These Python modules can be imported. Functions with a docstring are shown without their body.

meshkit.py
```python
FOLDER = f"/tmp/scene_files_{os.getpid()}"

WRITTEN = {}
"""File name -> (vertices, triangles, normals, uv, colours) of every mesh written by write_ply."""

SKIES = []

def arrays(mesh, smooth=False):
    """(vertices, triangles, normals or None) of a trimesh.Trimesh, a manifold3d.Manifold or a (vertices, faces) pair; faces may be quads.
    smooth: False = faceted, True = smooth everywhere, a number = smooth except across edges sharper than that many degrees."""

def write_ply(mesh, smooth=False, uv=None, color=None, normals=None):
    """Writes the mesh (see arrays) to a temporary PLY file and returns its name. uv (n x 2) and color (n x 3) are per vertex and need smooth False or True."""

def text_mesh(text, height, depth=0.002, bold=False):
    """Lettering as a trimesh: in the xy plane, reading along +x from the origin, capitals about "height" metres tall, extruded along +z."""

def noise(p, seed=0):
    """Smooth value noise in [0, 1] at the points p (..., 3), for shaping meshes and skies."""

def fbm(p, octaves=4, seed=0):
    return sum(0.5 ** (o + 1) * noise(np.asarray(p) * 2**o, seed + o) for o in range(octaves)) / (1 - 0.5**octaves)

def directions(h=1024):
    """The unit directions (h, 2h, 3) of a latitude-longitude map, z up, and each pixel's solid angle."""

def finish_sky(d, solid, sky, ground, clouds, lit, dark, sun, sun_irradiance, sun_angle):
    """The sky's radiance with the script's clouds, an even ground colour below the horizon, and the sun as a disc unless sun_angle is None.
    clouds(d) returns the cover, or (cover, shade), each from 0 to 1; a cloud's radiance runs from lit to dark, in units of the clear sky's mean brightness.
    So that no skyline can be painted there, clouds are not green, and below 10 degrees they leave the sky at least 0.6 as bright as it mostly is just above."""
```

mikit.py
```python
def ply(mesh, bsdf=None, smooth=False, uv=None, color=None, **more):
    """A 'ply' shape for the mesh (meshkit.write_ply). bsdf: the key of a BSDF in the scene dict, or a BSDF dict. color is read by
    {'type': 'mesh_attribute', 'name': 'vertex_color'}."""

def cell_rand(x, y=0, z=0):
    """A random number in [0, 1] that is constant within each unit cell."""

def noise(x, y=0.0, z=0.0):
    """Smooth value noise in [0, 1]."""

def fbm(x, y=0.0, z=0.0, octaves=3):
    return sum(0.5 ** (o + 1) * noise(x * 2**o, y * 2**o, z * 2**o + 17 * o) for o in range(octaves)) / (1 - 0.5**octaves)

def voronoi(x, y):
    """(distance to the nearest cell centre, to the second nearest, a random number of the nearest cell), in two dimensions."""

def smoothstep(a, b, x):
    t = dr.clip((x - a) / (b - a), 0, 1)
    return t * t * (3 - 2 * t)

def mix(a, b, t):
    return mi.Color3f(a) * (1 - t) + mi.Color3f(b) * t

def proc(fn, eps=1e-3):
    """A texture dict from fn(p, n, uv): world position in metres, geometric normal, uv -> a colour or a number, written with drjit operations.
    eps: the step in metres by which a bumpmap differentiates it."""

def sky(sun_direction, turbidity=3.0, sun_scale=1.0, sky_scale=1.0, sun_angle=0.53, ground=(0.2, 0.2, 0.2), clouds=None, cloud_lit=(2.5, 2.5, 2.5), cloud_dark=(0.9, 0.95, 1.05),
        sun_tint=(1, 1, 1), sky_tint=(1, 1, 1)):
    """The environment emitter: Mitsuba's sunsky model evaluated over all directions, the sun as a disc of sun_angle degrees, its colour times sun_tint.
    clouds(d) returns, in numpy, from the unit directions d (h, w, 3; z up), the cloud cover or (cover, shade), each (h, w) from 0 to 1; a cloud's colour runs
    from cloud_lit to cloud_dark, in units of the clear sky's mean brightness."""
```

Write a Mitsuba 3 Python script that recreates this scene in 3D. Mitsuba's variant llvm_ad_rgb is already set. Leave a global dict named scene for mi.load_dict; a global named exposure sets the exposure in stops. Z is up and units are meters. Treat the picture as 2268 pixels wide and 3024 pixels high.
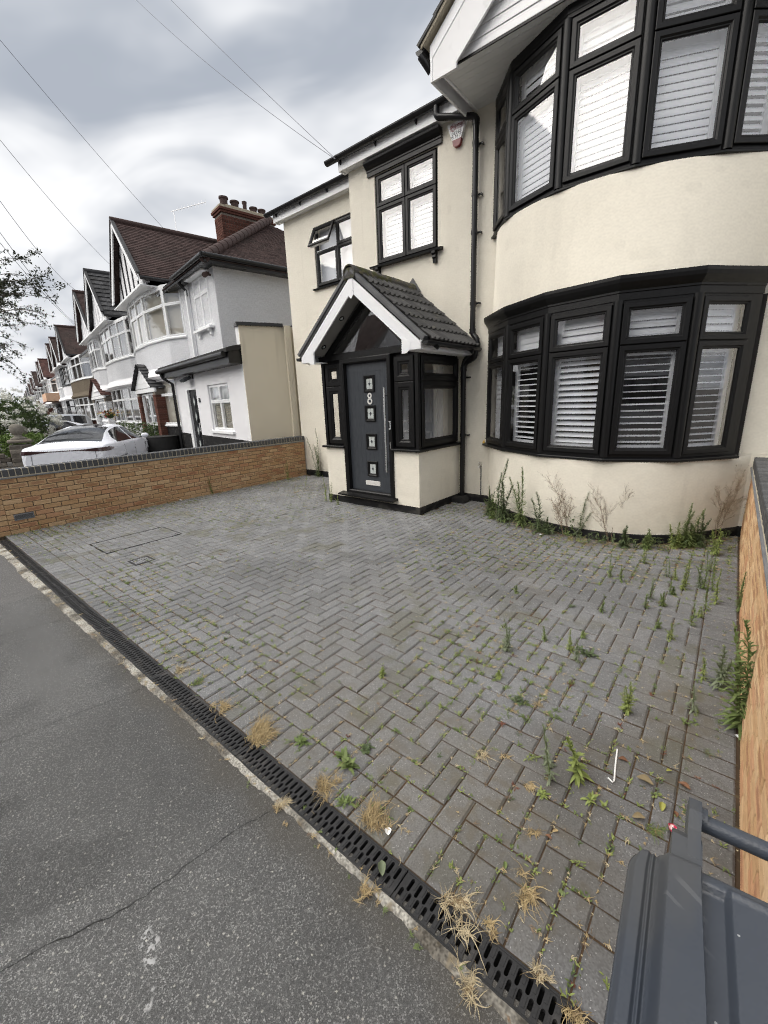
import math, numpy as np, trimesh, mitsuba as mi, mikit, meshkit, drjit as dr, manifold3d as m3
from mikit import noise, fbm, voronoi, cell_rand, smoothstep, mix
from shapely.geometry import Polygon
scene, labels = {}, {}
rng = np.random.default_rng(8)
PI = math.pi
A3 = lambda *a: np.array(a, float)

# ---------------------------------------------------------------- camera, sky, exposure
EYE = A3(0, 0, 1.7)
RIGHT, DOWN, FWD = A3(0.77353, 0.63271, -0.03649), A3(0.13700, -0.22314, -0.96511), A3(-0.61877, 0.74155, -0.25928)
CAM = np.eye(4); CAM[:3, 0], CAM[:3, 1], CAM[:3, 2], CAM[:3, 3] = -RIGHT, -DOWN, FWD, EYE
scene['camera'] = {'type': 'perspective', 'fov': 2 * math.degrees(math.atan(1134 / 1229.4)), 'fov_axis': 'x', 'near_clip': 0.05, 'far_clip': 2000.0,
                   'to_world': mi.ScalarTransform4f(CAM.tolist())}

def cloud_field(d):
    """Overcast with broad streaks: brightness of the cloud sheet per direction."""
    z = np.maximum(d[..., 2], 0.02); x, y = d[..., 0] / (z + .30), d[..., 1] / (z + .30)
    X, Y = x * math.cos(.55) + y * math.sin(.55), -x * math.sin(.55) + y * math.cos(.55)
    q = np.stack([X * .95 + 21.8, Y * 1.5 + 43.6, 0 * X], -1)
    w1, w2 = meshkit.fbm(q * 1.3 + 9, 3, 5) - .5, meshkit.fbm(q * 1.3 + 19, 3, 6) - .5
    n = meshkit.fbm(q * 1.25 + np.stack([w1, w2, 0 * w1], -1) * 1.5, 6, 3)
    n = n + .16 * (meshkit.fbm(q * 5.5 + 3, 4, 11) - .5) + .10 * (meshkit.fbm(np.stack([X * 7, Y * 9, 0 * X], -1), 3, 12) - .5)
    t = np.clip((n - .41) * 2.7, 0, 1); shade = t * t * (3 - 2 * t) * .8 + .2 * t
    return np.ones_like(shade), shade

scene["sky"] = mikit.sky((-0.36, -0.55, 0.76), turbidity=5, sun_scale=0.56, sun_angle=70, clouds=cloud_field,
                         cloud_lit=(1.48, 1.49, 1.51), cloud_dark=(0.63, 0.69, 0.79), ground=(0.12, 0.12, 0.12), sun_tint=(0.80, 0.92, 1.12))
exposure = 2.65

# ---------------------------------------------------------------- helpers
def numbered(k):
    if k not in scene and k not in labels: return k
    i = 1
    while f'{k}_{i:03d}' in scene or f'{k}_{i:03d}' in labels: i += 1
    return f'{k}_{i:03d}'
_next = {}
def fresh(k):
    i = _next.get(k, 0); _next[k] = i + 1
    return k if i == 0 else f'{k}_{i:03d}'
def thing(name, label=None, cat=None, group=None, kind=None):
    k = fresh(name); d = {}
    if label: d['label'] = label
    if cat: d['category'] = cat
    if group: d['group'] = group
    if kind: d['kind'] = kind
    labels[k] = d
    return k
def put(mesh, mat, name=None, parent=None, key=None, smooth=False, uv=None, label=None, kind=None):
    k = key or fresh(parent + '__' + name if parent else name)
    scene[k] = mikit.ply(mesh, mat, smooth=smooth, uv=uv)
    if label or kind:
        labels.setdefault(k, {})
        if label: labels[k]['label'] = label
        if kind: labels[k]['kind'] = kind
    return k

class MB:
    """Collects pieces into one mesh (vertices are not shared between faces unless a piece shares them)."""
    def __init__(s): s.v, s.f, s.u, s.n = [], [], [], 0
    def add(s, v, f, uv=None):
        v = np.asarray(v, float); f = np.asarray(f, int)
        if f.ndim == 2 and f.shape[1] == 4: f = np.vstack([f[:, [0, 1, 2]], f[:, [0, 2, 3]]])
        s.v.append(v); s.f.append(f + s.n); s.n += len(v)
        s.u.append(np.zeros((len(v), 2)) if uv is None else np.asarray(uv, float)); return s
    def box(s, lo, hi, F=None, uv=None):
        lo, hi = np.asarray(lo, float), np.asarray(hi, float)
        v = np.array([[(lo, hi)[i >> 2 & 1][0], (lo, hi)[i >> 1 & 1][1], (lo, hi)[i & 1][2]] for i in range(8)])
        f = np.array([[0, 1, 3, 2], [4, 6, 7, 5], [0, 4, 5, 1], [2, 3, 7, 6], [0, 2, 6, 4], [1, 5, 7, 3]])
        if F is not None: v = F(v)
        return s.add(v, f, None if uv is None else np.tile(uv, (8, 1)))
    def obox(s, c, ax, ay, az, uv=None):
        """Box from a centre and three half-axis vectors."""
        c = np.asarray(c, float)
        return s.box((-1, -1, -1), (1, 1, 1), lambda v: c + v @ np.array([ax, ay, az], float), uv)
    def tm(s, m): return s.add(m.vertices, m.faces)
    def man(s, m):
        q = m.to_mesh(); return s.add(q.vert_properties[:, :3], q.tri_verts)
    def tube(s, pts, r, n=8, caps=True, closed=False):
        p = np.asarray(pts, float); r = np.broadcast_to(np.asarray(r, float), (len(p),))
        t = np.gradient(p, axis=0); t /= np.linalg.norm(t, axis=1, keepdims=True) + 1e-12
        up = A3(0, 0, 1) if abs(t[0, 2]) < 0.9 else A3(1, 0, 0)
        a = np.cross(t[0], up); a /= np.linalg.norm(a); ring = []
        ang = np.arange(n) * 2 * PI / n
        for i in range(len(p)):
            a = a - t[i] * (a @ t[i]); a /= np.linalg.norm(a) + 1e-12; b = np.cross(t[i], a)
            ring.append(p[i] + r[i] * (np.cos(ang)[:, None] * a + np.sin(ang)[:, None] * b))
        v = np.vstack(ring); i, j = np.meshgrid(np.arange(len(p) - 1), np.arange(n), indexing='ij')
        q = np.stack([i * n + j, i * n + (j + 1) % n, (i + 1) * n + (j + 1) % n, (i + 1) * n + j], -1).reshape(-1, 4)
        f = np.vstack([q[:, [0, 1, 2]], q[:, [0, 2, 3]]])
        if caps and n > 2:
            c0 = [[0, k + 1, k] for k in range(1, n - 1)]; o = (len(p) - 1) * n
            f = np.vstack([f, c0, [[o, o + k, o + k + 1] for k in range(1, n - 1)]])
        return s.add(v, f)
    def prism(s, poly, a, b, F):
        """Polygon (x, y) extruded from a to b along the third axis, then mapped by F."""
        pg = Polygon(poly)
        m = trimesh.creation.extrude_polygon(pg, b - a, engine='earcut')
        v = np.array(m.vertices); v[:, 2] += a
        return s.add(F(v), m.faces)
    def grid(s, P, flip=False):
        """A sheet from an (n, m, 3) array of points."""
        n, m = P.shape[:2]; i, j = np.meshgrid(np.arange(n - 1), np.arange(m - 1), indexing='ij')
        q = np.stack([i * m + j, (i + 1) * m + j, (i + 1) * m + j + 1, i * m + j + 1], -1).reshape(-1, 4)
        return s.add(P.reshape(-1, 3), q[:, ::-1] if flip else q)
    def arr(s): return np.vstack(s.v), np.vstack(s.f)
    def mesh(s):
        v, f = s.arr(); return (v, f)
    def put(s, mat, name=None, parent=None, smooth=False, uv=False, **k):
        return put(s.mesh(), mat, name, parent, smooth=smooth, uv=np.vstack(s.u) if uv else None, **k)

class Frame:
    """A local frame: x along a wall to the right as seen from outside, y up, z outwards."""
    def __init__(s, o, ex, n=None):
        s.o = np.asarray(o, float); s.ex = np.asarray(ex, float) / np.linalg.norm(ex); s.ey = A3(0, 0, 1)
        s.n = np.cross(s.ex, s.ey) if n is None else np.asarray(n, float)
    def __call__(s, v):
        v = np.asarray(v, float); return s.o + v[..., :1] * s.ex + v[..., 1:2] * s.ey + v[..., 2:3] * s.n
    def at(s, x, y=0, z=0):
        g = Frame(s((x, y, z)), s.ex, s.n); g.ey = s.ey; return g

def ring(mb, F, x0, y0, x1, y1, prof):
    """A mitred rectangular frame: prof lists (inset, height outwards) from the outer edge to the inner."""
    P = np.array([[(x0 + d, y0 + d, h), (x1 - d, y0 + d, h), (x1 - d, y1 - d, h), (x0 + d, y1 - d, h)] for d, h in prof], float)
    n = len(prof)
    for k in range(4):
        l = (k + 1) % 4
        v = np.vstack([P[:, k], P[:, l]])
        f = [[i, n + i, n + i + 1, i + 1] for i in range(n - 1)]
        mb.add(F(v), np.array(f))

def sweep_plan(mb, pts, prof, closed=False, caps=True):
    """A profile (offset to the outside, z) swept with mitres along a plan polyline; outside is to the right of the walking direction."""
    p = np.asarray(pts, float); d = np.diff(p, axis=0); d /= np.linalg.norm(d, axis=1, keepdims=True)
    nn = np.stack([d[:, 1], -d[:, 0]], 1)
    m = np.empty_like(p)
    m[0], m[-1] = nn[0], nn[-1]
    for i in range(1, len(p) - 1):
        b = nn[i - 1] + nn[i]; m[i] = b / (b @ nn[i])
    pr = np.asarray(prof, float)
    P = np.concatenate([p[:, None, :] + m[:, None, :] * pr[None, :, :1], np.broadcast_to(pr[None, :, 1:], (len(p), len(pr), 1))], -1)
    for i in range(len(p) - 1):
        mb.grid(P[i:i + 2])
    if caps and len(pr) > 2:
        for i, fl in ((0, 1), (-1, 0)):
            k = len(pr); f = [[0, j, j + 1] for j in range(1, k - 1)]
            mb.add(P[i], np.array(f)[:, ::-1] if fl else np.array(f))
    return P

def spline(pts, n=8):
    from scipy.interpolate import CubicSpline
    p = np.asarray(pts, float); t = np.r_[0, np.cumsum(np.linalg.norm(np.diff(p, axis=0), axis=1))]
    return CubicSpline(t, p)(np.linspace(0, t[-1], n))

def bevel_box(sx, sy, sz, b):
    """A box centred on the origin with all edges chamfered."""
    pts = []
    for x in (-1, 1):
        for y in (-1, 1):
            for z in (-1, 1):
                for k in range(3):
                    q = A3(x * sx / 2, y * sy / 2, z * sz / 2); s = A3(x, y, z)
                    for j in range(3):
                        if j != k: q[j] -= s[j] * b
                    pts.append(q)
    h = m3.Manifold.hull_points(np.array(pts)); q = h.to_mesh()
    return q.vert_properties[:, :3].astype(float), q.tri_verts.astype(int)

def px_ground(x, y, z=0.0):
    """Where the sight line of a pixel of the photograph (2268 x 3024) meets the level z: used once to survey where things stand."""
    r = RIGHT * (x - 1134) / 1229.4 + DOWN * (y - 1512) / 1229.4 + FWD
    return EYE + r * (z - EYE[2]) / r[2]
# ---------------------------------------------------------------- materials
def bsdf(name, **k): scene[name] = k; return name
def rgb(r, g=None, b=None): return {'type': 'rgb', 'value': [r, r if g is None else g, r if b is None else b]}
def paint(name, fn_or_rgb, rough=0.6, bump=None, bscale=0.003, spec=0.4, eps=2e-3, **more):
    col = rgb(*fn_or_rgb) if isinstance(fn_or_rgb, tuple) else mikit.proc(fn_or_rgb)
    b = {'type': 'principled', 'base_color': col, 'roughness': rough, 'specular': spec, **more}
    if bump: b = {'type': 'bumpmap', 'arbitrary': mikit.proc(bump, eps), 'scale': bscale, 'bsdf': b}
    return bsdf(name, type='twosided', bsdf=b)

def c_render(p, n, uv):
    f = fbm(p.x * 0.7 + 3, p.y * 0.7, p.z * 0.5, 3); g = noise(p.x * 60, p.y * 60, p.z * 60)
    drip = fbm(p.x * 3.5, p.y * 3.5, p.z * 0.35, 3)
    low = smoothstep(0.55, 0.1, p.z)
    spots = smoothstep(0.80, 0.86, noise(p.x * 7, p.y * 7 + 4, p.z * 7)) * 0.04
    c = mix((0.690, 0.648, 0.555), (0.735, 0.698, 0.608), f)
    c = c * (0.94 + 0.10 * g - 0.05 * smoothstep(0.55, 0.75, drip) - spots)
    wash = smoothstep(.45, .8, fbm(p.x * 1.6 + 5, p.y * 1.6, p.z * 1.1, 4)); c = c * (1 - 0.045 * wash)
    streak = smoothstep(.60, .80, fbm(p.x * 11, p.y * 11, p.z * .22 + 3, 3)); c = c * (1 - 0.06 * streak * smoothstep(.3, .7, fbm(p.x * 2, p.y * 2, p.z * 1.3, 2)))
    return mix(c, (0.50, 0.45, 0.36), low * smoothstep(0.45, 0.75, fbm(p.x * 4, p.y * 4, p.z * 2, 3)) * 0.30)
def b_render(p, n, uv): return 0.4 * noise(p.x * 24, p.y * 24, p.z * 24) + 0.6 * noise(p.x * 150, p.y * 150, p.z * 150) + 0.8 * noise(p.x * 40, p.y * 40, p.z * 40) + 2.0 * fbm(p.x * 4, p.y * 4, p.z * 4, 2)
paint('m_cream', c_render, 0.85, b_render, 0.0036, spec=0.15)
def c_white(p, n, uv):
    return mi.Color3f(0.70, 0.70, 0.71) * (0.94 + 0.08 * fbm(p.x * 3, p.y * 3, p.z * 2, 3) - 0.10 * smoothstep(0.62, 0.8, fbm(p.x * 9, p.y * 9, p.z * 5, 3)))
paint('m_white', c_white, 0.35, spec=0.5)
paint('m_white_trim', (0.74, 0.745, 0.76), 0.28, spec=0.5)
paint('m_soffit', (0.62, 0.63, 0.63), 0.4, spec=0.4)
def c_black(p, n, uv):
    g = noise(p.x * 120, p.y * 120, p.z * 14)
    return mi.Color3f(0.0055, 0.0055, 0.006) * (0.8 + 0.5 * g)
paint('m_black', c_black, 0.36, spec=0.28)
def c_anthra(p, n, uv): return mi.Color3f(0.032, 0.036, 0.043) * (0.85 + 0.3 * noise(p.x * 160, p.y * 160, p.z * 11))
paint('m_anthracite', c_anthra, 0.42, spec=0.4)
def c_plinth(p, n, uv):
    return mix((0.012, 0.012, 0.013), (0.06, 0.056, 0.05), smoothstep(0.5, 0.8, fbm(p.x * 8, p.y * 8, p.z * 10, 4)) * 0.6)
paint('m_plinth', c_plinth, 0.7, spec=0.2)
paint('m_gutter', (0.010, 0.010, 0.011), 0.30, spec=0.4)
paint('m_rubber', (0.02, 0.02, 0.02), 0.7, spec=0.3)
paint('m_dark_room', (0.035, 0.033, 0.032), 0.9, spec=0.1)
paint('m_slat', (0.58, 0.60, 0.635), 0.4, spec=0.4)
bsdf('m_glass', type='thindielectric', int_ior=1.85)
bsdf('m_frosted', type='twosided', bsdf={'type': 'principled', 'base_color': rgb(0.42, 0.45, 0.44), 'roughness': 0.15, 'specular': 0.6})
bsdf('m_steel', type='roughconductor', material='Al', alpha=0.22, specular_reflectance=rgb(0.75))
bsdf('m_chrome', type='roughconductor', material='Cr', alpha=0.08)
def c_tile_grey(p, n, uv):
    base = mi.Color3f(0.062, 0.061, 0.060) * (0.75 + 0.5 * cell_rand(dr.floor(uv.x), 1, 2))
    l = smoothstep(0.60, 0.82, fbm(p.x * 14, p.y * 14, p.z * 14, 4))
    return mix(base, (0.13, 0.125, 0.10), l * 0.55)
paint('m_tile_grey', c_tile_grey, 0.75, lambda p, n, uv: noise(p.x * 190, p.y * 190, p.z * 190), 0.0012, spec=0.2)
def c_ridge(p, n, uv):
    l = smoothstep(0.45, 0.62, fbm(p.x * 12, p.y * 12, p.z * 12, 4)); y = smoothstep(0.58, 0.66, fbm(p.x * 23 + 7, p.y * 23, p.z * 23, 3))
    return mix(mix((0.075, 0.072, 0.068), (0.06, 0.062, 0.03), l), (0.19, 0.165, 0.09), y * 0.5)
paint('m_ridge_mossy', c_ridge, 0.85, lambda p, n, uv: fbm(p.x * 60, p.y * 60, p.z * 60, 2), 0.006, spec=0.15)
def c_lead(p, n, uv): return mix((0.055, 0.057, 0.06), (0.12, 0.12, 0.125), fbm(p.x * 7, p.y * 7, p.z * 7, 4))
paint('m_lead', c_lead, 0.55, spec=0.4)
def c_paver(p, n, uv):
    r = cell_rand(dr.floor(uv.x), 3, 1); r2 = cell_rand(dr.floor(uv.x), 7, 1)
    base = mix((0.150, 0.151, 0.153), (0.186, 0.187, 0.190), r) * (0.96 + 0.08 * r2)
    sp = cell_rand(dr.floor(p.x * 330), dr.floor(p.y * 330)); sp2 = noise(p.x * 210, p.y * 210)
    c = base * (0.74 + 0.52 * sp2) + mi.Color3f(0.26) * dr.select(sp > 0.986, 1.0, 0.0)
    dirt = smoothstep(0.42, 0.72, fbm(p.x * 1.3 + 2, p.y * 1.3, 0, 4)) * smoothstep(-3.6, 0.1, p.x)
    fine = smoothstep(0.52, 0.72, fbm(p.x * 17, p.y * 17, 0, 3))
    c = mix(c, (0.128, 0.112, 0.085), dirt * (0.45 + 0.35 * fine))
    oil = smoothstep(0.55, 0.75, fbm(p.x * 0.8 + 11, p.y * 1.1 + 5, 0, 3))
    tyre = smoothstep(.5, .8, fbm(p.x * 2.2, p.y * .35 + 9, 0, 3))
    moss = smoothstep(0.56, 0.70, fbm(p.x * 5 + 1, p.y * 5, 2, 4)) * smoothstep(.40, .62, fbm(p.x * .7 + 5, p.y * .7, 0, 3))
    c = mix(c, (0.105, 0.100, 0.062), moss * 0.45)
    return c * (1 - 0.20 * oil) * (1 - 0.10 * tyre)
paint('m_paver', c_paver, 0.8, lambda p, n, uv: noise(p.x * 260, p.y * 260, p.z * 260), 0.0011, spec=0.2, eps=1e-3)
def c_joint(p, n, uv):
    return mix(mix((0.045, 0.036, 0.026), (0.095, 0.062, 0.040), fbm(p.x * 9, p.y * 9, 0, 3)), (0.12, 0.095, 0.055), smoothstep(0.6, 0.8, fbm(p.x * 40, p.y * 40, 0, 3)) * 0.7)
paint('m_joint', c_joint, 0.95, spec=0.05)
CRACK = [(0, 2866), (130, 2790), (260, 2735), (350, 2690), (430, 2640), (500, 2590), (560, 2545), (620, 2500), (690, 2450), (740, 2425), (790, 2395)]
CRACK2 = [(0, 2190), (150, 2135), (290, 2080), (400, 2040), (480, 1990)]
CRACK3 = [(0, 1876), (90, 1850), (180, 1830)]
MARK = [(515, 2724), (480, 2715), (440, 2745), (420, 2770), (452, 2790), (444, 2830), (452, 2860), (462, 2880), (445, 2935), (436, 2955)]
def poly_dist(px, pts, wob=0.004, f=55):
    wx, wy = (noise(px.x * f, px.y * f, 3) - 0.5) * 2 * wob, (noise(px.x * f, px.y * f, 9) - 0.5) * 2 * wob
    x, y = px.x + wx, px.y + wy; d = mi.Float(9)
    for (a, b), (c, e) in zip(pts[:-1], pts[1:]):
        dx, dy = c - a, e - b; L = dx * dx + dy * dy
        t = dr.clip(((x - a) * dx + (y - b) * dy) / L, 0, 1)
        d = dr.minimum(d, dr.sqrt(dr.square(x - a - t * dx) + dr.square(y - b - t * dy)))
    return d
G = lambda pts: [tuple(px_ground(*q)[:2]) for q in pts]
CR, CR2, CR3, MK = G(CRACK), G(CRACK2), G(CRACK3), G(MARK)
def stones(p, s):
    d1, d2, w = voronoi(p.x * s, p.y * s); return d1, d2, w
def c_asphalt(p, n, uv):
    d1, d2, w = stones(p, 210)
    stone = smoothstep(0.04, 0.30, d2 - d1)
    tone = mix((0.085, 0.085, 0.085), (0.335, 0.332, 0.325), w * w * w)
    c = mix((0.042, 0.042, 0.042), tone, stone * 0.9)
    wear = fbm(p.x * 0.9 + 4, p.y * 0.9, 0, 4); c = c * (0.82 + 0.40 * smoothstep(0.25, 0.75, wear))
    stain = smoothstep(0.62, 0.74, fbm(p.x * 2.3 + 8, p.y * 2.3, 0, 4)); c = c * (1 - 0.22 * stain)
    lw = fbm(p.x * 5, p.y * 5, 3, 3); c = c * (0.93 + 0.14 * lw)
    sp = cell_rand(dr.floor(p.x * 170), dr.floor(p.y * 170), 5)
    c = c + mi.Color3f(0.28, 0.27, 0.24) * dr.select(sp > 0.992, 1.0, 0.0)
    spot = smoothstep(0.035, 0.02, voronoi(p.x * 2.1, p.y * 2.1)[0]); c = c * (1 - 0.5 * spot * noise(p.x * 60, p.y * 60))
    edge = smoothstep(0.60, 0.76, p.y + 0.14 * (fbm(p.x * 6, p.y * 6, 0, 3) - 0.5))
    c = mix(c, (0.075, 0.067, 0.054), edge * 0.5)
    fine = smoothstep(0.42, 0.62, noise(p.x * 130, p.y * 130))
    md = poly_dist(p, MK, 0.013, 42)
    c = mix(c, (0.50, 0.50, 0.50), smoothstep(0.021, 0.004, md) * fine * smoothstep(0.42, 0.58, noise(p.x * 24, p.y * 24, 2)) * 0.8)
    for cr, wd in ((CR, 0.0040), (CR2, 0.0034), (CR3, 0.005)):
        d = poly_dist(p, cr, .006, 38); k = wd * (0.35 + 1.0 * noise(p.x * 16, p.y * 16, 5))
        c = c * (1 - 0.88 * smoothstep(k, k * 0.35, d)) * (1 - 0.15 * smoothstep(.03, .0, d))
    patch = smoothstep(-0.02, 0.02, -5.05 - p.x + 0.05 * noise(p.x * 9, p.y * 9))
    return mix(c, (0.155, 0.150, 0.147), patch * 0.5)
def b_asphalt(p, n, uv):
    d1, d2, w = stones(p, 210); return dr.minimum(d2 - d1, 0.4) * (0.4 + w)
paint('m_asphalt', c_asphalt, 0.75, b_asphalt, 0.0034, spec=0.25, eps=7e-4)
def c_conc(p, n, uv):
    f = fbm(p.x * 9, p.y * 9, 0, 4); s = noise(p.x * 170, p.y * 170)
    return mix(mix((0.11, 0.10, 0.085), (0.34, 0.325, 0.29), smoothstep(.25, .7, f)) * (0.45 + 1.0 * s), (0.20, 0.16, 0.10), smoothstep(.6, .75, fbm(p.x * 22, p.y * 22, 4, 3)) * .6)
paint('m_concrete', c_conc, 0.9, lambda p, n, uv: noise(p.x * 150, p.y * 150, p.z * 150), 0.003, spec=0.1)
paint('m_ground', lambda p, n, uv: mix((0.085, 0.083, 0.08), (0.12, 0.115, 0.11), fbm(p.x * 0.6, p.y * 0.6, 0, 3)), 0.9, spec=0.1)
def c_brick(p, n, uv):
    k = dr.floor(uv.x); fx = uv.x - k; r = cell_rand(k, 1, 1); r2 = cell_rand(k, 2, 1); r3 = cell_rand(k, 4, 1)
    base = mix((0.395, 0.245, 0.130), (0.495, 0.345, 0.205), r)
    base = mix(base, (0.39, 0.20, 0.115), dr.select(r3 > 0.82, 0.6, 0.0))
    dx, dz = dr.abs(fx - 0.5) * 2, dr.abs(uv.y - 0.5) * 2
    smear = smoothstep(0.84, 0.60, dx + 0.30 * (noise(p.x * 30, p.y * 30, p.z * 60) - 0.5)) * smoothstep(0.78, 0.42, dz + 0.5 * (noise(p.x * 25, p.y * 25, p.z * 90) - 0.5))
    c = mix(base, (0.205, 0.085, 0.050), smear * dr.select(r2 > 0.55, 0.50, 0.06))
    return c * (0.82 + 0.36 * fbm(p.x * 28, p.y * 28, p.z * 60, 3))
paint('m_brick', c_brick, 0.85, lambda p, n, uv: fbm(p.x * 90, p.y * 90, p.z * 90, 2), 0.0035, spec=0.12)
paint('m_mortar', lambda p, n, uv: mix((0.075, 0.055, 0.038), (0.17, 0.135, 0.095), fbm(p.x * 20, p.y * 20, p.z * 20, 3)), 0.95, spec=0.05)
paint('m_mortar_pale', lambda p, n, uv: mix((0.30, 0.265, 0.205), (0.42, 0.38, 0.30), fbm(p.x * 25, p.y * 25, p.z * 25, 3)), 0.95, spec=0.05)
paint('m_coping', lambda p, n, uv: mi.Color3f(0.046, 0.048, 0.052) * (0.7 + 0.5 * cell_rand(dr.floor(uv.x), 5, 3) + 0.3 * noise(p.x * 50, p.y * 50, p.z * 50)), 0.5, spec=0.4)
paint('m_creasing', lambda p, n, uv: mix((0.11, 0.115, 0.125), (0.20, 0.20, 0.205), fbm(p.x * 13, p.y * 13, p.z * 30, 3)), 0.7, spec=0.3)
paint('m_grate', lambda p, n, uv: mi.Color3f(0.022, 0.022, 0.023) * (0.8 + 0.5 * fbm(p.x * 30, p.y * 30, p.z * 30, 3)) + mi.Color3f(0.05, 0.045, 0.04) * smoothstep(0.6, 0.85, fbm(p.x * 7, p.y * 25, 0, 3)) * 0.5, 0.5, spec=0.35)
# ---------------------------------------------------------------- the setting: ground, pavement, driveway
X0, X1, Y0, Y1 = -7.96, 0.245, 0.918, 6.66          # the paved drive: left wall, right wall, drain, house
def sheet(name, x0, x1, y0, y1, z, mat, n=1):
    gx, gy = np.linspace(x0, x1, n + 1), np.linspace(y0, y1, n + 1)
    P = np.stack(np.broadcast_arrays(gx[:, None], gy[None, :], z), -1).astype(float)
    m = MB().grid(P); k = fresh(name); m.put(mat, key=k); labels[k] = {'kind': 'structure'}; return k
sheet('ground', -600, 600, -600, 600, -0.16, 'm_ground')
sheet('pavement', -8.35, 30, -2.3, 0.83, -0.006, 'm_asphalt')
k = fresh('road'); MB().box((-400, -9.5, -0.14), (60, -2.46, -0.10)).put('m_ground', key=k); labels[k] = {'kind': 'structure'}
k = fresh('kerb'); MB().box((-8.35, -2.45, -0.14), (30, -2.31, -0.004)).put('m_concrete', key=k); labels[k] = {'kind': 'structure'}

# concrete haunch along the drain, its outer edge broken and uneven
def kerb_strip():
    xs = np.arange(-8.3, 1.6, 0.02)
    q = np.stack([xs * 3, 0 * xs, 0 * xs], -1); r = np.stack([xs * 14, 0 * xs + 5, 0 * xs], -1)
    wdt = np.clip(0.034 + 0.0125 * np.maximum(0, -xs - 1.2), 0.03, 0.115) + 0.035 * (meshkit.fbm(q, 3, 1) - 0.5) + 0.026 * (meshkit.fbm(r, 4, 2) - 0.5) + 0.018 * (meshkit.fbm(r * 4.3 + 7, 3, 9) - 0.5)
    wdt = np.clip(wdt, 0.012, 0.15)
    f = np.linspace(0, 1, 5)
    y = 0.7995 - wdt[:, None] * f[None, :]
    z = 0.0045 + 0.009 * (meshkit.fbm(np.stack([xs[:, None] * 20 + 0 * y, y * 30, 0 * y], -1), 3, 4) - 0.5)
    z[:, -1] = -0.02; z[:, -2] -= .003
    P = np.stack([np.broadcast_to(xs[:, None], y.shape), y, z], -1)
    MB().grid(P, flip=True).put('m_concrete', key='drain_haunch', smooth=True); labels['drain_haunch'] = {'kind': 'structure'}
kerb_strip()

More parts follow.
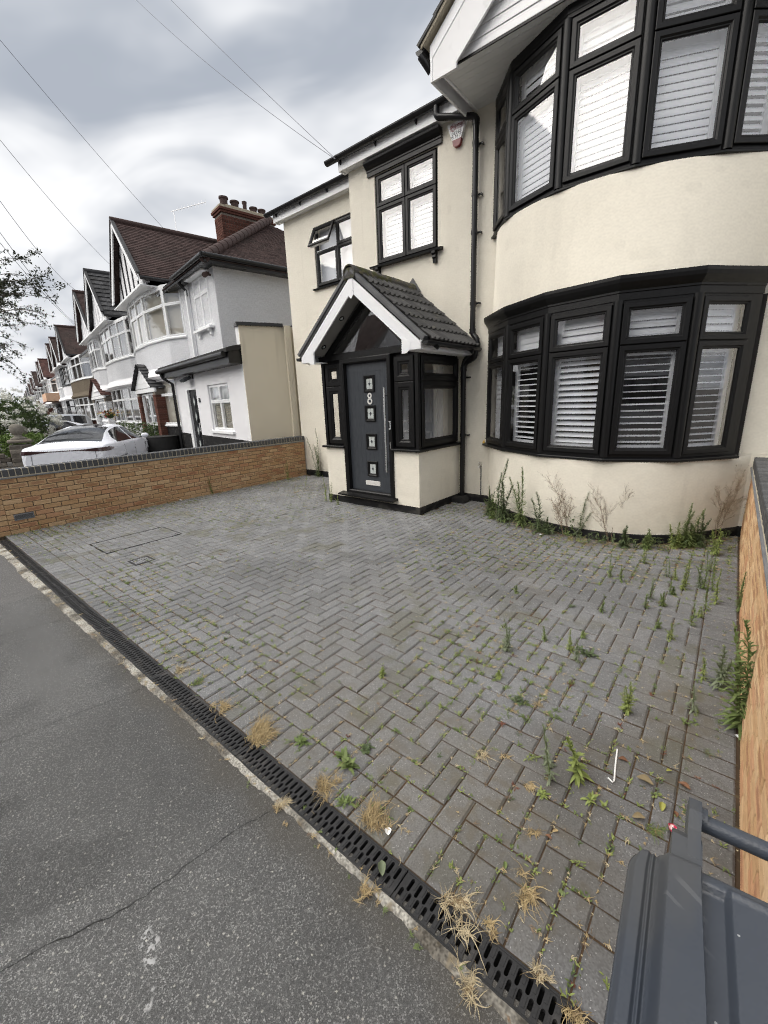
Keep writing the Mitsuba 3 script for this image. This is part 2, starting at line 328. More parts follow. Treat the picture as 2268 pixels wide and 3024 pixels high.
# block paving in 90 degree herringbone with a border course
labels['driveway'] = {'kind': 'structure'}
def drive():
    M = 0.1; J = 0.0054
    cells = []
    bx0, bx1, by0 = X0 + 0.02, X1 - 0.012, Y0 + 0.004
    y = by0
    for i in range(int((bx1 - bx0) / M)):                     # header course along the drain
        cells.append((bx0 + i * M, by0, bx0 + (i + 1) * M, by0 + 2 * M))
    for j in range(int((6.62 - by0 - 2 * M) / M)):            # courses along both walls
        yy = by0 + 2 * M + j * M
        cells.append((bx1 - 2 * M, yy, bx1, yy + M))
        cells.append((bx0, yy, bx0 + 2 * M, yy + M))
    ix0, ix1, iy0, iy1 = bx0 + 2 * M, bx1 - 2 * M, by0 + 2 * M, 6.62
    for a in range(-2, int((ix1 - ix0) / M) + 3):
        for b in range(-2, int((iy1 - iy0) / M) + 3):
            s = (a + b) % 4
            if s == 0: r = (a, b, a + 2, b + 1)
            elif s == 2: r = (a, b, a + 1, b + 2)
            else: continue
            x0, y0, x1, y1 = ix0 + r[0] * M, iy0 + r[1] * M, ix0 + r[2] * M, iy0 + r[3] * M
            x0, x1, y0, y1 = max(x0, ix0), min(x1, ix1), max(y0, iy0), min(y1, iy1)
            if x1 - x0 > 0.025 and y1 - y0 > 0.025: cells.append((x0, y0, x1, y1))
    out = []
    for i, (x0, y0, x1, y1) in enumerate(cells):
        c = A3((x0 + x1) / 2, (y0 + y1) / 2, 0)
        if c[1] > 6.30 and c[0] > -5.6: continue
        if -5.42 < c[0] < -3.52 and c[1] > 5.06: continue
        hx, hy = (x1 - x0) / 2 - J / 2, (y1 - y0) / 2 - J / 2
        b, t = 0.0085, rng.normal(0, 0.0014, 3)
        an = rng.normal(0, 0.006); ca, sa = math.cos(an), math.sin(an)
        tilt = rng.normal(0, 0.010, 2)
        v = []
        for z, ins in ((-0.035, 0), (-0.0070, 0), (0.0, b)):
            for sx, sy in ((-1, -1), (1, -1), (1, 1), (-1, 1)):
                x, yv = sx * (hx - ins), sy * (hy - ins)
                v.append((c[0] + x * ca - yv * sa, c[1] + x * sa + yv * ca, z + t[0] + tilt[0] * x + tilt[1] * yv))
        f = [[8, 9, 10, 11]] + [[k + o, (k + 1) % 4 + o, (k + 1) % 4 + o + 4, k + o + 4] for o in (0, 4) for k in range(4)]
        r = c - EYE; w = r @ FWD; px, py = 384 + 416.3 * (r @ RIGHT) / w, 512 + 416.3 * (r @ DOWN) / w
        seen = w > 0.1 and -10 < px < 778 and -10 < py < 1034
        area = (x1 - x0) * (y1 - y0) / (r @ r) * 1.7 / np.linalg.norm(r) if seen else 0
        out.append((area, np.array(v), np.array(f), i))
    out.sort(key=lambda q: -q[0])
    rest = MB()
    for n, (ar, v, f, i) in enumerate(out):
        uv = np.tile((i + 0.5, 0.5), (12, 1))
        if n < 300: put((v, f), 'm_paver', 'paver', 'driveway', uv=np.tile((i + 0.5, 0.5), (12, 1)))
        else: rest.add(v, f, uv)
    rest.put('m_paver', 'paving', 'driveway', uv=True, kind='stuff')
    P = np.array([[(X0 - 0.1, Y0 - 0.002, -0.0085), (X0 - 0.1, 6.70, -0.0085)], [(X1 + 0.1, Y0 - 0.002, -0.0085), (X1 + 0.1, 6.70, -0.0085)]])
    MB().grid(P).put('m_joint', 'bedding', 'driveway')
drive()

# inspection cover set flush in the paving, and a small gully cover
k = thing('manhole_cover', 'large recessed cover filled with block paving beside the left brick wall', 'manhole cover')
ca = [px_ground(*q) for q in ((259, 1609), (425, 1571), (404, 1533), (247, 1587))]
x0c, x1c, y0c, y1c = ca[0][0], ca[0][0] + 0.62, ca[0][1] + 0.02, ca[0][1] + 0.95
for n, (a, b) in enumerate((((x0c, y0c), (x1c, y0c + .009)), ((x0c, y1c), (x1c, y1c + .009)), ((x0c, y0c + .009), (x0c + .009, y1c)), ((x1c - .009, y0c + .009), (x1c, y1c)))):
    MB().box((a[0], a[1], -0.01), (b[0], b[1], 0.0045)).put('m_rubber', 'frame', k)
for q in ((x0c + .06, y0c + .05), (x1c - .06, y0c + .05), (x0c + .06, y1c - .05), (x1c - .06, y1c - .05)):
    MB().tm(trimesh.creation.cylinder(0.018, 0.012, sections=16, transform=trimesh.transformations.translation_matrix((*q, 0.001)))).put('m_steel', 'lifting_eye', k)
k = thing('gully_cover', 'small slotted metal cover set in the paving in front of the recessed cover', 'drain cover')
gc = px_ground(418, 1656); mb = MB()
ring(mb, lambda v: A3(gc[0] - .11, gc[1] - .11, 0.002) + v, 0, 0, 0.22, 0.22, [(0, 0), (0, .003), (.018, .003), (.018, 0)])
mb.put('m_grate', 'frame', k)
for i in range(7): MB().box((gc[0] - .09, gc[1] - .088 + i * .026, 0.001), (gc[0] + .09, gc[1] - .075 + i * .026, 0.0045)).put('m_steel', 'bar', k)

# channel drain: one-metre gratings lying in a channel
dk = thing('channel_drain', 'long black slotted channel drain between the pavement and the block paving', 'channel drain')
MB().box((-8.0, 0.796, -0.12), (1.4, 0.80, -0.003)).box((-8.0, 0.914, -0.12), (1.4, 0.918, -0.003)).box((-8.0, 0.80, -0.125), (1.4, 0.914, -0.115)).put('m_grate', 'channel', dk)
def grate_mesh():
    from shapely.geometry import box as sbox, LineString
    L, W = 0.994, 0.112
    plate = sbox(0, 0, L, W); holes = []; mb = MB(); P = 0.0335
    for i in range(30):
        x = 0.016 + i * P
        for r, (a, b) in enumerate(((0.011, 0.055), (0.057, 0.101))):
            xo = x + (P / 2 if r else 0)
            if xo > L - 0.012: continue
            holes.append(LineString([(xo, a + .005), (xo, b - .005)]).buffer(0.0066, quad_segs=3))
            lo = (a + .010, a + .040) if r == 0 else (b - .030, b + .002)
            mb.obox((xo + P / 2, (lo[0] + lo[1]) / 2, 0.0006), (.0042, 0, 0), (0, (lo[1] - lo[0]) / 2, 0), (0, 0, .0012))
    from shapely import union_all
    m = trimesh.creation.extrude_polygon(plate.difference(union_all(holes)), 0.014, engine='earcut')
    v = np.array(m.vertices); v[:, 2] -= 0.014; mb.add(v, m.faces)
    mb.box((0, 0.0, -0.001), (L, 0.004, 0.0022)).box((0, W - .004, -.001), (L, W, .0022)).box((0, 0.0075, -.001), (L, 0.0095, .0012))
    return mb.arr()
gv, gf = grate_mesh()
for i in range(9):
    o = A3(-0.707 + (1 - i) * 0.9985, 0.801, -0.0025 + rng.normal(0, 0.0008)); tl = rng.normal(0, 0.0015)
    put((gv + o + np.stack([0 * gv[:, 0], 0 * gv[:, 0], tl * (gv[:, 0] - .5)], -1), gf), 'm_grate', 'grating', dk)

# ---------------------------------------------------------------- garden walls of buff bricks with a dark brick-on-edge coping
def brick_piece(mb_or_none, o, ax, ay, az, i):
    """A brick from its near corner with full edge vectors: ax along, ay out, az up."""
    o, ax, ay, az = (np.asarray(q, float) for q in (o, ax, ay, az)); e = 0.004
    L, H = np.linalg.norm(ax), np.linalg.norm(az); fx, fz = e / L, e / H
    v, u = [], []
    for (d, ix, iz) in ((0, 0, 0), (1 - e / np.linalg.norm(ay), 0, 0), (1, fx, fz)):
        for a, c in ((ix, iz), (1 - ix, iz), (1 - ix, 1 - iz), (ix, 1 - iz)):
            v.append(o + ax * a + ay * d + az * c); u.append((i + 0.02 + 0.96 * a, c))
    f = [[8, 9, 10, 11]] + [[k + q, (k + 1) % 4 + q, (k + 1) % 4 + q + 4, k + q + 4] for q in (0, 4) for k in range(4)]
    return np.array(v), np.array(f), np.array(u)
_bid = [1000]
def lay(parent, name, mat, o, ax, ay, az):
    _bid[0] += 1; v, f, u = brick_piece(None, o, ax, ay, az, _bid[0]); put((v, f), mat, name, parent, uv=u)
def garden_wall(k, xf, sgn, y0, y1, zb, ncourse=11):
    """xf: the plane of the brick faces looking towards sgn along x."""
    T = 0.20; zt = zb + ncourse * 0.075
    back = xf - sgn * T
    MB().box((min(back, xf - sgn * .008), y0 + .006, -0.1), (max(back, xf - sgn * .008), y1, zt - .004)).put('m_mortar', 'core', k)
    for c in range(ncourse):
        z = zb + c * 0.075; y = y0 - (0.1125 if c % 2 else 0)
        while y < y1 - 0.02:
            a, b = max(y, y0), min(y + 0.215, y1)
            j = rng.normal(0, 0.0012, 2)
            if b - a > 0.03:
                lay(k, 'brick', 'm_brick', (xf - sgn * .05, a, z + .005 + j[1]), (0, b - a, 0), (sgn * (.05 + j[0]), 0, 0), (0, 0, 0.0655))
            y += 0.225
    # bricks of the end towards the street
    for c in range(ncourse):
        z = zb + c * 0.075
        if c % 2: lay(k, 'end_brick', 'm_brick', (min(back, xf) + .006, y0 + .05, z + .005), (T - .06, 0, 0), (0, -.05, 0), (0, 0, .0655))
        else: lay(k, 'end_brick', 'm_brick', (min(back, xf) + .001, y0 + .05, z + .005), (0.102 - .02, 0, 0), (0, -.05, 0), (0, 0, .0655))
    # creasing and coping
    MB().box((min(back, xf) - .022, y0 + .0, zt), (max(back, xf) + .022, y1, zt + .018)).put('m_creasing', 'creasing', k)
    MB().box((min(back, xf) - .008, y0 + .004, zt + .018), (max(back, xf) + .008, y1, zt + .030)).put('m_mortar_pale', 'bed_joint', k)
    MB().box((min(back, xf) - .001, y0 + .006, zt + .030), (max(back, xf) + .001, y1 - .003, zt + .126)).put('m_mortar_pale', 'joint_fill', k)
    y = y0 + .004
    while y < y1 - .05:
        _bid[0] += 1; e = rng.normal(0, .0015, 2)
        bv, bf = bevel_box(T + .012 + e[0], .0645, .102, .005)
        put((bv + A3((back + xf) / 2, y + .0325, zt + .083 + e[1] - .002), bf), 'm_coping', 'coping_brick', k, uv=np.tile((_bid[0] + .5, .5), (len(bv), 1)))
        y += .0752
lw = thing('brick_wall', 'low buff brick wall with dark coping on the far left of the drive', 'brick wall')
garden_wall(lw, -7.96, 1, 1.00, 6.62, -0.02)
# its end pier towards the pavement
lay_y = 0.78
MB().box((-8.20, .786, -.1), (-7.966, .998, .865)).put('m_mortar', 'pier_core', lw)
for c in range(11):
    z = -0.02 + c * .078
    lay(lw, 'pier_brick', 'm_brick', (-8.01, .788, z + .005), (0, .208, 0), (.052, 0, 0), (0, 0, .068))
    lay(lw, 'pier_brick', 'm_brick', (-8.20, .83, z + .005), (.235, 0, 0), (0, -.05, 0), (0, 0, .068))
MB().box((-8.23, .76, .866), (-7.935, 1.0, .905)).put('m_mortar_pale', 'pier_cap', lw)
# air vent low in its face
vf = Frame((-7.9585, 1.075, 0.185), (0, 1, 0), (1, 0, 0)); mb = MB()
ring(mb, vf, 0, 0, 0.235, 0.092, [(0, 0), (0, .008), (.004, .010), (.013, .010), (.013, .002)])
for i in range(5): mb.box((.013, .0135 + i * .0145, .001), (.222, .020 + i * .0145, .008), vf)
mb.put('m_lead_light' if 'm_lead_light' in scene else 'm_creasing', 'vent', lw, label='grey slotted air vent low in the wall')
MB().box((.012, .012, .0005), (.223, .080, .0012), vf).put('m_rubber', 'vent_hole', lw)
rw = thing('brick_wall', 'low buff brick wall with dark coping on the right edge, behind the bin handle', 'brick wall')
garden_wall(rw, 0.245, -1, 0.86, 6.20, -0.02)
# ---------------------------------------------------------------- the cream house
H = thing('cream_house', 'cream rendered house with black bay windows and tiled porch, filling the right of the picture', 'house')
YM, YL, XL, XC = 6.24, 6.65, -8.06, -5.72
FM = lambda v: np.stack([v[:, 0], YM - v[:, 2], v[:, 1]], -1)            # (x, height, outwards) on the main wall
FL = lambda v: np.stack([v[:, 0], YL - v[:, 2], v[:, 1]], -1)
def holed(mb, outer, holes, a, b, F):
    m = trimesh.creation.extrude_polygon(Polygon(outer, holes), b - a, engine='earcut'); v = np.array(m.vertices); v[:, 2] += a
    mb.add(F(v), m.faces)
def rect(x0, y0, x1, y1): return [(x0, y0), (x1, y0), (x1, y1), (x0, y1)]
mb = MB()
holed(mb, rect(XC, 0.105, 3.2, 5.56), [rect(-5.145, 3.95, -3.915, 5.285)], -0.25, 0, FM)
mb.put('m_cream', 'wall', H)
mb = MB(); holed(mb, rect(XL, 0.105, XC + .24, 5.50), [rect(-7.145, 4.02, -5.875, 5.13)], -0.25, 0, FL); mb.put('m_cream', 'wall', H)
MB().box((XC, YM + .25, 0), (XC + .24, YL - .002, 5.52)).put('m_cream', 'wall', H)
MB().box((XL, YL + .25, 0), (XL + .25, 13.5, 5.50)).box((XL, 13.5, 0), (3.2, 13.75, 5.5)).box((3.0, YM + .25, 0), (3.2, 13.5, 5.5)).put('m_cream', 'wall', H)
for lo, hi in (((XC, YM - .014, -.05), (-5.3, YM + .02, .118)), ((-3.5, YM - .014, -.05), (-2.9, YM + .02, .118)), ((.05, YM - .014, -.05), (3.2, YM + .02, .118)), ((XL, YL - .014, -.05), (XC + .01, YL + .02, .125)), ((XC - .014, YM - .014, -.05), (XC, YL, .118))): MB().box(lo, hi).put('m_plinth', 'plinth', H)
MB().box((XC + .01, YM - .006, .962), (-3.46, YM + .01, .972)).box((-3.46, YM - .005, .966), (-2.95, YM + .01, .972)).box((.05, YM - .005, .966), (3.2, YM + .01, .972)).put('m_cream', 'bell_cast', H)

SASH = [(0, 0), (0, .030), (.004, .034), (.034, .034), (.044, .022), (.052, .022), (.058, .014), (.058, -.004)]
def light(p, F, x0, y0, x1, y1, prof=SASH, mat='m_black', glass='m_glass', z=0.0):
    """One glazed light: a mitred sash and its pane."""
    mb = MB(); G = F.at(0, 0, z); ring(mb, G, x0, y0, x1, y1, prof); mb.put(mat, 'sash', p)
    d = prof[-1][0] - .004
    MB().add(G(np.array([(x0 + d, y0 + d, .001), (x1 - d, y0 + d, .001), (x1 - d, y1 - d, .001), (x0 + d, y1 - d, .001)])), np.array([[0, 1, 2, 3]])).put(glass, 'pane', p)
def frame(p, F, w, h, lights, depth=.07, mat='m_black', out=0.0):
    mb = MB(); pad = .003
    holed(mb, rect(0, 0, w, h), [rect(a + pad, b + pad, c - pad, d - pad) for a, b, c, d in lights], -depth, out, F); mb.put(mat, 'frame', p)
def slats(p, F, x0, y0, x1, y1, pitch, tilt, z, mat='m_slat', depth=None, arrd=True):
    """Shutter blades between x0 and x1; tilt in degrees from level (90 is closed)."""
    n = int(round((y1 - y0) / pitch)); pitch = (y1 - y0) / n; hw = pitch * .56 if depth is None else depth / 2
    t = math.radians(tilt)
    for i in range(n):
        c = F(A3((x0 + x1) / 2, y0 + (i + .5) * pitch, z)); t2 = t + rng.normal(0, .015)
        ax = F.ex * (x1 - x0) / 2; b = F.n * math.cos(t2) * hw - F.ey * math.sin(t2) * hw; d = F.n * math.sin(t2) + F.ey * math.cos(t2)
        # a blade with an elliptical section
        v, m = [], 8
        for s in (-1, 1):
            for k in range(m):
                a = 2 * PI * k / m; v.append(c + s * ax + b * math.cos(a) + d * .0042 * math.sin(a))
        f = [[k, (k + 1) % m, m + (k + 1) % m, m + k] for k in range(m)]
        put((np.array(v), np.array(f)), mat, 'slat', p, smooth=40)
def shutter_frame(p, F, x0, y0, x1, y1, w, z, mat='m_slat'):
    mb = MB(); ring(mb, F.at(0, 0, z), x0, y0, x1, y1, [(0, -.02), (0, .01), (w, .01), (w, -.02)]); mb.put(mat, 'shutter_frame', p)

# ---- the two bays
def inset(P, o):
    P = np.asarray(P, float); d = np.diff(P, axis=0); d /= np.linalg.norm(d, axis=1, keepdims=True); nn = np.stack([d[:, 1], -d[:, 0]], 1); Q = P.copy()
    for i in range(len(P)):
        a, b = nn[max(i - 1, 0)], nn[min(i, len(nn) - 1)]; m = a + b; m /= m @ a; Q[i] = P[i] + m * o
    return Q
VL = np.array([(-2.985, 6.108), (-2.506, 5.664), (-1.849, 5.284), (-1.079, 5.162), (-.404, 5.409), (.075, 5.925)])
VU = np.array([(-3.00, 6.145), (-2.592, 5.724), (-1.859, 5.409), (-1.104, 5.425), (-.393, 5.745), (.06, 6.14)])
WL, WU = inset(VL, -.045), inset(VU, -.03)
WL[0], WU[0] = (-3.02, 6.235), (-2.99, 6.235)
WL[-1] = (.06, 6.02)
def facet(p, A, B, z0, z1, tr, tilts, post=.05, first=False, last=False, blade=.074):
    L = np.linalg.norm(B - A); F = Frame((*A, z0), (*(B - A), 0)); h = z1 - z0
    a, b = (post + (.03 if first else 0)), L - post - (.07 if last else 0)
    ls = [(a, .035, b, tr - z0 - .006), (a, tr - z0 + .006, b, h - .03)]
    frame(p, F, L, h, ls, .08)
    PR = [(0, 0), (0, .026), (.005, .031), (.045, .031), (.058, .016), (.066, .016), (.074, .008), (.074, -.006)]
    for l in ls: light(p, F, *l, prof=PR, z=.004)
    for (x0, y0, x1, y1), tl in zip(ls, tilts):
        shutter_frame(p, F, x0 + .02, y0 + .03, x1 - .02, y1 - .03, .065, -.10)
        slats(p, F, x0 + .087, y0 + .095, x1 - .087, y1 - .095, .066, tl, -.10, depth=blade)
    return F
def posts(mb, W, z0, z1, r=.05):
    for q in W[1:-1]: mb.tm(trimesh.creation.cylinder(r, z1 - z0, sections=12, transform=trimesh.transformations.translation_matrix((q[0], q[1] + r * .3, (z0 + z1) / 2))))
def bay(p, W, z0, z1, tr, tilts, tops, blade=.074):
    for i in range(5): facet(p, W[i], W[i + 1], z0, z1, tr, (tilts[i], tops[i]), first=i == 0, last=i == 4, blade=blade)
    for q in W[1:-1]:
        c, r = A3(q[0], q[1], 0), .03
        mb = MB(); mb.tm(trimesh.creation.cylinder(.05, z1 - z0, sections=14, transform=trimesh.transformations.translation_matrix((q[0], q[1] + .016, (z0 + z1) / 2)))); mb.put('m_black', 'corner_post', p, smooth=40)
B1 = thing(H + '__bay_window')
labels[B1] = {'label': 'ground floor black bay window with white slatted shutters'}
bay(B1, WL, .985, 2.60, 2.163, (78, 14, 38, 10, 8), (82, 80, 72, 70, 60))
mb = MB(); sweep_plan(mb, WL, [(-.06, .94), (.05, .94), (.058, .948), (.058, .966), (.052, .973), (.0, .988), (-.06, .988)]); mb.put('m_black', 'sill', B1)
mb = MB(); sweep_plan(mb, WL, [(-.05, 2.60), (.012, 2.60), (.012, 2.665), (.022, 2.672), (.022, 2.69), (.05, 2.72), (.075, 2.755), (.082, 2.79), (.082, 2.822), (-.03, 2.835)]); mb.put('m_black', 'cornice', B1)
# the room behind the lower bay
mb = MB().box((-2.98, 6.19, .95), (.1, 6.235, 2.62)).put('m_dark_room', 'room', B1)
B2 = thing(H + '__bay_window')
labels[B2] = {'label': 'first floor black bay window under the white gable'}
bay(B2, WU, 3.885, 5.36, 4.912, (82, 82, 81, 80, 60), (82, 82, 81, 80, 60), .0625)
mb = MB(); sweep_plan(mb, WU, [(-.06, 3.85), (.026, 3.85), (.032, 3.856), (.032, 3.872), (.024, 3.878), (.0, 3.888), (-.06, 3.888)]); mb.put('m_black', 'sill', B2)
mb = MB(); sweep_plan(mb, WU, [(-.05, 5.36), (.014, 5.36), (.014, 5.39), (.02, 5.395), (.02, 5.469), (-.05, 5.469)]); mb.put('m_black', 'head_board', B2)
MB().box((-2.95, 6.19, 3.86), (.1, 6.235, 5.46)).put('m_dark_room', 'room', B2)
# rendered drum of the bay, below and between the windows, and its plinth
def drum(name, P0, z0, P1, z1, mat, n=44, nz=5, oz=None):
    a, b = spline(P0, n), spline(P1, n); t = np.linspace(0, 1, nz)
    P = np.concatenate([a[:, None, :] * (1 - t)[None, :, None] + b[:, None, :] * t[None, :, None], np.broadcast_to((z0 + (z1 - z0) * t)[None, :, None], (n, nz, 1))], -1)
    return MB().grid(P).put(mat, name, H, smooth=True)
WL0, WU0 = WL.copy(), WU.copy(); WL0[0], WU0[0] = (-2.97, 6.245), (-2.94, 6.245); WL0[-1], WU0[-1] = (.10, 6.10), (.10, 6.16)
WL0 = np.vstack([WL0, (.22, 6.25)]); WU0 = np.vstack([WU0, (.24, 6.25)])
drum('bay_wall', WL0, .105, WL0, .942, 'm_cream'); drum('bay_wall', WL0, 2.82, WU0, 3.855, 'm_cream')
MB().grid(np.concatenate([np.repeat(inset(spline(WL0, 44), .013)[:, None, :], 3, 1), np.broadcast_to(A3(-.05, .104, .112)[None, :, None], (44, 3, 1))], -1) + np.array([[[0, 0, 0], [0, 0, 0], [0, .014, 0]]])).put('m_plinth', 'bay_plinth', H, smooth=30)

# ---- first floor windows
def brk(mb, F, x, z, w=.06, h=.16, d=.09):
    """A small scrolled bracket under a sill."""
    pr = [(0, 0), (d, 0), (d, -.03), (d * .72, -.055), (d * .80, -.085), (d * .55, -.105), (d * .5, -h), (d * .2, -h), (0, -h * .9)]
    mb.prism(pr, -w / 2, w / 2, lambda v: F(np.stack([x + v[:, 2], z + v[:, 1], v[:, 0]], -1)))
W1 = thing(H + '__window'); labels[W1] = {'label': 'black four-light window with a moulded head above the porch'}
F1 = Frame((-5.145, YM, 3.95), (1, 0, 0)); F1.n = A3(0, -1, 0); F1 = F1.at(0, 0, -.03)
ww, wh = 1.23, 1.335; mx, tz = .615, .868
ls = [(.035, .03, mx - .004, tz - .004), (mx + .004, .03, ww - .035, tz - .004), (.035, tz + .004, mx - .004, wh - .03), (mx + .004, tz + .004, ww - .035, wh - .03)]
frame(W1, F1, ww, wh, ls)
for l in ls: light(W1, F1, *l, prof=[(0, 0), (0, .026), (.005, .031), (.045, .031), (.058, .016), (.066, .016), (.074, .008), (.074, -.006)])
for x0, y0, x1, y1 in ls:
    shutter_frame(W1, F1, x0 + .03, y0 + .03, x1 - .03, y1 - .03, .055, -.10); slats(W1, F1, x0 + .085, y0 + .085, x1 - .085, y1 - .085, .066, 82, -.10, depth=.062)
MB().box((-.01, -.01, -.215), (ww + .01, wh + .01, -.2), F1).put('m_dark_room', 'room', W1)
mb = MB(); FW = Frame((0, YM, 0), (1, 0, 0)); FW.n = A3(0, -1, 0)
hd = [(0, 5.285), (.03, 5.285), (.03, 5.34), (.04, 5.35), (.04, 5.37), (.085, 5.40), (.12, 5.44), (.125, 5.468), (0, 5.475)]
mb.prism(hd, -5.28, -3.83, lambda v: FW(np.stack([v[:, 2], v[:, 1], v[:, 0]], -1))); mb.put('m_black', 'head', W1)
mb = MB(); mb.prism([(-.05, 3.91), (.09, 3.905), (.095, 3.935), (.0, 3.955), (-.05, 3.955)], -5.25, -3.82, lambda v: FW(np.stack([v[:, 2], v[:, 1], v[:, 0]], -1)))
mb.put('m_black', 'sill', W1)
for x in (-5.10, -3.95): mb = MB(); brk(mb, FW, x, 3.905); mb.put('m_black', 'bracket', W1)
W2 = thing(H + '__window'); labels[W2] = {'label': 'black four-light window with its top left sash propped open'}
F2 = Frame((-7.145, YL, 4.02), (1, 0, 0)); F2.n = A3(0, -1, 0); F2 = F2.at(0, 0, -.03)
ww, wh = 1.27, 1.11; mx, tz = .635, .66
ls = [(.035, .03, mx - .004, tz - .004), (mx + .004, .03, ww - .035, tz - .004), (.035, tz + .004, mx - .004, wh - .03), (mx + .004, tz + .004, ww - .035, wh - .03)]
frame(W2, F2, ww, wh, ls)
for i in (0, 1, 3): light(W2, F2, *ls[i])
x0, y0, x1, y1 = ls[2]
FO = F2.at(x0, y1, .02); an = math.radians(27)
FO.ey, FO.n = A3(0, 0, math.cos(an)) + FO.n * -math.sin(an) * 1.0, F2.n * math.cos(an) + A3(0, 0, math.sin(an))
FO = Frame(F2(A3(x0, y1, .03)), F2.ex, F2.n * math.cos(an) + A3(0, 0, math.sin(an))); FO.ey = -F2.n * math.sin(an) + A3(0, 0, 1) * math.cos(an)
light(W2, FO, 0, -(y1 - y0), x1 - x0, 0)
MB().obox(FO(A3(.285, -(y1 - y0) + .02, -.02)), F2.ex * .26, FO.ey * .018, FO.n * .02).put('m_white', 'sash_edge', W2)
MB().box((x0 + .006, y0 + .004, -.05), (x1 - .006, y0 + .016, .004), F2).put('m_white', 'rebate', W2)
MB().box((x1 - .016, y0 + .01, -.05), (x1 - .004, y1 - .01, .004), F2).put('m_white', 'rebate', W2)
MB().box((.02, .02, -.13), (ww - .02, wh - .02, -.12), F2).put('m_slat', 'blind', W2)
mb = MB(); FWL = Frame((0, YL, 0), (1, 0, 0)); FWL.n = A3(0, -1, 0)
mb.prism([(-.05, 3.985), (.05, 3.98), (.055, 4.005), (0, 4.022), (-.05, 4.022)], -7.23, -5.80, lambda v: FWL(np.stack([v[:, 2], v[:, 1], v[:, 0]], -1))); mb.put('m_black', 'sill', W2)

# ---- eaves: soffit, fascia, gutter and roof slope of both parts
def eaves(x0, x1, yw, zs, over, gl, gr, name_roof):
    yf = yw - over
    MB().box((x0, yf + .02, zs - .012), (x1, yw + .02, zs)).put('m_soffit', 'soffit', H)
    MB().box((x0 - .001, yf, zs - .025), (x1, yf + .018, zs + .15)).put('m_white_trim', 'fascia', H)
    MB().box((x0 - .004, yf - .001, zs - .027), (x0 + .03, yw + .0, zs + .12)).put('m_white_trim', 'box_end', H)
    # half-round gutter on brackets
    a = np.linspace(PI, 2 * PI, 13); r, zc, yc = .060, zs + .153, yf - .064
    o = np.stack([yc + r * np.cos(a), zc + r * np.sin(a)], -1); i = np.stack([yc + (r - .004) * np.cos(a[::-1]), zc + .004 + (r - .004) * np.sin(a[::-1])], -1)
    mb = MB(); mb.prism(np.vstack([o, i]), gl, gr, lambda v: np.stack([v[:, 2], v[:, 0], v[:, 1]], -1))
    for e in (gl, gr - .006): mb.prism(o, e, e + .006, lambda v: np.stack([v[:, 2], v[:, 0], v[:, 1]], -1))
    mb.put('m_gutter', 'gutter', H)
    for x in np.arange(gl + .28, gr - .1, .78):
        mb = MB(); a2 = np.linspace(PI, 2 * PI, 13); q = np.stack([yc + (r + .006) * np.cos(a2), zc + (r + .006) * np.sin(a2)], -1)
        q2 = np.stack([yc + (r + .001) * np.cos(a2[::-1]), zc + (r + .001) * np.sin(a2[::-1])], -1)
        mb.prism(np.vstack([q, q2]), x - .025, x + .025, lambda v: np.stack([v[:, 2], v[:, 0], v[:, 1]], -1))
        mb.prism([(yf + .0, zc - .10), (yf, zc - .02), (yf - .05, zc - .055)], x - .012, x + .012, lambda v: np.stack([v[:, 2], v[:, 0], v[:, 1]], -1)); mb.put('m_gutter', 'gutter_bracket', H)
    return yf, zc
yf1, zc1 = eaves(-5.80, -3.30, YM, 5.52, .155, -6.02, -3.42, 'main')
yf2, zc2 = eaves(-8.20, XC - .004, YL, 5.47, .15, -8.36, XC - .012, 'left')
def roof_slope(x0, x1, y0, z0, run, pitch, mat, name, exposure=.30, tile=.30, dirs=(0, 1)):
    """Interlocking tiles as one stepped sheet: courses up the slope, rolls across."""
    c, s = math.cos(pitch), math.sin(pitch); n = int(run / c / exposure) + 1; mb = MB()
    u = np.arange(x0, x1 + .01, .0375); h = .010 * np.abs(np.sin((u - x0) / tile * 2 * PI)) ** 1.5
    for k in range(n):
        P = []
        for d, lift in ((k * exposure - .04, .0), (k * exposure - .04, .022), ((k + 1) * exposure, .006)):
            P.append(np.stack([u, y0 + d * c - (lift + h * (lift > 0)) * s + 0 * u, z0 + d * s + (lift + h * (lift > 0)) * c + 0 * u], -1))
        for j in (0, 1): mb.grid(np.stack(P[j:j + 2]), flip=True)
    v, f = mb.arr(); uv = np.stack([np.floor((v[:, 0] - x0) / tile) + 57.5 + 31 * np.floor(v[:, 2] / .2), 0 * v[:, 0]], -1)
    put((v, f), mat, name, H, uv=uv, kind='stuff')
roof_slope(-5.98, 3.3, yf1 - .04, zc1 + .005, 3.6, math.radians(23), 'm_tile_grey', 'roof')
roof_slope(-8.30, XC, yf2 - .04, zc2 + .005, 3.4, math.radians(23), 'm_tile_grey', 'roof')

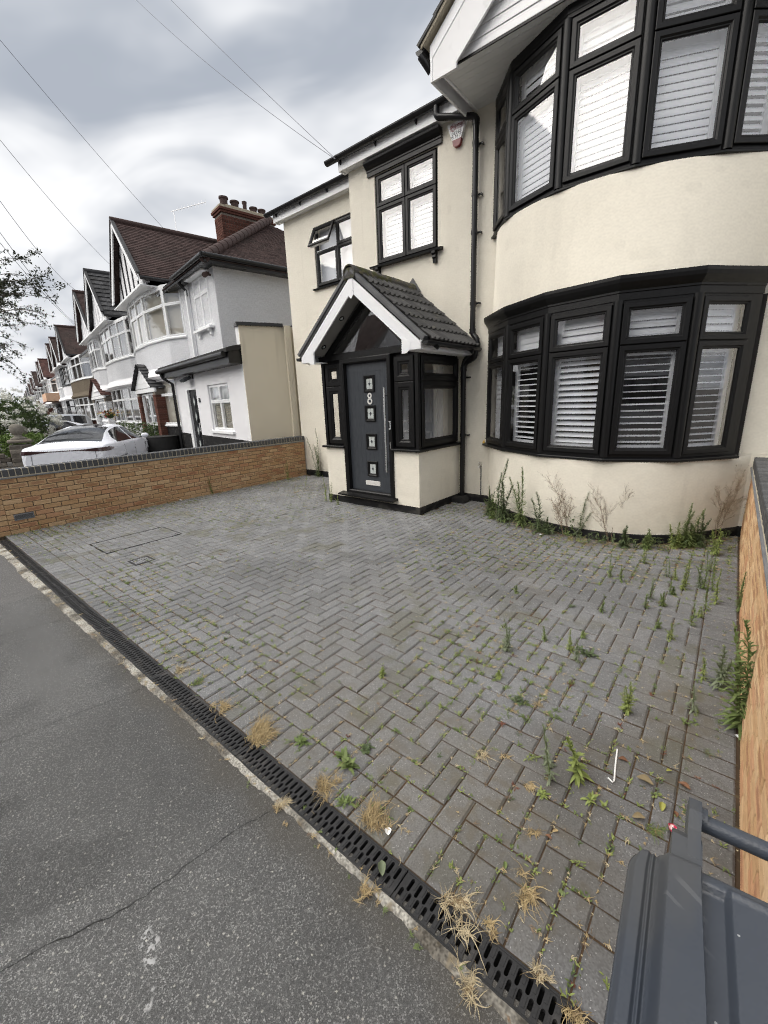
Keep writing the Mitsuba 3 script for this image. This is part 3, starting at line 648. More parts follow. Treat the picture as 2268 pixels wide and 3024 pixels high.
# ---- projecting white gable over the upper bay
ZS, YG, XG0, XG1 = 5.47, 5.335, -3.30, .55
xs = ZS
for i in range(9):
    y0 = YG + i * .1005; MB().box((XG0 + .03, y0 + .003, ZS), (XG1, min(y0 + .0985, YM), ZS + .012)).put('m_soffit', 'soffit_board', H)
MB().box((XG0 + .03, YG, ZS + .006), (XG1, YM, ZS + .02)).put('m_soffit', 'soffit_backing', H)
MB().box((XG0, YG - .004, ZS - .012), (XG0 + .032, YM, ZS + .22)).put('m_white_trim', 'side_fascia', H)
MB().box((XG0 + .03, YG - .012, ZS - .010), (XG1, YG + .002, ZS + .012)).put('m_black', 'gable_drip', H)
tanp = math.tan(math.radians(38)); XA = (XG0 + XG1) / 2
for i in range(15):
    z0, z1 = ZS + .014 + i * .1, ZS + .112 + i * .1
    a = XG0 + max(0, (z0 - ZS - .2)) / tanp; b = XG1 - max(0, (z0 - ZS - .2)) / tanp
    if b - a < .1: break
    q = [(0, z0), (.016, z0), (.016, z0 + .008), (.006, z1 - .002), (0, z1)]
    mb = MB(); mb.prism(q, a, b, lambda v: np.stack([v[:, 2], YG - v[:, 0], v[:, 1]], -1)); mb.put('m_white', 'cladding_board', H)
MB().prism([(XG0 + .03, ZS + .02), (XG1 - .03, ZS + .02), (XA, ZS + .2 + (XA - XG0) * tanp)], YG + .003, YG + .06, lambda v: np.stack([v[:, 0], v[:, 2], v[:, 1]], -1)).put('m_white', 'gable_backing', H)
# barge boards
def barge(sg):
    X = lambda x: XA + sg * (x - XA)
    e = 3.385 if sg > 0 else 3.385
    p = [(-3.385, 5.375), (-3.03, 5.375), (-3.03, 5.43), (-2.6, 5.43 + .43 * tanp), (XA, 5.43 + (XA + 3.03) * tanp), (XA, 5.72 + (XA + 3.385) * tanp), (-3.385, 5.72)]
    mb = MB(); mb.prism([(X(a), b) for a, b in p], 5.235, 5.262, lambda v: np.stack([v[:, 0], v[:, 2], v[:, 1]], -1)); mb.put('m_white', 'barge_board', H)
    mb = MB(); mb.prism([(X(a), b) for a, b in ((-3.385, 5.60), (-3.355, 5.375), (-3.355, 5.60), (XA, 5.60 + (XA + 3.355) * tanp), (XA, 5.72 + (XA + 3.385) * tanp), (-3.385, 5.72))], 5.228, 5.2345, lambda v: np.stack([v[:, 0], v[:, 2], v[:, 1]], -1)); mb.put('m_white_trim', 'barge_cover', H)
barge(1); barge(-1)
MB().box((-3.385, 5.262, 5.375), (-3.36, YM, 5.62)).put('m_white_trim', 'gable_eave_fascia', H)
def gable_roof(sg):
    X = lambda x: XA + sg * (x - XA)
    pts = [(-3.47, 5.70), (-3.47, 5.735), (XA, 5.735 + (XA + 3.47) * tanp + .03), (XA, 5.70 + (XA + 3.47) * tanp)]
    MB().prism([(X(a), b) for a, b in pts], 5.16, 9.5, lambda v: np.stack([v[:, 0], v[:, 2], v[:, 1]], -1)).put('m_mortar_pale', 'verge_bed', H)
    mb = MB(); n = 9; ex = .29; L = (XA + 3.47) / math.cos(math.radians(38)); c, s = math.cos(math.radians(38)), math.sin(math.radians(38))
    for k in range(n):
        d0, d1 = k * ex - .03, (k + 1) * ex; q = []
        for d, l in ((d0, .012), (d0, .045), (d1, .026), (d1, .0)): q.append((X(-3.47 + d * c - l * s), 5.735 + d * s + l * c))
        mb.prism(q, 5.145, 9.5, lambda v: np.stack([v[:, 0], v[:, 2], v[:, 1]], -1))
    mb.put('m_tile_grey', 'gable_roof', H, kind='stuff')
    a = np.linspace(PI, 2 * PI, 11); o = np.stack([X(-3.50) + .058 * np.cos(a), 5.72 + .058 * np.sin(a)], -1)
    MB().prism(o, 5.18, YM - .1, lambda v: np.stack([v[:, 0], v[:, 2], v[:, 1]], -1)).put('m_gutter', 'gutter', H)
gable_roof(1); gable_roof(-1)
MB().tube([(-3.50, 5.20, 5.66), (-3.46, 5.22, 5.60), (-3.42, 5.30, 5.52)], .04, 10).put('m_gutter', 'gutter_outlet', H, smooth=40)

# ---- rainwater pipe with its bends
def pipe_run(pts, r, name, n=14, coll=()):
    P = [np.asarray(pts[0], float)]
    for a, b, c in zip(pts[:-2], pts[1:-1], pts[2:]):
        a, b, c = map(np.asarray, (a, b, c)); u, w = (a - b) / np.linalg.norm(a - b), (c - b) / np.linalg.norm(c - b); R = .05
        for t in np.linspace(0, 1, 7): P.append((1 - t) ** 2 * (b + u * R) + 2 * t * (1 - t) * b + t * t * (b + w * R))
    P.append(np.asarray(pts[-1], float)); MB().tube(P, r, n).put('m_gutter', name, H, smooth=50)
py = YM - .085
pipe_run([(-3.80, yf1 - .062, 5.66), (-3.80, yf1 - .062, 5.50), (-3.25, py, 5.36), (-3.25, py, 2.62), (-3.17, py, 2.55), (-3.17, py, 2.38), (-3.375, py, 2.26), (-3.395, py, 2.18), (-3.395, py, .07)], .041, 'downpipe')
for x, zs_ in ((-3.25, (5.05, 4.45, 3.98, 3.05)), (-3.395, (2.0, 1.10))):
    for z in zs_: MB().tube([(x, py, z - .022), (x, py, z + .022)], .047, 16).box((x - .012, py + .02, z - .012), (x + .012, YM, z + .012)).put('m_gutter', 'pipe_clip', H); MB().box((x + .03, YM - .05, z - .012), (x + .085, YM - .035, z + .012)).box((x + .07, YM - .05, z - .012), (x + .085, YM, z + .012)).put('m_gutter', 'pipe_lug', H)
for q in ((-3.25, py, 5.30), (-3.25, py, 2.66), (-3.17, py, 2.465), (-3.395, py, 2.13)): MB().tube([(q[0], q[1], q[2] - .035), (q[0], q[1], q[2] + .035)], .049, 16).put('m_gutter', 'pipe_collar', H)
sh = MB(); sh.prism([(-.13, .075), (.10, .10), (.14, .04), (.15, .0), (-.14, .0)], -.10, .11, lambda v: A3(-3.40, py - .10, 0) + np.stack([v[:, 0], v[:, 2], v[:, 1]], -1)); sh.put('m_rubber', 'pipe_shoe', H)
# tap on the wall
tp = thing(H + '__garden_tap')
MB().tube([(-3.10, YM, .62), (-3.10, YM - .06, .62), (-3.10, YM - .075, .585)], .011, 10).put('m_steel', 'spout', tp, smooth=50)
MB().tube([(-3.10, YM - .035, .62), (-3.10, YM - .04, .66)], .007, 8).box((-3.125, YM - .046, .66), (-3.075, YM - .034, .668)).put('m_steel', 'handle', tp)
MB().tube([(-3.095, YM - .008, .60), (-3.09, YM - .008, .12)], .009, 8).put('m_lead', 'supply_pipe', tp, smooth=50)
MB().box((-5.66, YM - .045, 0), (-5.6, YM, .01)).put('m_plinth', 'drain_stub', H)

# ---- alarm box
AB = thing('alarm_box', 'white wedge-shaped burglar alarm box with red lower end high on the cream wall', 'alarm box')
ax, az = -3.57, 5.43
MB().prism([(-.150, 0), (.150, 0), (.145, -.02), (.070, -.205), (-.070, -.205), (-.145, -.02)], 0, .055, lambda v: FW(np.stack([ax + v[:, 0], az + v[:, 1], v[:, 2]], -1))).put('m_white_trim', 'cover', AB)
bsdf('m_red', type='twosided', bsdf={'type': 'principled', 'base_color': rgb(.16, .012, .015), 'roughness': .25})
MB().prism([(-.070, -.205), (.070, -.205), (.056, -.272), (.032, -.288), (-.032, -.288), (-.056, -.272)], 0.002, .053, lambda v: FW(np.stack([ax + v[:, 0], az + v[:, 1], v[:, 2]], -1))).put('m_red', 'strobe', AB)
bsdf('m_ink', type='twosided', bsdf={'type': 'principled', 'base_color': rgb(.02, .02, .03), 'roughness': .5})
bsdf('m_ink_red', type='twosided', bsdf={'type': 'principled', 'base_color': rgb(.24, .02, .03), 'roughness': .5})
def sign(text, h, cx, cz, mat, parent, F, out, name='lettering', bold=False):
    m = meshkit.text_mesh(text, h, .001, bold); v = np.array(m.vertices); w = v[:, 0].max() - v[:, 0].min()
    v = np.stack([v[:, 0] - v[:, 0].min() - w / 2 + cx, v[:, 1] + cz - h / 2, v[:, 2] + out], -1); put((F(v), m.faces), mat, name, parent)
sign('Shipman', .042, ax + .008, az - .045, 'm_ink_red', AB, FW, .056, bold=True)
sign('Security Systems', .019, ax + .004, az - .083, 'm_ink_red', AB, FW, .056)
sign('01268', .036, ax, az - .128, 'm_ink', AB, FW, .056, bold=True)
sign('75 76 77', .034, ax, az - .174, 'm_ink', AB, FW, .056, bold=True)
th_ = np.linspace(.6, 5.2, 22); pts = [FW(A3(ax - .055 + .032 * math.cos(t) * (1 - .04 * t), az - .055 + .045 * math.sin(t), .057)) for t in th_]
MB().tube(pts, .0028, 5).put('m_ink_red', 'emblem', AB)
# ---------------------------------------------------------------- the porch
paint('m_grey_board', (0.20, 0.196, 0.185), 0.5, spec=0.4)
PL, PR, PY = -5.45, -3.49, 5.03
FP = Frame((0, PY, 0), (1, 0, 0)); FP.n = A3(0, -1, 0)
FS = Frame((PR, PY, 0), (0, 1, 0)); FS.n = A3(1, 0, 0)                    # side towards the drive's right half
mb = MB().box((PL, PY, .105), (-5.0, PY + .16, .95)).box((-3.955, PY, .105), (PR, PY + .16, .95)).box((PR - .16, PY + .16, .105), (PR, YM, .95)).box((PL, PY + .16, .105), (PL + .16, YL, .95)).box((-5.0, PY, .105), (-3.955, PY + .16, .17))
mb.put('m_cream', 'porch_wall', H)
MB().box((PR - .12, 6.17, .99), (PR - .004, YM, 2.33)).put('m_cream', 'porch_wall', H)
mb = MB().box((PL - .014, PY - .014, -.05), (PR + .014, PY + .05, .108)).box((PR - .1, PY + .05, -.05), (PR + .014, YM, .108)).box((PL - .014, PY + .05, -.05), (PL + .1, YL, .108)); mb.put('m_plinth', 'porch_plinth', H)
MB().box((-5.004, PY - .004, .17), (-4.992, PY + .1, .955)).put('m_white_trim', 'corner_bead', H)
# sills
pr = [(-.06, .955), (.05, .945), (.056, .952), (.056, .972), (.048, .980), (-.06, .995)]
mb = MB()
sweep_plan(mb, [(-3.975, PY), (PR, PY), (PR, 6.20)], pr)
mb.put('m_black', 'porch_sill', H)
mb = MB(); sweep_plan(mb, [(PL, YL), (PL, PY), (-4.985, PY)], pr); mb.put('m_black', 'porch_sill', H)
PW = thing(H + '__porch_window'); labels[PW] = {'label': 'black framed glazing of the porch beside the door'}
PRF = [(0, 0), (0, .030), (.006, .036), (.05, .036), (.066, .020), (.076, .020), (.086, .010), (.086, -.008)]
def side_light(x0, x1):
    ls = [(.03, .02, x1 - x0 - .03, .955), (.03, .962, x1 - x0 - .03, 1.31)]
    F = FP.at(x0, .99, -.05); frame(PW, F, x1 - x0, 1.36, ls, .06)
    for l in ls: light(PW, F, *l, prof=[(d * 1.35, h) for d, h in PRF], z=.004)
side_light(-5.405, -4.985); side_light(-3.955, -3.545)
F = FS.at(.055, .99, -.03); ls = [(.03, .02, 1.07, .955), (.03, .962, 1.07, 1.30)]
frame(PW, F, 1.10, 1.35, ls, .06)
for l in ls: light(PW, F, *l, prof=[(d * 1.25, h) for d, h in PRF], z=.004)
F = Frame((PL, YL - .0, 0), (0, -1, 0)); F.n = A3(-1, 0, 0); F = F.at(.35, .99, -.03); frame(PW, F, 1.2, 1.35, [(.05, .05, 1.15, .95), (.05, 1.0, 1.15, 1.3)], .06)
mb = MB()
for x, y in ((PR - .055, PY + .0), (PL, PY + .0)): MB().box((x, y + .004, .985), (x + .055, y + .059, 2.345)).put('m_black', 'corner_post', PW)
# head beam, gable glass in the roof triangle
MB().box((PL - .02, PY - .022, 2.345), (PR + .02, PY + .06, 2.42)).put('m_black', 'porch_head', H)
MB().box((PR - .06, PY + .06, 2.345), (PR + .018, YM, 2.42)).box((PL - .018, PY + .06, 2.345), (PL + .06, YL, 2.42)).put('m_black', 'porch_head', H)
RX, RZ, RE, EZ = -4.405, 3.44, -3.235, 2.465                                 # ridge, eaves
LEx = 2 * RX - RE; sl = math.atan2(RZ - EZ, RE - RX)
tri = [(-5.21, 2.43), (-3.71, 2.43), (RX, 3.10)]
PG = thing(H + '__porch_gable_glass'); labels[PG] = {'label': 'triangular pane over the front door'}
MB().add(FP(np.array([(a, b, -.02) for a, b in tri])), np.array([[0, 1, 2]])).put('m_glass', 'pane', PG)
t2 = [(-5.36, 2.42), (-3.56, 2.42), (RX, 3.17)]
mb = MB(); holed(mb, t2, [[(-5.18, 2.445), (-3.74, 2.445), (RX, 3.075)]], -.06, .0, FP); mb.put('m_black', 'frame', PG)
# barge boards, boxed eaves ends and dark sloping soffit
BY = 4.735
def pxy(sg, pts): return [(RX + sg * (a - RX), b) for a, b in pts]
T = math.tan(sl)
for sg in (1, -1):
    up = lambda x: RZ - .055 - (x - RX) * T
    lo = lambda x: up(x) - .20
    p = [(RX, up(RX)), (RE + .0, up(RE)), (RE + .0, 2.325), (-3.46, 2.325), (-3.46, 2.29), (-3.535, 2.29), (-3.535, lo(-3.535)), (RX, lo(RX))]
    MB().prism(pxy(sg, p), BY, BY + .022, lambda v: np.stack([v[:, 0], v[:, 2], v[:, 1]], -1)).put('m_white_trim', 'porch_barge_board', H)
    MB().prism(pxy(sg, [(-3.46, 2.29), (-3.40, 2.33), (-3.40, 2.43), (-3.535, 2.49), (-3.535, 2.285)]), BY - .006, BY - .0005, lambda v: np.stack([v[:, 0], v[:, 2], v[:, 1]], -1)).put('m_white_trim', 'barge_joint', H)
    # eaves box along the side
    xa, xb = sorted((RX + sg * (RE - RX), RX + sg * (PR + .022 - RX)))
    MB().box((xa, BY + .022, 2.318), (xb, YM if sg > 0 else YL, 2.335)).put('m_white_trim', 'porch_soffit', H)
    e = RX + sg * (RE - RX); MB().box((min(e, e - sg * .018), BY + .022, 2.335), (max(e, e - sg * .018), YM if sg > 0 else YL, 2.46)).put('m_white_trim', 'porch_fascia', H)
    # underside of the overhang: anthracite board with two lamps
    q = [(RX, lo(RX) + .035), (PR + .02, lo(PR + .02) + .035), (PR + .02, lo(PR + .02) + .02), (RX, lo(RX) + .02)]
    MB().prism(pxy(sg, q), BY + .022, PY - .022, lambda v: np.stack([v[:, 0], v[:, 2], v[:, 1]], -1)).put('m_grey_board', 'porch_soffit', H)
    for xx in ((-3.62, -4.05) if sg < 0 else ()):
        c = A3(RX + sg * (xx - RX), (BY + PY) / 2 + .0, lo(xx) + .017); nrm = A3(sg * math.sin(sl), 0, math.cos(sl)); nrm = -nrm if nrm[2] > 0 else nrm
        Tm = trimesh.geometry.align_vectors([0, 0, 1], nrm); Tm[:3, 3] = c
        m = trimesh.creation.annulus(.024, .042, .010, sections=24); m.apply_transform(Tm); put(m, 'm_black', 'downlight', H)
        m = trimesh.creation.cylinder(.024, .004, sections=20); m.apply_transform(Tm); put(m, 'm_frosted', 'downlight_lens', H)
MB().prism([(RX - .05, RZ - .10), (RX + .05, RZ - .10), (RX + .045, RZ - .30), (RX, RZ - .345), (RX - .045, RZ - .30)], BY - .008, BY - .0005, lambda v: np.stack([v[:, 0], v[:, 2], v[:, 1]], -1)).put('m_white_trim', 'barge_apex', H)
# tiles: single pieces, two rolls each, six courses
PRF_ = thing(H + '__porch_roof'); labels[PRF_] = {'label': 'steep little roof of dark grey rolled tiles over the porch'}
SLn = (RE - RX) / math.cos(sl); NC = 6; EXP = (SLn + .05) / NC
def porch_tiles(sg):
    ax = A3(-sg * math.cos(sl), 0, math.sin(sl)); nz = A3(sg * math.sin(sl), 0, math.cos(sl)); o = A3(RX + sg * (RE - RX) + sg * .05, 0, EZ - .03)
    y0, y1 = 4.79, (6.13 if sg > 0 else 6.3); nt = 6; w = (y1 - y0) / nt; iid = 0
    # battened deck under the tiles
    d = [(0, -.03), (SLn + .06, -.03), (SLn + .06, -.005), (0, -.005)]
    MB().prism(d, BY + .0, YM if sg > 0 else YL, lambda v: o + v[:, :1] * ax + v[:, 1:2] * nz + A3(0, 1, 0) * v[:, 2:3]).put('m_lead', 'deck', PRF_)
    for c in range(NC):
        for t in range(nt):
            iid += 1; u = np.linspace(0, 1, 17); a = np.abs(((u * 2) % 1) - .5) * 2
            hgt = .030 * np.clip(1 - ((1 - a) / .55) ** 2, 0, 1)
            s0, s1 = c * EXP - .035, (c + 1) * EXP + .02; lift0, lift1 = .042 + rng.normal(0, .0015), .008; P = []
            for s, l in ((s0, lift0 - .022), (s0, lift0), ((s0 + s1) / 2, (lift0 + lift1) / 2), (s1, lift1)):
                P.append(o + s * ax + ((l + (hgt if l != lift0 - .022 else hgt * .6)))[:, None] * nz + (y0 + (t + u * .995) * w)[:, None] * A3(0, 1, 0))
            mb = MB(); P = np.stack(P); mb.grid(P[:2], flip=sg > 0); mb.grid(P[1:], flip=sg > 0)
            v, f = mb.arr(); put((v, f), 'm_tile_grey', 'tile', PRF_, smooth=False, uv=np.tile((iid + .5 + 90 * (sg > 0), 0), (len(v), 1)))
    # lead-grey verge strip at the front and flashing at the wall
    for ya, yb, hh in ((BY - .02, 4.80, .052), (y1 - .01, y1 + .14, .045)):
        P = [(0, .0), (0, hh * .8), (SLn + .05, hh * .7), (SLn + .05, 0)]
        MB().prism(P, ya, yb, lambda v: o + v[:, :1] * ax + v[:, 1:2] * nz + A3(0, 1, 0) * v[:, 2:3]).put('m_lead', 'verge' if ya < 5 else 'flashing', PRF_)
    # gutter
    a = np.linspace(PI, 2 * PI, 13); r = .05; xc, zc = o[0] + sg * .035 - sg * .01, EZ - .055
    q = np.stack([xc + r * np.cos(a), zc + r * np.sin(a)], -1); q2 = np.stack([xc + (r - .004) * np.cos(a[::-1]), zc + .004 + (r - .004) * np.sin(a[::-1])], -1)
    mb = MB(); mb.prism(np.vstack([q, q2]), BY - .01, YM - .04, lambda v: np.stack([v[:, 0], v[:, 2], v[:, 1]], -1))
    mb.prism(q, BY - .012, BY - .006, lambda v: np.stack([v[:, 0], v[:, 2], v[:, 1]], -1)); mb.put('m_gutter', 'porch_gutter', H)
    for y in (4.98, 5.95): MB().prism([(0, 0), (-.09, 0), (-.09, -.03), (-.02, -.085), (0, -.06)], y - .012, y + .012, lambda v: np.stack([xc + sg * (.045 + v[:, 0]), v[:, 2], zc - .01 + v[:, 1]], -1)).put('m_gutter', 'gutter_bracket', H)
    return xc, zc
gx, gz = porch_tiles(1); porch_tiles(-1)
pipe_run([(gx, 6.10, gz - .03), (gx, 6.10, gz - .13), (-3.36, py, gz - .20), (-3.385, py, gz - .27)], .036, 'porch_downpipe')
for i in range(4):
    y0, y1 = BY - .03 + i * .385, BY - .03 + (i + 1) * .385 + .01
    a = np.linspace(-.25 * PI, 1.25 * PI, 15)
    def half(r0, dz): return np.stack([RX + r0 * np.cos(a), RZ - .02 + dz + r0 * np.sin(a)], -1)
    o_, i_ = half(.112 - .004 * (i % 2), 0), half(.095, 0)[::-1]
    MB().prism(np.vstack([o_, i_]), y0, y1, lambda v: np.stack([v[:, 0], v[:, 2], v[:, 1]], -1)).put('m_ridge_mossy', 'ridge_tile', PRF_)
MB().prism([(RX - .1, RZ - .08), (RX + .1, RZ - .08), (RX + .07, RZ + .05), (RX - .07, RZ + .05)], BY - .018, BY + .03, lambda v: np.stack([v[:, 0], v[:, 2], v[:, 1]], -1)).put('m_ridge_mossy', 'ridge_end', PRF_)
MB().prism([(RX - .16, RZ - .02), (RX + .17, RZ - .05), (RX + .02, RZ + .17)], 6.205, YM, lambda v: np.stack([v[:, 0], v[:, 2], v[:, 1]], -1)).put('m_lead', 'flashing', PRF_)

# ---- front door
D = thing(H + '__front_door'); labels[D] = {'label': 'anthracite front door with four small square panes and the number 8'}
dx0, dx1, dz0, dz1 = -4.905, -4.0, .225, 2.285
FD = FP.at(0, 0, -.03)
def c_door(p, n, uv):
    return mi.Color3f(0.040, 0.045, 0.053) * (0.8 + 0.35 * noise(p.x * 170, p.y * 30, p.z * 9))
GX = [-4.745, -4.655, -4.565, -4.475, -4.385, -4.295, -4.205, -4.125]
def b_door(p, n, uv):
    g = mi.Float(0)
    for x in GX: g = dr.maximum(g, smoothstep(.006, .002, dr.abs(p.x - x)))
    g = g * smoothstep(.495, .505, p.z) * smoothstep(2.135, 2.125, p.z)
    fr = dr.maximum(smoothstep(.006, .002, dr.abs(p.z - .50)), smoothstep(.006, .002, dr.abs(p.z - 2.13))) * smoothstep(-4.75, -4.745, p.x) * smoothstep(-4.12, -4.125, p.x)
    return 0.4 * noise(p.x * 120, p.y * 10, p.z * 7) - 4.0 * dr.maximum(g, fr)
paint('m_door', c_door, 0.38, b_door, 0.0011, spec=0.4, eps=8e-4)
MB().box((dx0, dz0, -.06), (dx1, dz1, -.012), FD).put('m_door', 'leaf', D)
mb = MB(); holed(mb, rect(-4.992, .19, -3.958, 2.348), [rect(dx0 - .004, dz0 - .01, dx1 + .004, dz1 + .004)], -.07, .028, FP); mb.put('m_black', 'frame', D)
mb = MB(); ring(mb, FP, -4.992, .18, -3.958, 2.348, [(.0, .028), (.012, .034), (.06, .034), (.075, .02), (.086, -.02)]); mb.put('m_black', 'frame_moulding', D)
MB().box((dx0, .205, -.005), (dx1, .222, .004), FD).put('m_white_trim', 'weather_seal', D)
MB().prism([(-.05, .17), (.13, .158), (.135, .172), (.135, .186), (.02, .205), (-.05, .205)], -5.10, -3.90, lambda v: FP(np.stack([v[:, 2], v[:, 1], v[:, 0]], -1))).put('m_black', 'threshold', D)
MB().box((-4.95, .2055, .012), (-3.965, .213, .03), FP).put('m_white_trim', 'threshold_strip', D)
for zc in (1.951, 1.505, 1.067, .628):
    cx = -4.428; mb = MB(); ring(mb, FD.at(0, 0, -.012), cx - .108, zc - .125, cx + .108, zc + .125, [(0, 0), (0, .016), (.006, .022), (.018, .022), (.030, .012), (.042, .010), (.05, .002)]); mb.put('m_black', 'glazing_frame', D)
    MB().box((cx - .06, zc - .078, -.0125), (cx + .06, zc + .078, -.009), FD).put('m_frosted', 'glazing', D)
    MB().prism([(-.022, 0), (0, -.032), (.022, 0), (0, .032)], 0, .002, lambda v: FD(np.stack([cx + v[:, 0], zc + v[:, 1], v[:, 2] - .009], -1))).put('m_anthracite', 'diamond', D)
    MB().box((cx - .0015, zc - .078, -.009), (cx + .0015, zc - .03, -.0078), FD).box((cx - .0015, zc + .03, -.009), (cx + .0015, zc + .078, -.0078), FD).box((cx - .06, zc - .0015, -.009), (cx - .022, zc + .0015, -.0078), FD).box((cx + .022, zc - .0015, -.009), (cx + .06, zc + .0015, -.0078), FD).put('m_lead', 'leading', D)
paint('m_satin', (0.58, 0.57, 0.55), 0.4, spec=0.5)
def number8():
    a = np.linspace(0, 2 * PI, 33); z0 = 1.645
    mb = MB()
    for zc, rx, rz in ((.046, .050, .048), (.131, .043, .043)):
        o = np.stack([rx * np.cos(a[:-1]), zc + rz * np.sin(a[:-1])], -1); i = np.stack([(rx - .023) * np.cos(a[:-1]), zc + (rz - .023) * np.sin(a[:-1])], -1)
        holed(mb, o, [i], 0, .006 + .0004 * (zc > .1), lambda v: FD(np.stack([-4.432 + v[:, 0], z0 + v[:, 1], v[:, 2] - .012], -1)))
    mb.put('m_satin', 'number_8', D)
number8()
hx = -4.085
MB().tube([FD(A3(hx, .61, .062)), FD(A3(hx, 1.88, .062))], .0155, 16).put('m_steel', 'handle', D, smooth=40)
for z in (.76, 1.77): MB().tube([FD(A3(hx, z, .062)), FD(A3(hx, z, -.014))], .010, 12).put('m_steel', 'handle_post', D, smooth=40)
mb = MB(); ring(mb, FD.at(0, 0, -.012), -4.595, .352, -4.285, .428, [(0, 0), (0, .006), (.010, .009), (.012, .007)]); mb.add(FD(A3((-4.583, .364, -.005), (-4.297, .364, -.005), (-4.297, .416, -.004), (-4.583, .416, -.004))), np.array([[0, 1, 2, 3]])); mb.put('m_satin', 'letter_box', D)
bb = bevel_box(.032, .02, .125, .006); put((bb[0] + FP(A3(-3.985, 1.33, .045)), bb[1]), 'm_white_trim', 'doorbell', D)
bb = bevel_box(.022, .006, .10, .003); put((bb[0] + FP(A3(-3.985, 1.335, .057)), bb[1]), 'm_black', 'doorbell_face', D)
MB().box((-3.992, .98, .034), (-3.982, 1.08, .044), FP).put('m_steel', 'striker', D)
# inside the porch: pale walls, floor, an inner door and a blind
MB().box((PL + .17, YM + .19, .17), (-4.4, YM + .2, 2.42)).put('m_white', 'porch_inner_wall', H)
MB().box((PL + .05, PY + .1, .10), (PR - .05, YM, .18)).put('m_lead', 'porch_floor', H)
MB().box((PL, PY + .07, 2.425), (PR, YM + .01, 2.44)).put('m_white', 'porch_ceiling', H)
ID = thing(H + '__inner_door')
MB().box((-4.75, YM - .05, .18), (-3.92, YM - .005, 2.16)).put('m_slat', 'leaf', ID)
for z0, z1 in ((1.3, 2.0), (.4, 1.15)): mb = MB(); F = Frame((-4.65, YM - .05, z0), (1, 0, 0)); F.n = A3(0, -1, 0); ring(mb, F, 0, 0, .63, z1 - z0, [(0, 0), (0, .01), (.02, .012), (.035, .002)]); mb.put('m_white_trim', 'moulding', ID)
MB().box((-4.5, YM - .054, 1.38), (-4.17, YM - .051, 1.92)).put('m_dark_room', 'glazing', ID)
MB().box((-3.91, YM - .04, .18), (-3.82, YM, 2.2)).put('m_white_trim', 'door_casing', ID)
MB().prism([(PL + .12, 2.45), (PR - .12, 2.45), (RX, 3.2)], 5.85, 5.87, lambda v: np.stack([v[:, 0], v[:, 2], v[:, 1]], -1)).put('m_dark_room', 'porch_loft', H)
# small brass ornament on the lower bay's sill
od = thing('sill_ornament', 'tiny yellow duckling ornament at the left end of the lower bay sill', 'ornament')
paint('m_yellow', (0.62, 0.38, 0.05), 0.4)
c = A3(-2.985, 6.085, .99); mb = MB(); s = trimesh.creation.icosphere(3, .017); mb.add(np.array(s.vertices) * (1.2, 1, .9) + c + (0, 0, .014), s.faces); mb.put('m_yellow', 'body', od, smooth=True)
s = trimesh.creation.icosphere(3, .011); MB().add(np.array(s.vertices) + c + (.008, -.004, .037), s.faces).put('m_yellow', 'head', od, smooth=True)
MB().add(np.array([(.017, -.004, .037), (.026, -.010, .034), (.017, -.012, .034), (.018, -.007, .030)]) + c, np.array([[0, 1, 2], [0, 3, 1], [0, 2, 3], [1, 3, 2]])).put('m_brick', 'beak', od)
# ---------------------------------------------------------------- the terrace beyond, along a street that bears away from the cream house
TH = math.radians(9.4)
UU, VV = A3(-math.cos(TH), math.sin(TH), 0), A3(math.sin(TH), math.cos(TH), 0)
FN = lambda v: v[..., :1] * UU + v[..., 1:2] * VV + v[..., 2:3] * A3(0, 0, 1)      # (u along the street, v into the plots, z)
def uvbox(lo, hi, mb=None): return (mb or MB()).box(lo, hi, FN)
def pebble(col, d=0.045):
    def fn(p, n, uv):
        g = noise(p.x * 55, p.y * 55, p.z * 55); f = fbm(p.x * 0.9, p.y * 0.9, p.z * 0.6, 3)
        return mi.Color3f(*col) * (0.80 + 0.28 * g) * (0.90 + 0.18 * f)
    return fn
b_pebble = lambda p, n, uv: noise(p.x * 34, p.y * 34, p.z * 34) + .5 * noise(p.x * 80, p.y * 80, p.z * 80)
paint('m_pebble_white', pebble((0.68, 0.69, 0.715)), 0.9, b_pebble, 0.020, spec=0.1)
paint('m_pebble_brown', pebble((0.15, 0.125, 0.095)), 0.95, b_pebble, 0.016, spec=0.1)
paint('m_wall_white', lambda p, n, uv: mi.Color3f(0.71, 0.71, 0.73) * (0.92 + 0.1 * fbm(p.x * 2, p.y * 2, p.z * 1.5, 3)), 0.8, spec=0.2)
def c_beige(p, n, uv):
    st = fbm(p.x * 5, p.y * 5, p.z * .4, 3)
    return mix((0.50, 0.455, 0.36), (0.565, 0.52, 0.425), fbm(p.x * .8, p.y * .8, p.z * .6, 3)) * (1 - .22 * smoothstep(.56, .74, st) * smoothstep(2.2, 3.3, p.z))
paint('m_beige', c_beige, 0.85, lambda p, n, uv: noise(p.x * 70, p.y * 70, p.z * 70), 0.002, spec=0.15)
paint('m_peach', (0.55, 0.36, 0.25), 0.8)
def c_clay(base, moss):
    def fn(p, n, uv):
        r = cell_rand(dr.floor(uv.x * 1.0), dr.floor(uv.y), 4); f = fbm(p.x * 1.5, p.y * 1.5, p.z * 1.5, 3)
        return mix(mi.Color3f(*base) * (0.62 + 0.62 * r), moss, smoothstep(0.55, 0.75, f) * 0.35)
    return fn
paint('m_clay', c_clay((0.068, 0.046, 0.043), (0.05, 0.045, 0.04)), 0.8, spec=0.2)
paint('m_concrete_tile', c_clay((0.062, 0.063, 0.066), (0.05, 0.05, 0.045)), 0.75, spec=0.2)
paint('m_red_tile', c_clay((0.095, 0.048, 0.042), (0.07, 0.04, 0.035)), 0.75, spec=0.2)
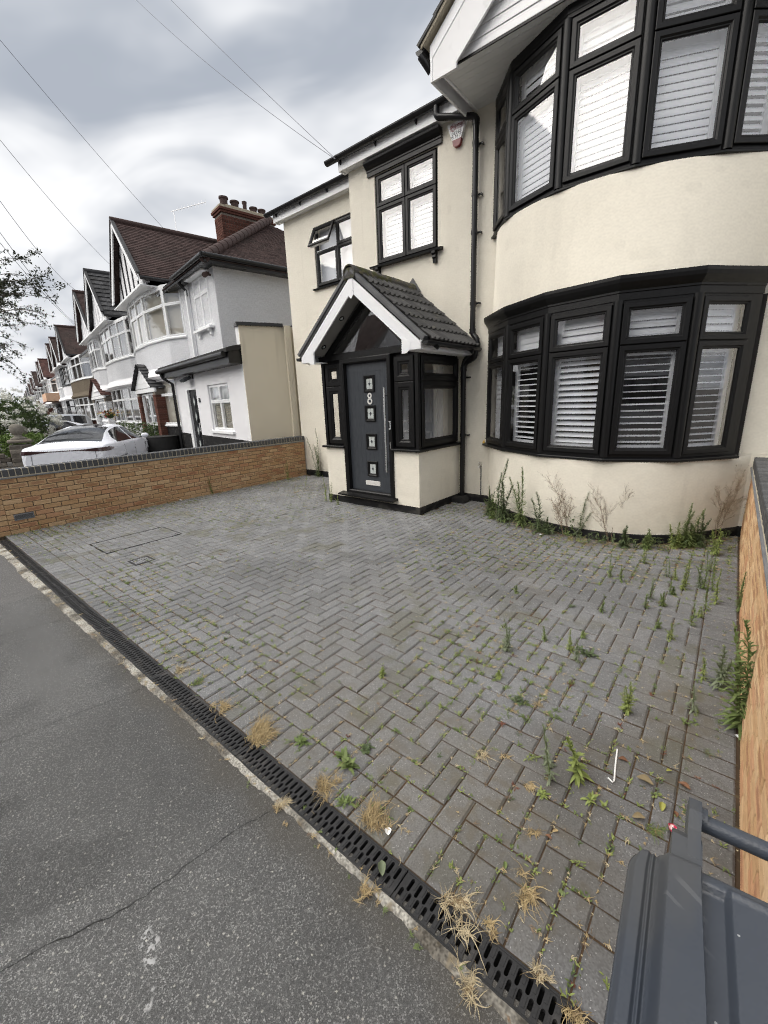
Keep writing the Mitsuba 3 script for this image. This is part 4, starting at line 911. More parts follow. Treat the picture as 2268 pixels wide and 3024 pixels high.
paint('m_red_brick', c_clay((0.098, 0.044, 0.034), (0.08, 0.045, 0.036)), 0.85, spec=0.1)
paint('m_brick_joint', (0.16, 0.14, 0.12), 0.95)
paint('m_upvc', (0.74, 0.75, 0.76), 0.35, spec=0.5)
def c_curtain(p, n, uv):
    s = noise(p.x * 26, p.y * 26, 2) ; return mi.Color3f(0.17, 0.165, 0.16) * (0.25 + 0.85 * s)
paint('m_curtain', c_curtain, 0.9)
paint('m_blind_buff', (0.42, 0.40, 0.35), 0.8)

def tiled(parent, name, mat, o, along, up, w0, w1, L, exposure, tile, mb_only=False, roll=0.0, th=.022, trim=None):
    """Courses of tiles as one stepped sheet. o: eaves start; along, up: unit vectors; w0..w1 the width along; trim(t) gives the two ends at height t."""
    n = max(1, int(round(L / exposure))); ex = L / n; nz = np.cross(along, up); nz = nz if nz[2] > 0 else -nz
    mb = MB(); uvs = []
    for k in range(n):
        t0, t1 = k * ex, (k + 1) * ex
        for (ta, tb, la, lb) in ((t0 - .02, t0 - .02, -.002, th), (t0 - .02, t1, th, .003)):
            a0, b0 = (w0, w1) if trim is None else trim(max(ta, 0) if ta == tb else t0); a1, b1 = (a0, b0) if ta == tb else ((w0, w1) if trim is None else trim(t1))
            m = max(2, int((max(b0, b1) - min(a0, a1)) / (tile / (4 if roll else 1))) + 1)
            s = np.linspace(0, 1, m)
            xa, xb = a0 + (b0 - a0) * s, a1 + (b1 - a1) * s
            h = roll * np.abs(np.sin(xa / tile * PI))
            P = np.stack([o + along * xa[:, None] + up * ta + nz * (la + h * (la > .01))[:, None], o + along * xb[:, None] + up * tb + nz * (lb + h * (lb > .01))[:, None]])
            mb.grid(P, flip=np.cross(along, up)[2] < 0)
            off = (k % 2) * .5
            uvs.append(np.stack([np.concatenate([xa, xb]) / tile + off + 300, np.full(2 * m, k + .5)], -1))
    v, f = mb.arr(); put((v, f), mat, name, parent, uv=np.vstack(uvs), kind='stuff')

def upvc_window(p, A, B, z0, z1, tz, cols=1, mat='m_upvc', inner='m_curtain', v=None, fw=.055, top_split=True, glass=True):
    """A glazed panel between two plan points (u, v): frame, panes and a curtain behind."""
    A, B = FN(np.array([*A, 0.])), FN(np.array([*B, 0.])); L = np.linalg.norm(B - A)
    F = Frame(A + A3(0, 0, z0), B - A); F.n = np.cross(F.ex, F.ey)
    h = z1 - z0; ls = []
    for c in range(cols):
        a, b = c * L / cols + (fw if c == 0 else fw / 2), (c + 1) * L / cols - (fw if c == cols - 1 else fw / 2)
        if tz is None: ls.append((a, fw, b, h - fw))
        else: ls += [(a, fw, b, tz - z0 - fw / 2), (a, tz - z0 + fw / 2, b, h - fw)]
    ls = [l for l in ls if l[2] - l[0] > .04 and l[3] - l[1] > .04]
    mb = MB(); holed(mb, rect(0, 0, L, h), [rect(*l) for l in ls], -.06, 0, F)
    for l in ls: ring(mb, F, *l, prof=[(-.022, 0), (-.022, .014), (.012, .014), (.018, -.01)])
    fk = mb.put(mat, 'window', p)
    for l in ls:
        if glass: MB().add(F(A3((l[0], l[1], -.02), (l[2], l[1], -.02), (l[2], l[3], -.02), (l[0], l[3], -.02))), np.array([[0, 1, 2, 3]])).put('m_glass', 'pane', fk)
        MB().add(F(A3((l[0] - .03, l[1] - .03, -.12), (l[2] + .03, l[1] - .03, -.12), (l[2] + .03, l[3] + .03, -.12), (l[0] - .03, l[3] + .03, -.12))), np.array([[0, 1, 2, 3]])).put(inner, 'curtain', fk)
    return fk

def terrace(label, u0, ur, ul, wall, roof, vf=4.08, vw=4.70, wr=((-3.2, .62), (-2.5, .26), (-.95, .02)), wl=((.95, .02), (2.4, .26), (3.1, .62)),
            frame='m_upvc', tile=.17, expo=.10, roll=0.0, hip=False, detail=2, brown=None, zb=0.0, rise=.72, chim=False, curtain='m_curtain', roofmat=None, group=None):
    """One gabled house: u0 the gable's middle, ur..ul its extent along the street (ur nearer to us)."""
    k = thing('terraced_house', label, 'house', group=group)
    ze, zr, vr = 5.4, 5.4 + 3.8 * rise, vw + 3.8
    uvbox((ur, vw, zb - .2), (ul, 12.2, ze)).put(wall, 'wall', k)
    if detail >= 1: uvbox((ur - .008, vw - .012, zb - .1), (ul + .0, vw + .05, .45)).put('m_plinth', 'plinth', k)
    up = (VV * 3.8 + A3(0, 0, zr - ze)); L = np.linalg.norm(up); up /= L
    ov = .32
    if hip:
        trim = lambda t: (ur - ov + t / L * (3.8 + ov), ul)
        tiled(k, 'roof', roof, FN(A3(0, vw - ov, ze - .15)), UU, up, ur, ul, L, expo, tile, trim=trim, roll=roll)
        up2 = (UU * (3.8 + ov) + A3(0, 0, (zr - ze))); L2 = np.linalg.norm(up2); up2 /= L2
        tiled(k, 'roof', roof, FN(A3(ur - ov, 0, ze - .15)), VV, up2, vw, 12.4, L2, expo, tile, trim=lambda t: (vw - ov + t / L2 * (3.8 + ov), 12.6 - t / L2 * 3.9))
        # hip tiles
        a, b = FN(A3(ur - ov, vw - ov, ze - .12)), FN(A3(ur + 3.8, vr, zr + .04)); n = 17
        for i in range(n):
            p0, p1 = a + (b - a) * i / n, a + (b - a) * (i + 1.08) / n
            MB().tube([p0, p1], [.135, .12], 12).put('m_red_tile' if False else roof, 'hip_tile', k, smooth=40)
        for i in range(int((ul - ur - 3.8) / .45)):
            MB().tube([FN(A3(ur + 3.8 + i * .45, vr, zr + .03)), FN(A3(ur + 3.8 + (i + 1.05) * .45, vr, zr + .03))], .12, 10).put(roof, 'ridge_tile', k, smooth=40)
        # dark boarded eaves and gutter round the corner
        for lo, hi in (((ur - ov, vw - ov, ze - .22), (ul, vw - ov + .03, ze - .06)), ((ur - ov, vw - ov + .03, ze - .22), (ur - ov + .03, 12.2, ze - .06)), ((ur - ov + .03, vw - ov + .03, ze - .20), (ul, vw, ze - .17)), ((ur - ov + .03, vw, ze - .20), (ur, 12.2, ze - .17))):
            uvbox(lo, hi).put('m_gutter', 'eaves_board', k)
        for a, b in (((ur - ov - .06, vw - ov - .06), (ur + 2.2, vw - ov - .06)), ((ur - ov - .06, vw - ov - .06), (ur - ov - .06, 12.0))):
            MB().tube([FN(A3(*a, ze - .08)), FN(A3(*b, ze - .08))], .06, 10).put('m_gutter', 'gutter', k, smooth=50)
    else:
        tiled(k, 'roof', roof, FN(A3(0, vw - ov, ze - .15)), UU, up, ur, ul, L, expo, tile, roll=roll)
        uvbox((ur, vw - ov - .05, ze - .20), (ul, vw - ov, ze - .06)).put('m_gutter', 'gutter', k)
        uvbox((ur, vw - ov, ze - .22), (ul, vw, ze - .18)).put('m_upvc', 'soffit', k)
    uvbox((ur + (3.8 if hip else 0), vr - .06, zr - .1), (ul, vr + .06, zr + .05)).put(roof, 'ridge', k)
    MB().prism([(vw, ze - .2), (12.2, ze - .2), (vr, zr - .15)], ur + (3.9 if hip else 0), ul, lambda v: FN(np.stack([v[:, 2], v[:, 0], v[:, 1]], -1))).put(wall, 'gable_end', k)
    # the front gable over the bay
    hw, za, zf = 2.05, 7.80, 5.78; s = (za - zf) / hw; vb = vf + (za - ze) / (zr - ze) * 3.8 + .5
    for sg in (1, -1):
        up = (UU * -sg * hw + A3(0, 0, za - zf)); L = np.linalg.norm(up); up /= L
        trim = lambda t, L=L: (vf - .28, vw + .2 + (vb - vw) * t / L)
        tiled(k, 'gable_roof', roof, FN(A3(u0 + sg * (hw + .12), 0, zf - .12 * s)), VV, up, 0, 0, L * (1 + .12 / hw), expo, tile, trim=trim, roll=roll)
        pts = [(u0 + sg * (hw + .15), zf - .20), (u0 + sg * (hw + .15), zf - .02), (u0, za + .06), (u0, za - .20), (u0 + sg * (hw - .12), zf - .20)]
        MB().prism(pts, vf - .26, vf - .22, lambda v: FN(np.stack([v[:, 0], v[:, 2], v[:, 1]], -1))).put('m_upvc' if detail else 'm_upvc', 'barge_board', k)
        if detail >= 2:
            MB().prism([(u0 + sg * (hw + .17), zf - .06), (u0 + sg * (hw + .17), zf - .0), (u0, za + .09), (u0, za + .03)], vf - .29, vf - .19, lambda v: FN(np.stack([v[:, 0], v[:, 2], v[:, 1]], -1))).put('m_gutter', 'verge', k)
            MB().tube([FN(A3(u0 + sg * (hw + .17), vf - .2, zf - .15)), FN(A3(u0 + sg * (hw + .17), vw + .1, zf - .15))], .06, 8).put('m_gutter', 'gutter', k, smooth=50)
    MB().tube([FN(A3(u0, vf - .28, za + .02)), FN(A3(u0, vb, za + .02))], .10, 10).put(roof, 'gable_ridge', k, smooth=50)
    MB().prism([(u0 - hw, zf - .2), (u0 + hw, zf - .2), (u0, za - .05)], vf - .02, vf + .1, lambda v: FN(np.stack([v[:, 0], v[:, 2], v[:, 1]], -1))).put('m_wall_white', 'gable_panel', k)
    if detail >= 2:
        for x in (-1.2, -.6, 0, .6, 1.2):
            zt = za - abs(x) * s - .25
            if zt > zf - .1: uvbox((u0 + x - .05, vf - .05, zf - .2), (u0 + x + .05, vf - .02, zt)).put('m_gutter' if hip else 'm_upvc', 'gable_stud', k)
        uvbox((u0 - hw, vf - .1, zf - .32), (u0 + hw, vf - .02, zf - .18)).put('m_upvc', 'gable_rail', k)
    # bay: soffit, windows above and below, drum with a flared foot
    P = [(u0 + a, vf + b) for a, b in list(wr) + list(wl)]
    MB().prism([(a, b) for a, b in P] + [(P[-1][0], vw + .05), (P[0][0], vw + .05)], 5.36, 5.42, FN).prism([(u0 - hw - .1, vf - .22), (u0 + hw + .1, vf - .22), (u0 + hw + .1, vw), (u0 - hw - .1, vw)], 5.425, 5.46, FN).put('m_upvc', 'bay_soffit', k)
    for (z0, z1, tz) in ((3.90, 5.36, 4.85), (1.15, 2.68, 2.15)):
        for i in range(len(P) - 1):
            L = math.dist(P[i], P[i + 1]); upvc_window(k, P[i + 1], P[i], z0, z1, tz, cols=2 if L > 1.75 and detail >= 1 else 1, mat=frame, inner=curtain, glass=detail >= 1)
    Q = np.array([FN(A3(a, b, 0))[:2] for a, b in P])[::-1]
    w = wall if brown is None else brown
    mb = MB(); sweep_plan(mb, Q, [(.0, 2.86), (.0, 2.9), (.01, 3.0), (0, 3.84)]); mb.put(w, 'bay_wall', k)
    mb = MB(); sweep_plan(mb, Q, [(-.02, 2.66), (.10, 2.68), (.17, 2.76), (.12, 2.86), (.04, 2.97), (.0, 3.06)]); mb.put('m_wall_white' if brown is None else w, 'bay_skirt', k)
    mb = MB(); sweep_plan(mb, Q, [(-.02, 3.83), (.05, 3.83), (.06, 3.87), (0, 3.91)]); sweep_plan(mb, Q, [(-.02, 1.09), (.05, 1.09), (.06, 1.13), (0, 1.16)]); mb.put(frame, 'bay_sill', k)
    mb = MB(); sweep_plan(mb, Q, [(-.01, zb - .2), (-.01, 1.10)]); mb.put('m_plinth' if detail >= 2 and hip else ('m_red_brick' if brown else w), 'bay_base', k)
    return k

NA = terrace('white pebble-dashed house with brown hipped roof and brick chimney, beside the cream house', 17.8, 11.85, 21.2, 'm_pebble_white', 'm_clay', hip=True, curtain='m_blind_buff')
# ---- its window beside the corner, pipes, chimney, aerial
A = upvc_window(NA, (13.48, 4.69), (12.33, 4.69), 3.86, 5.16, 4.74, cols=2, inner='m_slat')
uvbox((12.22, 4.56, 3.79), (13.6, 4.69, 3.85)).put('m_upvc', 'window_sill', NA)
for u in (12.45, 13.35): mb = MB(); mb.prism([(0, 0), (.11, 0), (.10, -.05), (.05, -.09), (.05, -.15), (0, -.18)], u - .05, u + .05, lambda v: FN(np.stack([v[:, 2], 4.69 - v[:, 0], 3.79 + v[:, 1]], -1))); mb.put('m_upvc', 'sill_bracket', NA)
uvbox((12.2, 4.50, 5.17), (13.6, 4.70, 5.26)).put('m_upvc', 'window_head', NA)
uvbox((13.82, 4.58, 2.9), (13.90, 4.66, 5.1)).put('m_upvc', 'rainwater_pipe', NA)
MB().tube([FN(A3(13.86, 4.40, 5.30)), FN(A3(13.86, 4.44, 5.2)), FN(A3(13.86, 4.62, 5.0)), FN(A3(13.86, 4.62, 4.85))], .045, 8).put('m_gutter', 'gutter_outlet', NA, smooth=50)
cam = MB().tube([FN(A3(11.95, 4.66, 5.0)), FN(A3(11.95, 4.60, 5.02))], .03, 8).tube([FN(A3(11.97, 4.60, 5.04)), FN(A3(11.86, 4.46, 4.96))], [.05, .065], 10); cam.put('m_clay', 'security_lamp', NA)
def chimney(k, u0, u1, v0, v1, z0, z1, pots):
    uvbox((u0 + .012, v0 + .012, z0), (u1 - .012, v1 - .012, z1)).put('m_brick_joint', 'chimney', k); ch = k + '__chimney'
    n = int((z1 - z0) / .075); i0 = 0
    for c in range(n):
        z = z0 + c * .075
        for face in (0, 1):
            L = (v1 - v0) if face == 0 else (u1 - u0); s = -(.1125 if c % 2 else 0)
            while s < L - .03:
                a, b = max(s, 0) + .005, min(s + .215, L) - .002; i0 += 1
                if face == 0: lo, hi = (u0, v0 + a, z + .006), (u0 + .03, v0 + b, z + .07)
                else: lo, hi = (u0 + a, v0, z + .006), (u0 + b, v0 + .03, z + .07)
                if b - a > .03: MB().box(lo, hi, FN, uv=(i0 + .5, c + .5)).put('m_red_brick', 'brick', ch, uv=True)
                s += .225
    for j, (zz, e) in enumerate(((z1, .04), (z1 + .075, .075), (z1 + .15, .05))): uvbox((u0 - e, v0 - e, zz + .001), (u1 + e, v1 + e, zz + .074)).put('m_red_brick' if j < 2 else 'm_mortar_pale', 'chimney_head', k)
    for (a, b, r, h) in pots:
        prof = np.array([(r * .95, 0), (r, h * .6), (r * 1.05, h * .8), (r * 1.25, h * .86), (r * 1.25, h), (r * .9, h), (r * .85, h * .3)])
        m = trimesh.creation.revolve(prof, sections=18); v = np.array(m.vertices) + FN(A3(a, b, z1 + .21)); put((v, m.faces), 'm_clay', 'chimney_pot', k, smooth=40)
    MB().prism([(v0 + .1, z1 + .22), (v1 - .1, z1 + .22), (v1 - .25, z1 + .3), (v0 + .25, z1 + .3)], u0 + .06, u1 - .06, lambda v: FN(np.stack([v[:, 2], v[:, 0], v[:, 1]], -1))).put('m_mortar_pale', 'flaunching', k)
chimney(NA, 16.15, 16.8, 6.95, 9.0, 6.9, 8.25, [(16.45, 7.22, .13, .38), (16.45, 7.62, .13, .34), (16.45, 8.0, .07, .42), (16.45, 8.33, .12, .30), (16.45, 8.66, .12, .30)])
def aerial(k, u, v, z0, z1, boom):
    MB().tube([FN(A3(u, v, z0)), FN(A3(u, v, z1))], .014, 6).put('m_steel', 'aerial_mast', k)
    mb = MB(); b = FN(A3(*boom, 0)); e = FN(A3(u, v, z1)); d = b / np.linalg.norm(b)
    mb.tube([e - d * .15, e + b], .010, 6)
    for t in np.linspace(.15, 1, 9): mb.tube([e + b * t + A3(0, 0, -.11), e + b * t + A3(0, 0, .11)], .006, 5)
    mb.put('m_steel', 'aerial', k)
aerial(NA, 19.9, 6.6, 7.4, 9.35, (-1.5, .75)); MB().tube([FN(A3(19.8, 5.9, 7.6)), FN(A3(19.8, 5.9, 8.35))], .014, 6).put('m_steel', 'aerial_mast', NA)

# ---- its flat-roofed side extension
EX = thing('side_extension', 'low white flat-roofed extension with black door and beige side wall beside the drive', 'house extension')
ev = 4.23
mb = MB(); holed(mb, rect(9.62, -.2, 15.05, 2.62), [rect(13.1, -.1, 14.1, 2.26), rect(10.66, 1.07, 12.12, 2.27)], -.2, 0, lambda v: FN(np.stack([v[:, 0], ev - v[:, 2], v[:, 1]], -1))); mb.put('m_wall_white', 'front_wall', EX)
mb = MB().prism([(9.62, .3), (9.62, .87), (13.06, .90), (13.06, .3)], 0, .012, lambda v: FN(np.stack([v[:, 0], ev - v[:, 2], v[:, 1]], -1))).prism([(14.14, .3), (14.14, .9), (15.05, .91), (15.05, .3)], 0, .012, lambda v: FN(np.stack([v[:, 0], ev - v[:, 2], v[:, 1]], -1))); mb.put('m_plinth', 'plinth', EX)
s0, s1 = FN(A3(9.60, ev - .012, 0)), A3(-8.16, 7.1, 0)
def wall_slab(a, b, z0, z1, t, mat, name, parent):
    d = (b - a); d[2] = 0; d /= np.linalg.norm(d); n = np.cross(d, A3(0, 0, 1)); L = np.linalg.norm((b - a)[:2])
    MB().box((0, 0, z0), (L, t, z1), lambda v: A3(a[0], a[1], 0) + v[:, :1] * d - v[:, 1:2] * n + v[:, 2:3] * A3(0, 0, 1)).put(mat, name, parent); return d, n
wall_slab(s0, s1, -.2, 3.42, .24, 'm_beige', 'side_wall', EX)
d = s1 - s0; d /= np.linalg.norm(d); nrm = np.cross(d, A3(0, 0, 1))
pp = s0 + d * 1.0 + nrm * .10
wall_slab(pp, pp + d * .14, -.2, 3.44, .2, 'm_beige', 'pier', EX)
wall_slab(s0 - d * .06 + nrm * .05, s0 + d * .98 + nrm * .05, 3.422, 3.49, .34, 'm_gutter', 'coping', EX); wall_slab(s0 + d * 1.2 + nrm * .05, s1 + nrm * .05, 3.422, 3.47, .34, 'm_gutter', 'coping', EX)
uvbox((9.62, ev + .01, 2.62), (9.85, ev + .26, 3.42)).put('m_wall_white', 'parapet', EX)
MB().prism([(-.30, 2.62), (-.30, 2.84), (-.22, 2.93), (.6, 3.10), (.6, 2.62)], 9.66, 15.25, lambda v: FN(np.stack([v[:, 2], ev + v[:, 0], v[:, 1]], -1))).put('m_gutter', 'flat_roof', EX)
MB().prism([(-.36, 2.94), (-.22, 2.99), (.9, 3.2), (.9, 3.10), (-.36, 2.86)], 9.60, 15.35, lambda v: FN(np.stack([v[:, 2], ev + v[:, 0], v[:, 1]], -1))).put('m_rubber', 'roof_felt', EX)
MB().tube([FN(A3(9.75, ev - .37, 2.83)), FN(A3(15.4, ev - .37, 2.83))], .065, 10).put('m_gutter', 'gutter', EX, smooth=50)
MB().tube([FN(A3(15.1, ev - .37, 2.8)), FN(A3(15.1, ev - .30, 2.62)), FN(A3(15.0, ev - .08, 2.45)), FN(A3(15.0, ev - .08, -.1))], .045, 10).put('m_gutter', 'downpipe', EX, smooth=50)
upvc_window(EX, (12.12, ev + .05), (10.66, ev + .05), 1.07, 2.27, 1.83, cols=2, inner='m_slat')
wk = EX + '__window'
for i in range(14): uvbox((10.75, ev + .12, 1.13 + i * .046), (12.03, ev + .135, 1.13 + i * .046 + .034)).put('m_blind_buff', 'blind_slat', wk)
uvbox((10.55, ev - .07, 1.0), (12.2, ev + .0, 1.06)).put('m_upvc', 'window_sill', EX)
ed = thing(EX + '__door'); labels[ed] = {'label': 'black door with a column of diamond lights'}
uvbox((13.12, ev + .06, -.1), (13.90, ev + .11, 2.2)).put('m_black', 'leaf', ed)
for a, b in (((13.905, -.1), (14.09, 2.26)), ((13.10, 2.205), (13.905, 2.26))): uvbox((a[0], ev - .006, a[1]), (b[0], ev + .12, b[1])).put('m_upvc', 'door_frame', ed)
for z in (1.86, 1.42, 1.0, .6):
    MB().prism([(-.11, 0), (0, -.19), (.11, 0), (0, .19)], 0, .02, lambda v: FN(np.stack([13.5 + v[:, 0], ev + .06 - v[:, 2], z + v[:, 1]], -1))).put('m_anthracite', 'diamond_frame', ed)
    MB().prism([(-.07, 0), (0, -.13), (.07, 0), (0, .13)], 0, .004, lambda v: FN(np.stack([13.5 + v[:, 0], ev + .038 - v[:, 2], z + v[:, 1]], -1))).put('m_frosted', 'diamond_light', ed)
MB().tube([FN(A3(13.2, ev - .0, 1.0)), FN(A3(13.2, ev - .0, 1.25))], .015, 8).put('m_steel', 'handle', ed)
uvbox((12.80, ev - .02, 1.83), (12.92, ev, 1.95)).put('m_anthracite', 'number_plate', EX)
fl = thing(EX + '__flood_lamp'); uvbox((13.12, ev - .03, 2.5), (13.16, ev, 2.75)).put('m_gutter', 'bracket', fl)
MB().obox(FN(A3(13.35, ev - .16, 2.50)), UU * .2, (VV * -.10 + A3(0, 0, -.05)), (VV * -.02 + A3(0, 0, .035))).put('m_anthracite', 'housing', fl)

# ---- the rest of the row
B_L = ((.95, .02), (1.7, .26), (2.25, .55)); B_R = ((-2.25, .55), (-1.6, .26), (-.95, .02))
NB = terrace('white rendered house with dark grey concrete-tiled gable, second house up the street', 24.45, 21.22, 26.7, 'm_pebble_white', 'm_concrete_tile', wr=((-4.2, .62), (-3.5, .24), (-1.4, .02)), wl=((1.0, .02), (1.7, .26), (2.2, .6)), tile=.30, expo=.30, roll=.03)
NC_ = terrace('white house with brown tiled gable, third up the street, joined to the grey-roofed one', 28.85, 26.72, 33.0, 'm_pebble_white', 'm_clay', wr=((-2.1, .6), (-1.5, .24), (-.9, .02)))
ND = terrace('brown pebble-dashed house with white bay windows and a steep brown gable, fourth up the street', 40.5, 33.02, 43.8, 'm_pebble_brown', 'm_clay', brown='m_pebble_brown', wr=((-6.2, .60), (-4.6, .24), (-1.5, .02)))
NE = terrace('house with dark framed bay windows and brown gable, fifth up the street', 46.9, 43.82, 49.2, 'm_wall_white', 'm_clay', frame='m_black', detail=1)
NF = terrace('narrow brown-gabled house directly beyond the dark framed bays, sixth up the street', 51.4, 49.22, 57.0, 'm_pebble_white', 'm_clay', wr=B_R, detail=1)
NG = terrace('house with reddish gable and peach band under its upper bay, seventh up the street', 65.6, 57.02, 67.6, 'm_wall_white', 'm_red_tile', detail=1, tile=.30, expo=.30, wr=((-5, .6), (-3.6, .2), (-1.2, .02)))
far = [(69.6, 67.62, 76, 'm_clay', 'm_pebble_white', 'gabled house hidden behind the red-tiled one, eighth up the street'), (85.6, 76.02, 88, 'm_clay', 'm_pebble_white', 'ninth house up the street, its brown gable standing clear of the red one'),
       (101, 90, 104, 'm_clay', 'm_pebble_brown', 'tenth house up the street, small brown gable in the row'), (120, 108, 123, 'm_clay', 'm_wall_white', 'eleventh house up the street, pale walls under a brown gable'),
       (138, 127, 142, 'm_concrete_tile', 'm_pebble_white', 'twelfth house up the street with a greyish gable'), (158, 146, 162, 'm_clay', 'm_pebble_white', 'last tiny gable but one at the far end of the row'), (180, 166, 186, 'm_clay', 'm_wall_white', 'farthest tiny gable at the end of the row of houses')]
for i, (u0, a, b, r, wl_, lab) in enumerate(far): terrace(lab, u0, a, b, wl_, r, detail=0, vf=4.0 + .012 * max(0, u0 - 80), vw=4.7 + .012 * max(0, u0 - 80), expo=.3, tile=.3, wr=((-4, .6), (-3, .2), (-1.1, .02)))
aerial(NF, 55.5, 6.5, 7.5, 10.2, (.1, .6))
# porches of the second, fourth and seventh house
def small_porch(k, ur, ul, vp, zt, zl, tilem, wallm, left_wall=None, tile=.30, gable_mat='m_upvc'):
    um = (ur + ul) / 2; hw = (ul - ur) / 2; s = zt - zl
    for sg in (1, -1):
        up = (UU * -sg * hw + A3(0, 0, s)); L = np.linalg.norm(up); up /= L
        tiled(k, 'porch_roof', tilem, FN(A3(um + sg * hw, 0, zl)), VV, up, vp - .15, 4.75, L, .26, tile, roll=.03)
    for i in range(5):
        z0, z1 = zl + .02 + i * s / 5.2, zl + .01 + (i + 1) * s / 5.2; t = lambda z: hw * (1 - (z - zl) / s) - .05
        MB().prism([(um - t(z0), z0), (um + t(z0), z0), (um + max(t(z1), 0), z1), (um - max(t(z1), 0), z1)], vp - .02, vp + .05, lambda v: FN(np.stack([v[:, 0], v[:, 2], v[:, 1]], -1))).put(gable_mat, 'porch_board', k)
    for a, b in ((ur + .1, ur + .45), (ul - .45, ul - .1)):
        n = 0
        for c in range(26): 
            n += 1; o = .0 if c % 2 else .1
            for s0, s1 in ((a, a + .1 + o), (a + .11 + o, b)): MB().box((s0, vp, .1 + c * .08), (s1 - .008, vp + .3, .1 + c * .08 + .072), FN, uv=(n * 7.3 + s0 * 3, c + .5)).put(wallm, 'porch_brick', k, uv=True)
        uvbox((a + .01, vp + .012, 0), (b - .02, 4.7, zl - .05)).put('m_brick_joint', 'porch_pier', k)
    uvbox((ur + .0, vp - .02, zl - .14), (ul - .0, vp + .04, zl)).put('m_upvc', 'porch_beam', k)
    upvc_window(k, (ul - .46, vp + .1), (ur + .46, vp + .1), .2, zl - .16, None, cols=2)
small_porch(NB, 15.05 * 1.09, 17.6 * 1.10, 3.95, 3.28, 2.42, 'm_concrete_tile', 'm_red_brick')
small_porch(ND, 27.0, 31.6, 4.0, 3.45, 2.5, 'm_red_tile', 'm_upvc')
uvbox((57.2, 3.3, 2.9), (63.2, 4.7, 3.7)).put('m_peach', 'porch_parapet', NG)
uvbox((58, 3.3, .0), (61.5, 3.7, 2.2)).put('m_red_brick', 'porch_pier', NG)
upm = VV * .9 + A3(0, 0, .8); tiled(NG, 'porch_roof', 'm_red_tile', FN(A3(0, 2.6, 2.2)), UU, upm / np.linalg.norm(upm), 57.2, 63.2, np.linalg.norm(upm), .26, .3, roll=.03)
# hanging basket by the fourth house's porch
hb = thing('hanging_basket', 'hanging basket of red and yellow flowers in front of the brown house', 'hanging basket')
paint('m_petal_red', (0.40, 0.05, 0.05), 0.7); paint('m_petal_yellow', (0.55, 0.42, 0.12), 0.7); paint('m_moss', (0.05, 0.07, 0.025), 0.9)
hc = FN(A3(24.5, 3.7, 1.52))
m = trimesh.creation.icosphere(2, .2); v = np.array(m.vertices); v[:, 2] = np.minimum(v[:, 2], .02); put((v + hc, m.faces), 'm_moss', 'basket', hb)
MB().tube([hc + (0, 0, .02), hc + (0, 0, .7)], .006, 5).tube([hc + (0, 0, .7), hc + (0, 0, .7) + VV * .4], .008, 5).put('m_gutter', 'chain', hb)
for nm, mt in (('red_flowers', 'm_petal_red'), ('yellow_flowers', 'm_petal_yellow'), ('leaves', 'm_moss')):
    mb = MB()
    for i in range(46):
        c = hc + rng.normal(0, 1, 3) * (.19, .19, .10) + (0, 0, .06); a = rng.normal(0, 1, 3); a /= np.linalg.norm(a); b = np.cross(a, rng.normal(0, 1, 3)); b /= np.linalg.norm(b)
        mb.add(np.array([c + a * .045, c + b * .045, c - a * .045, c - b * .045]), np.array([[0, 1, 2, 3]]))
    mb.put(mt, nm, hb)
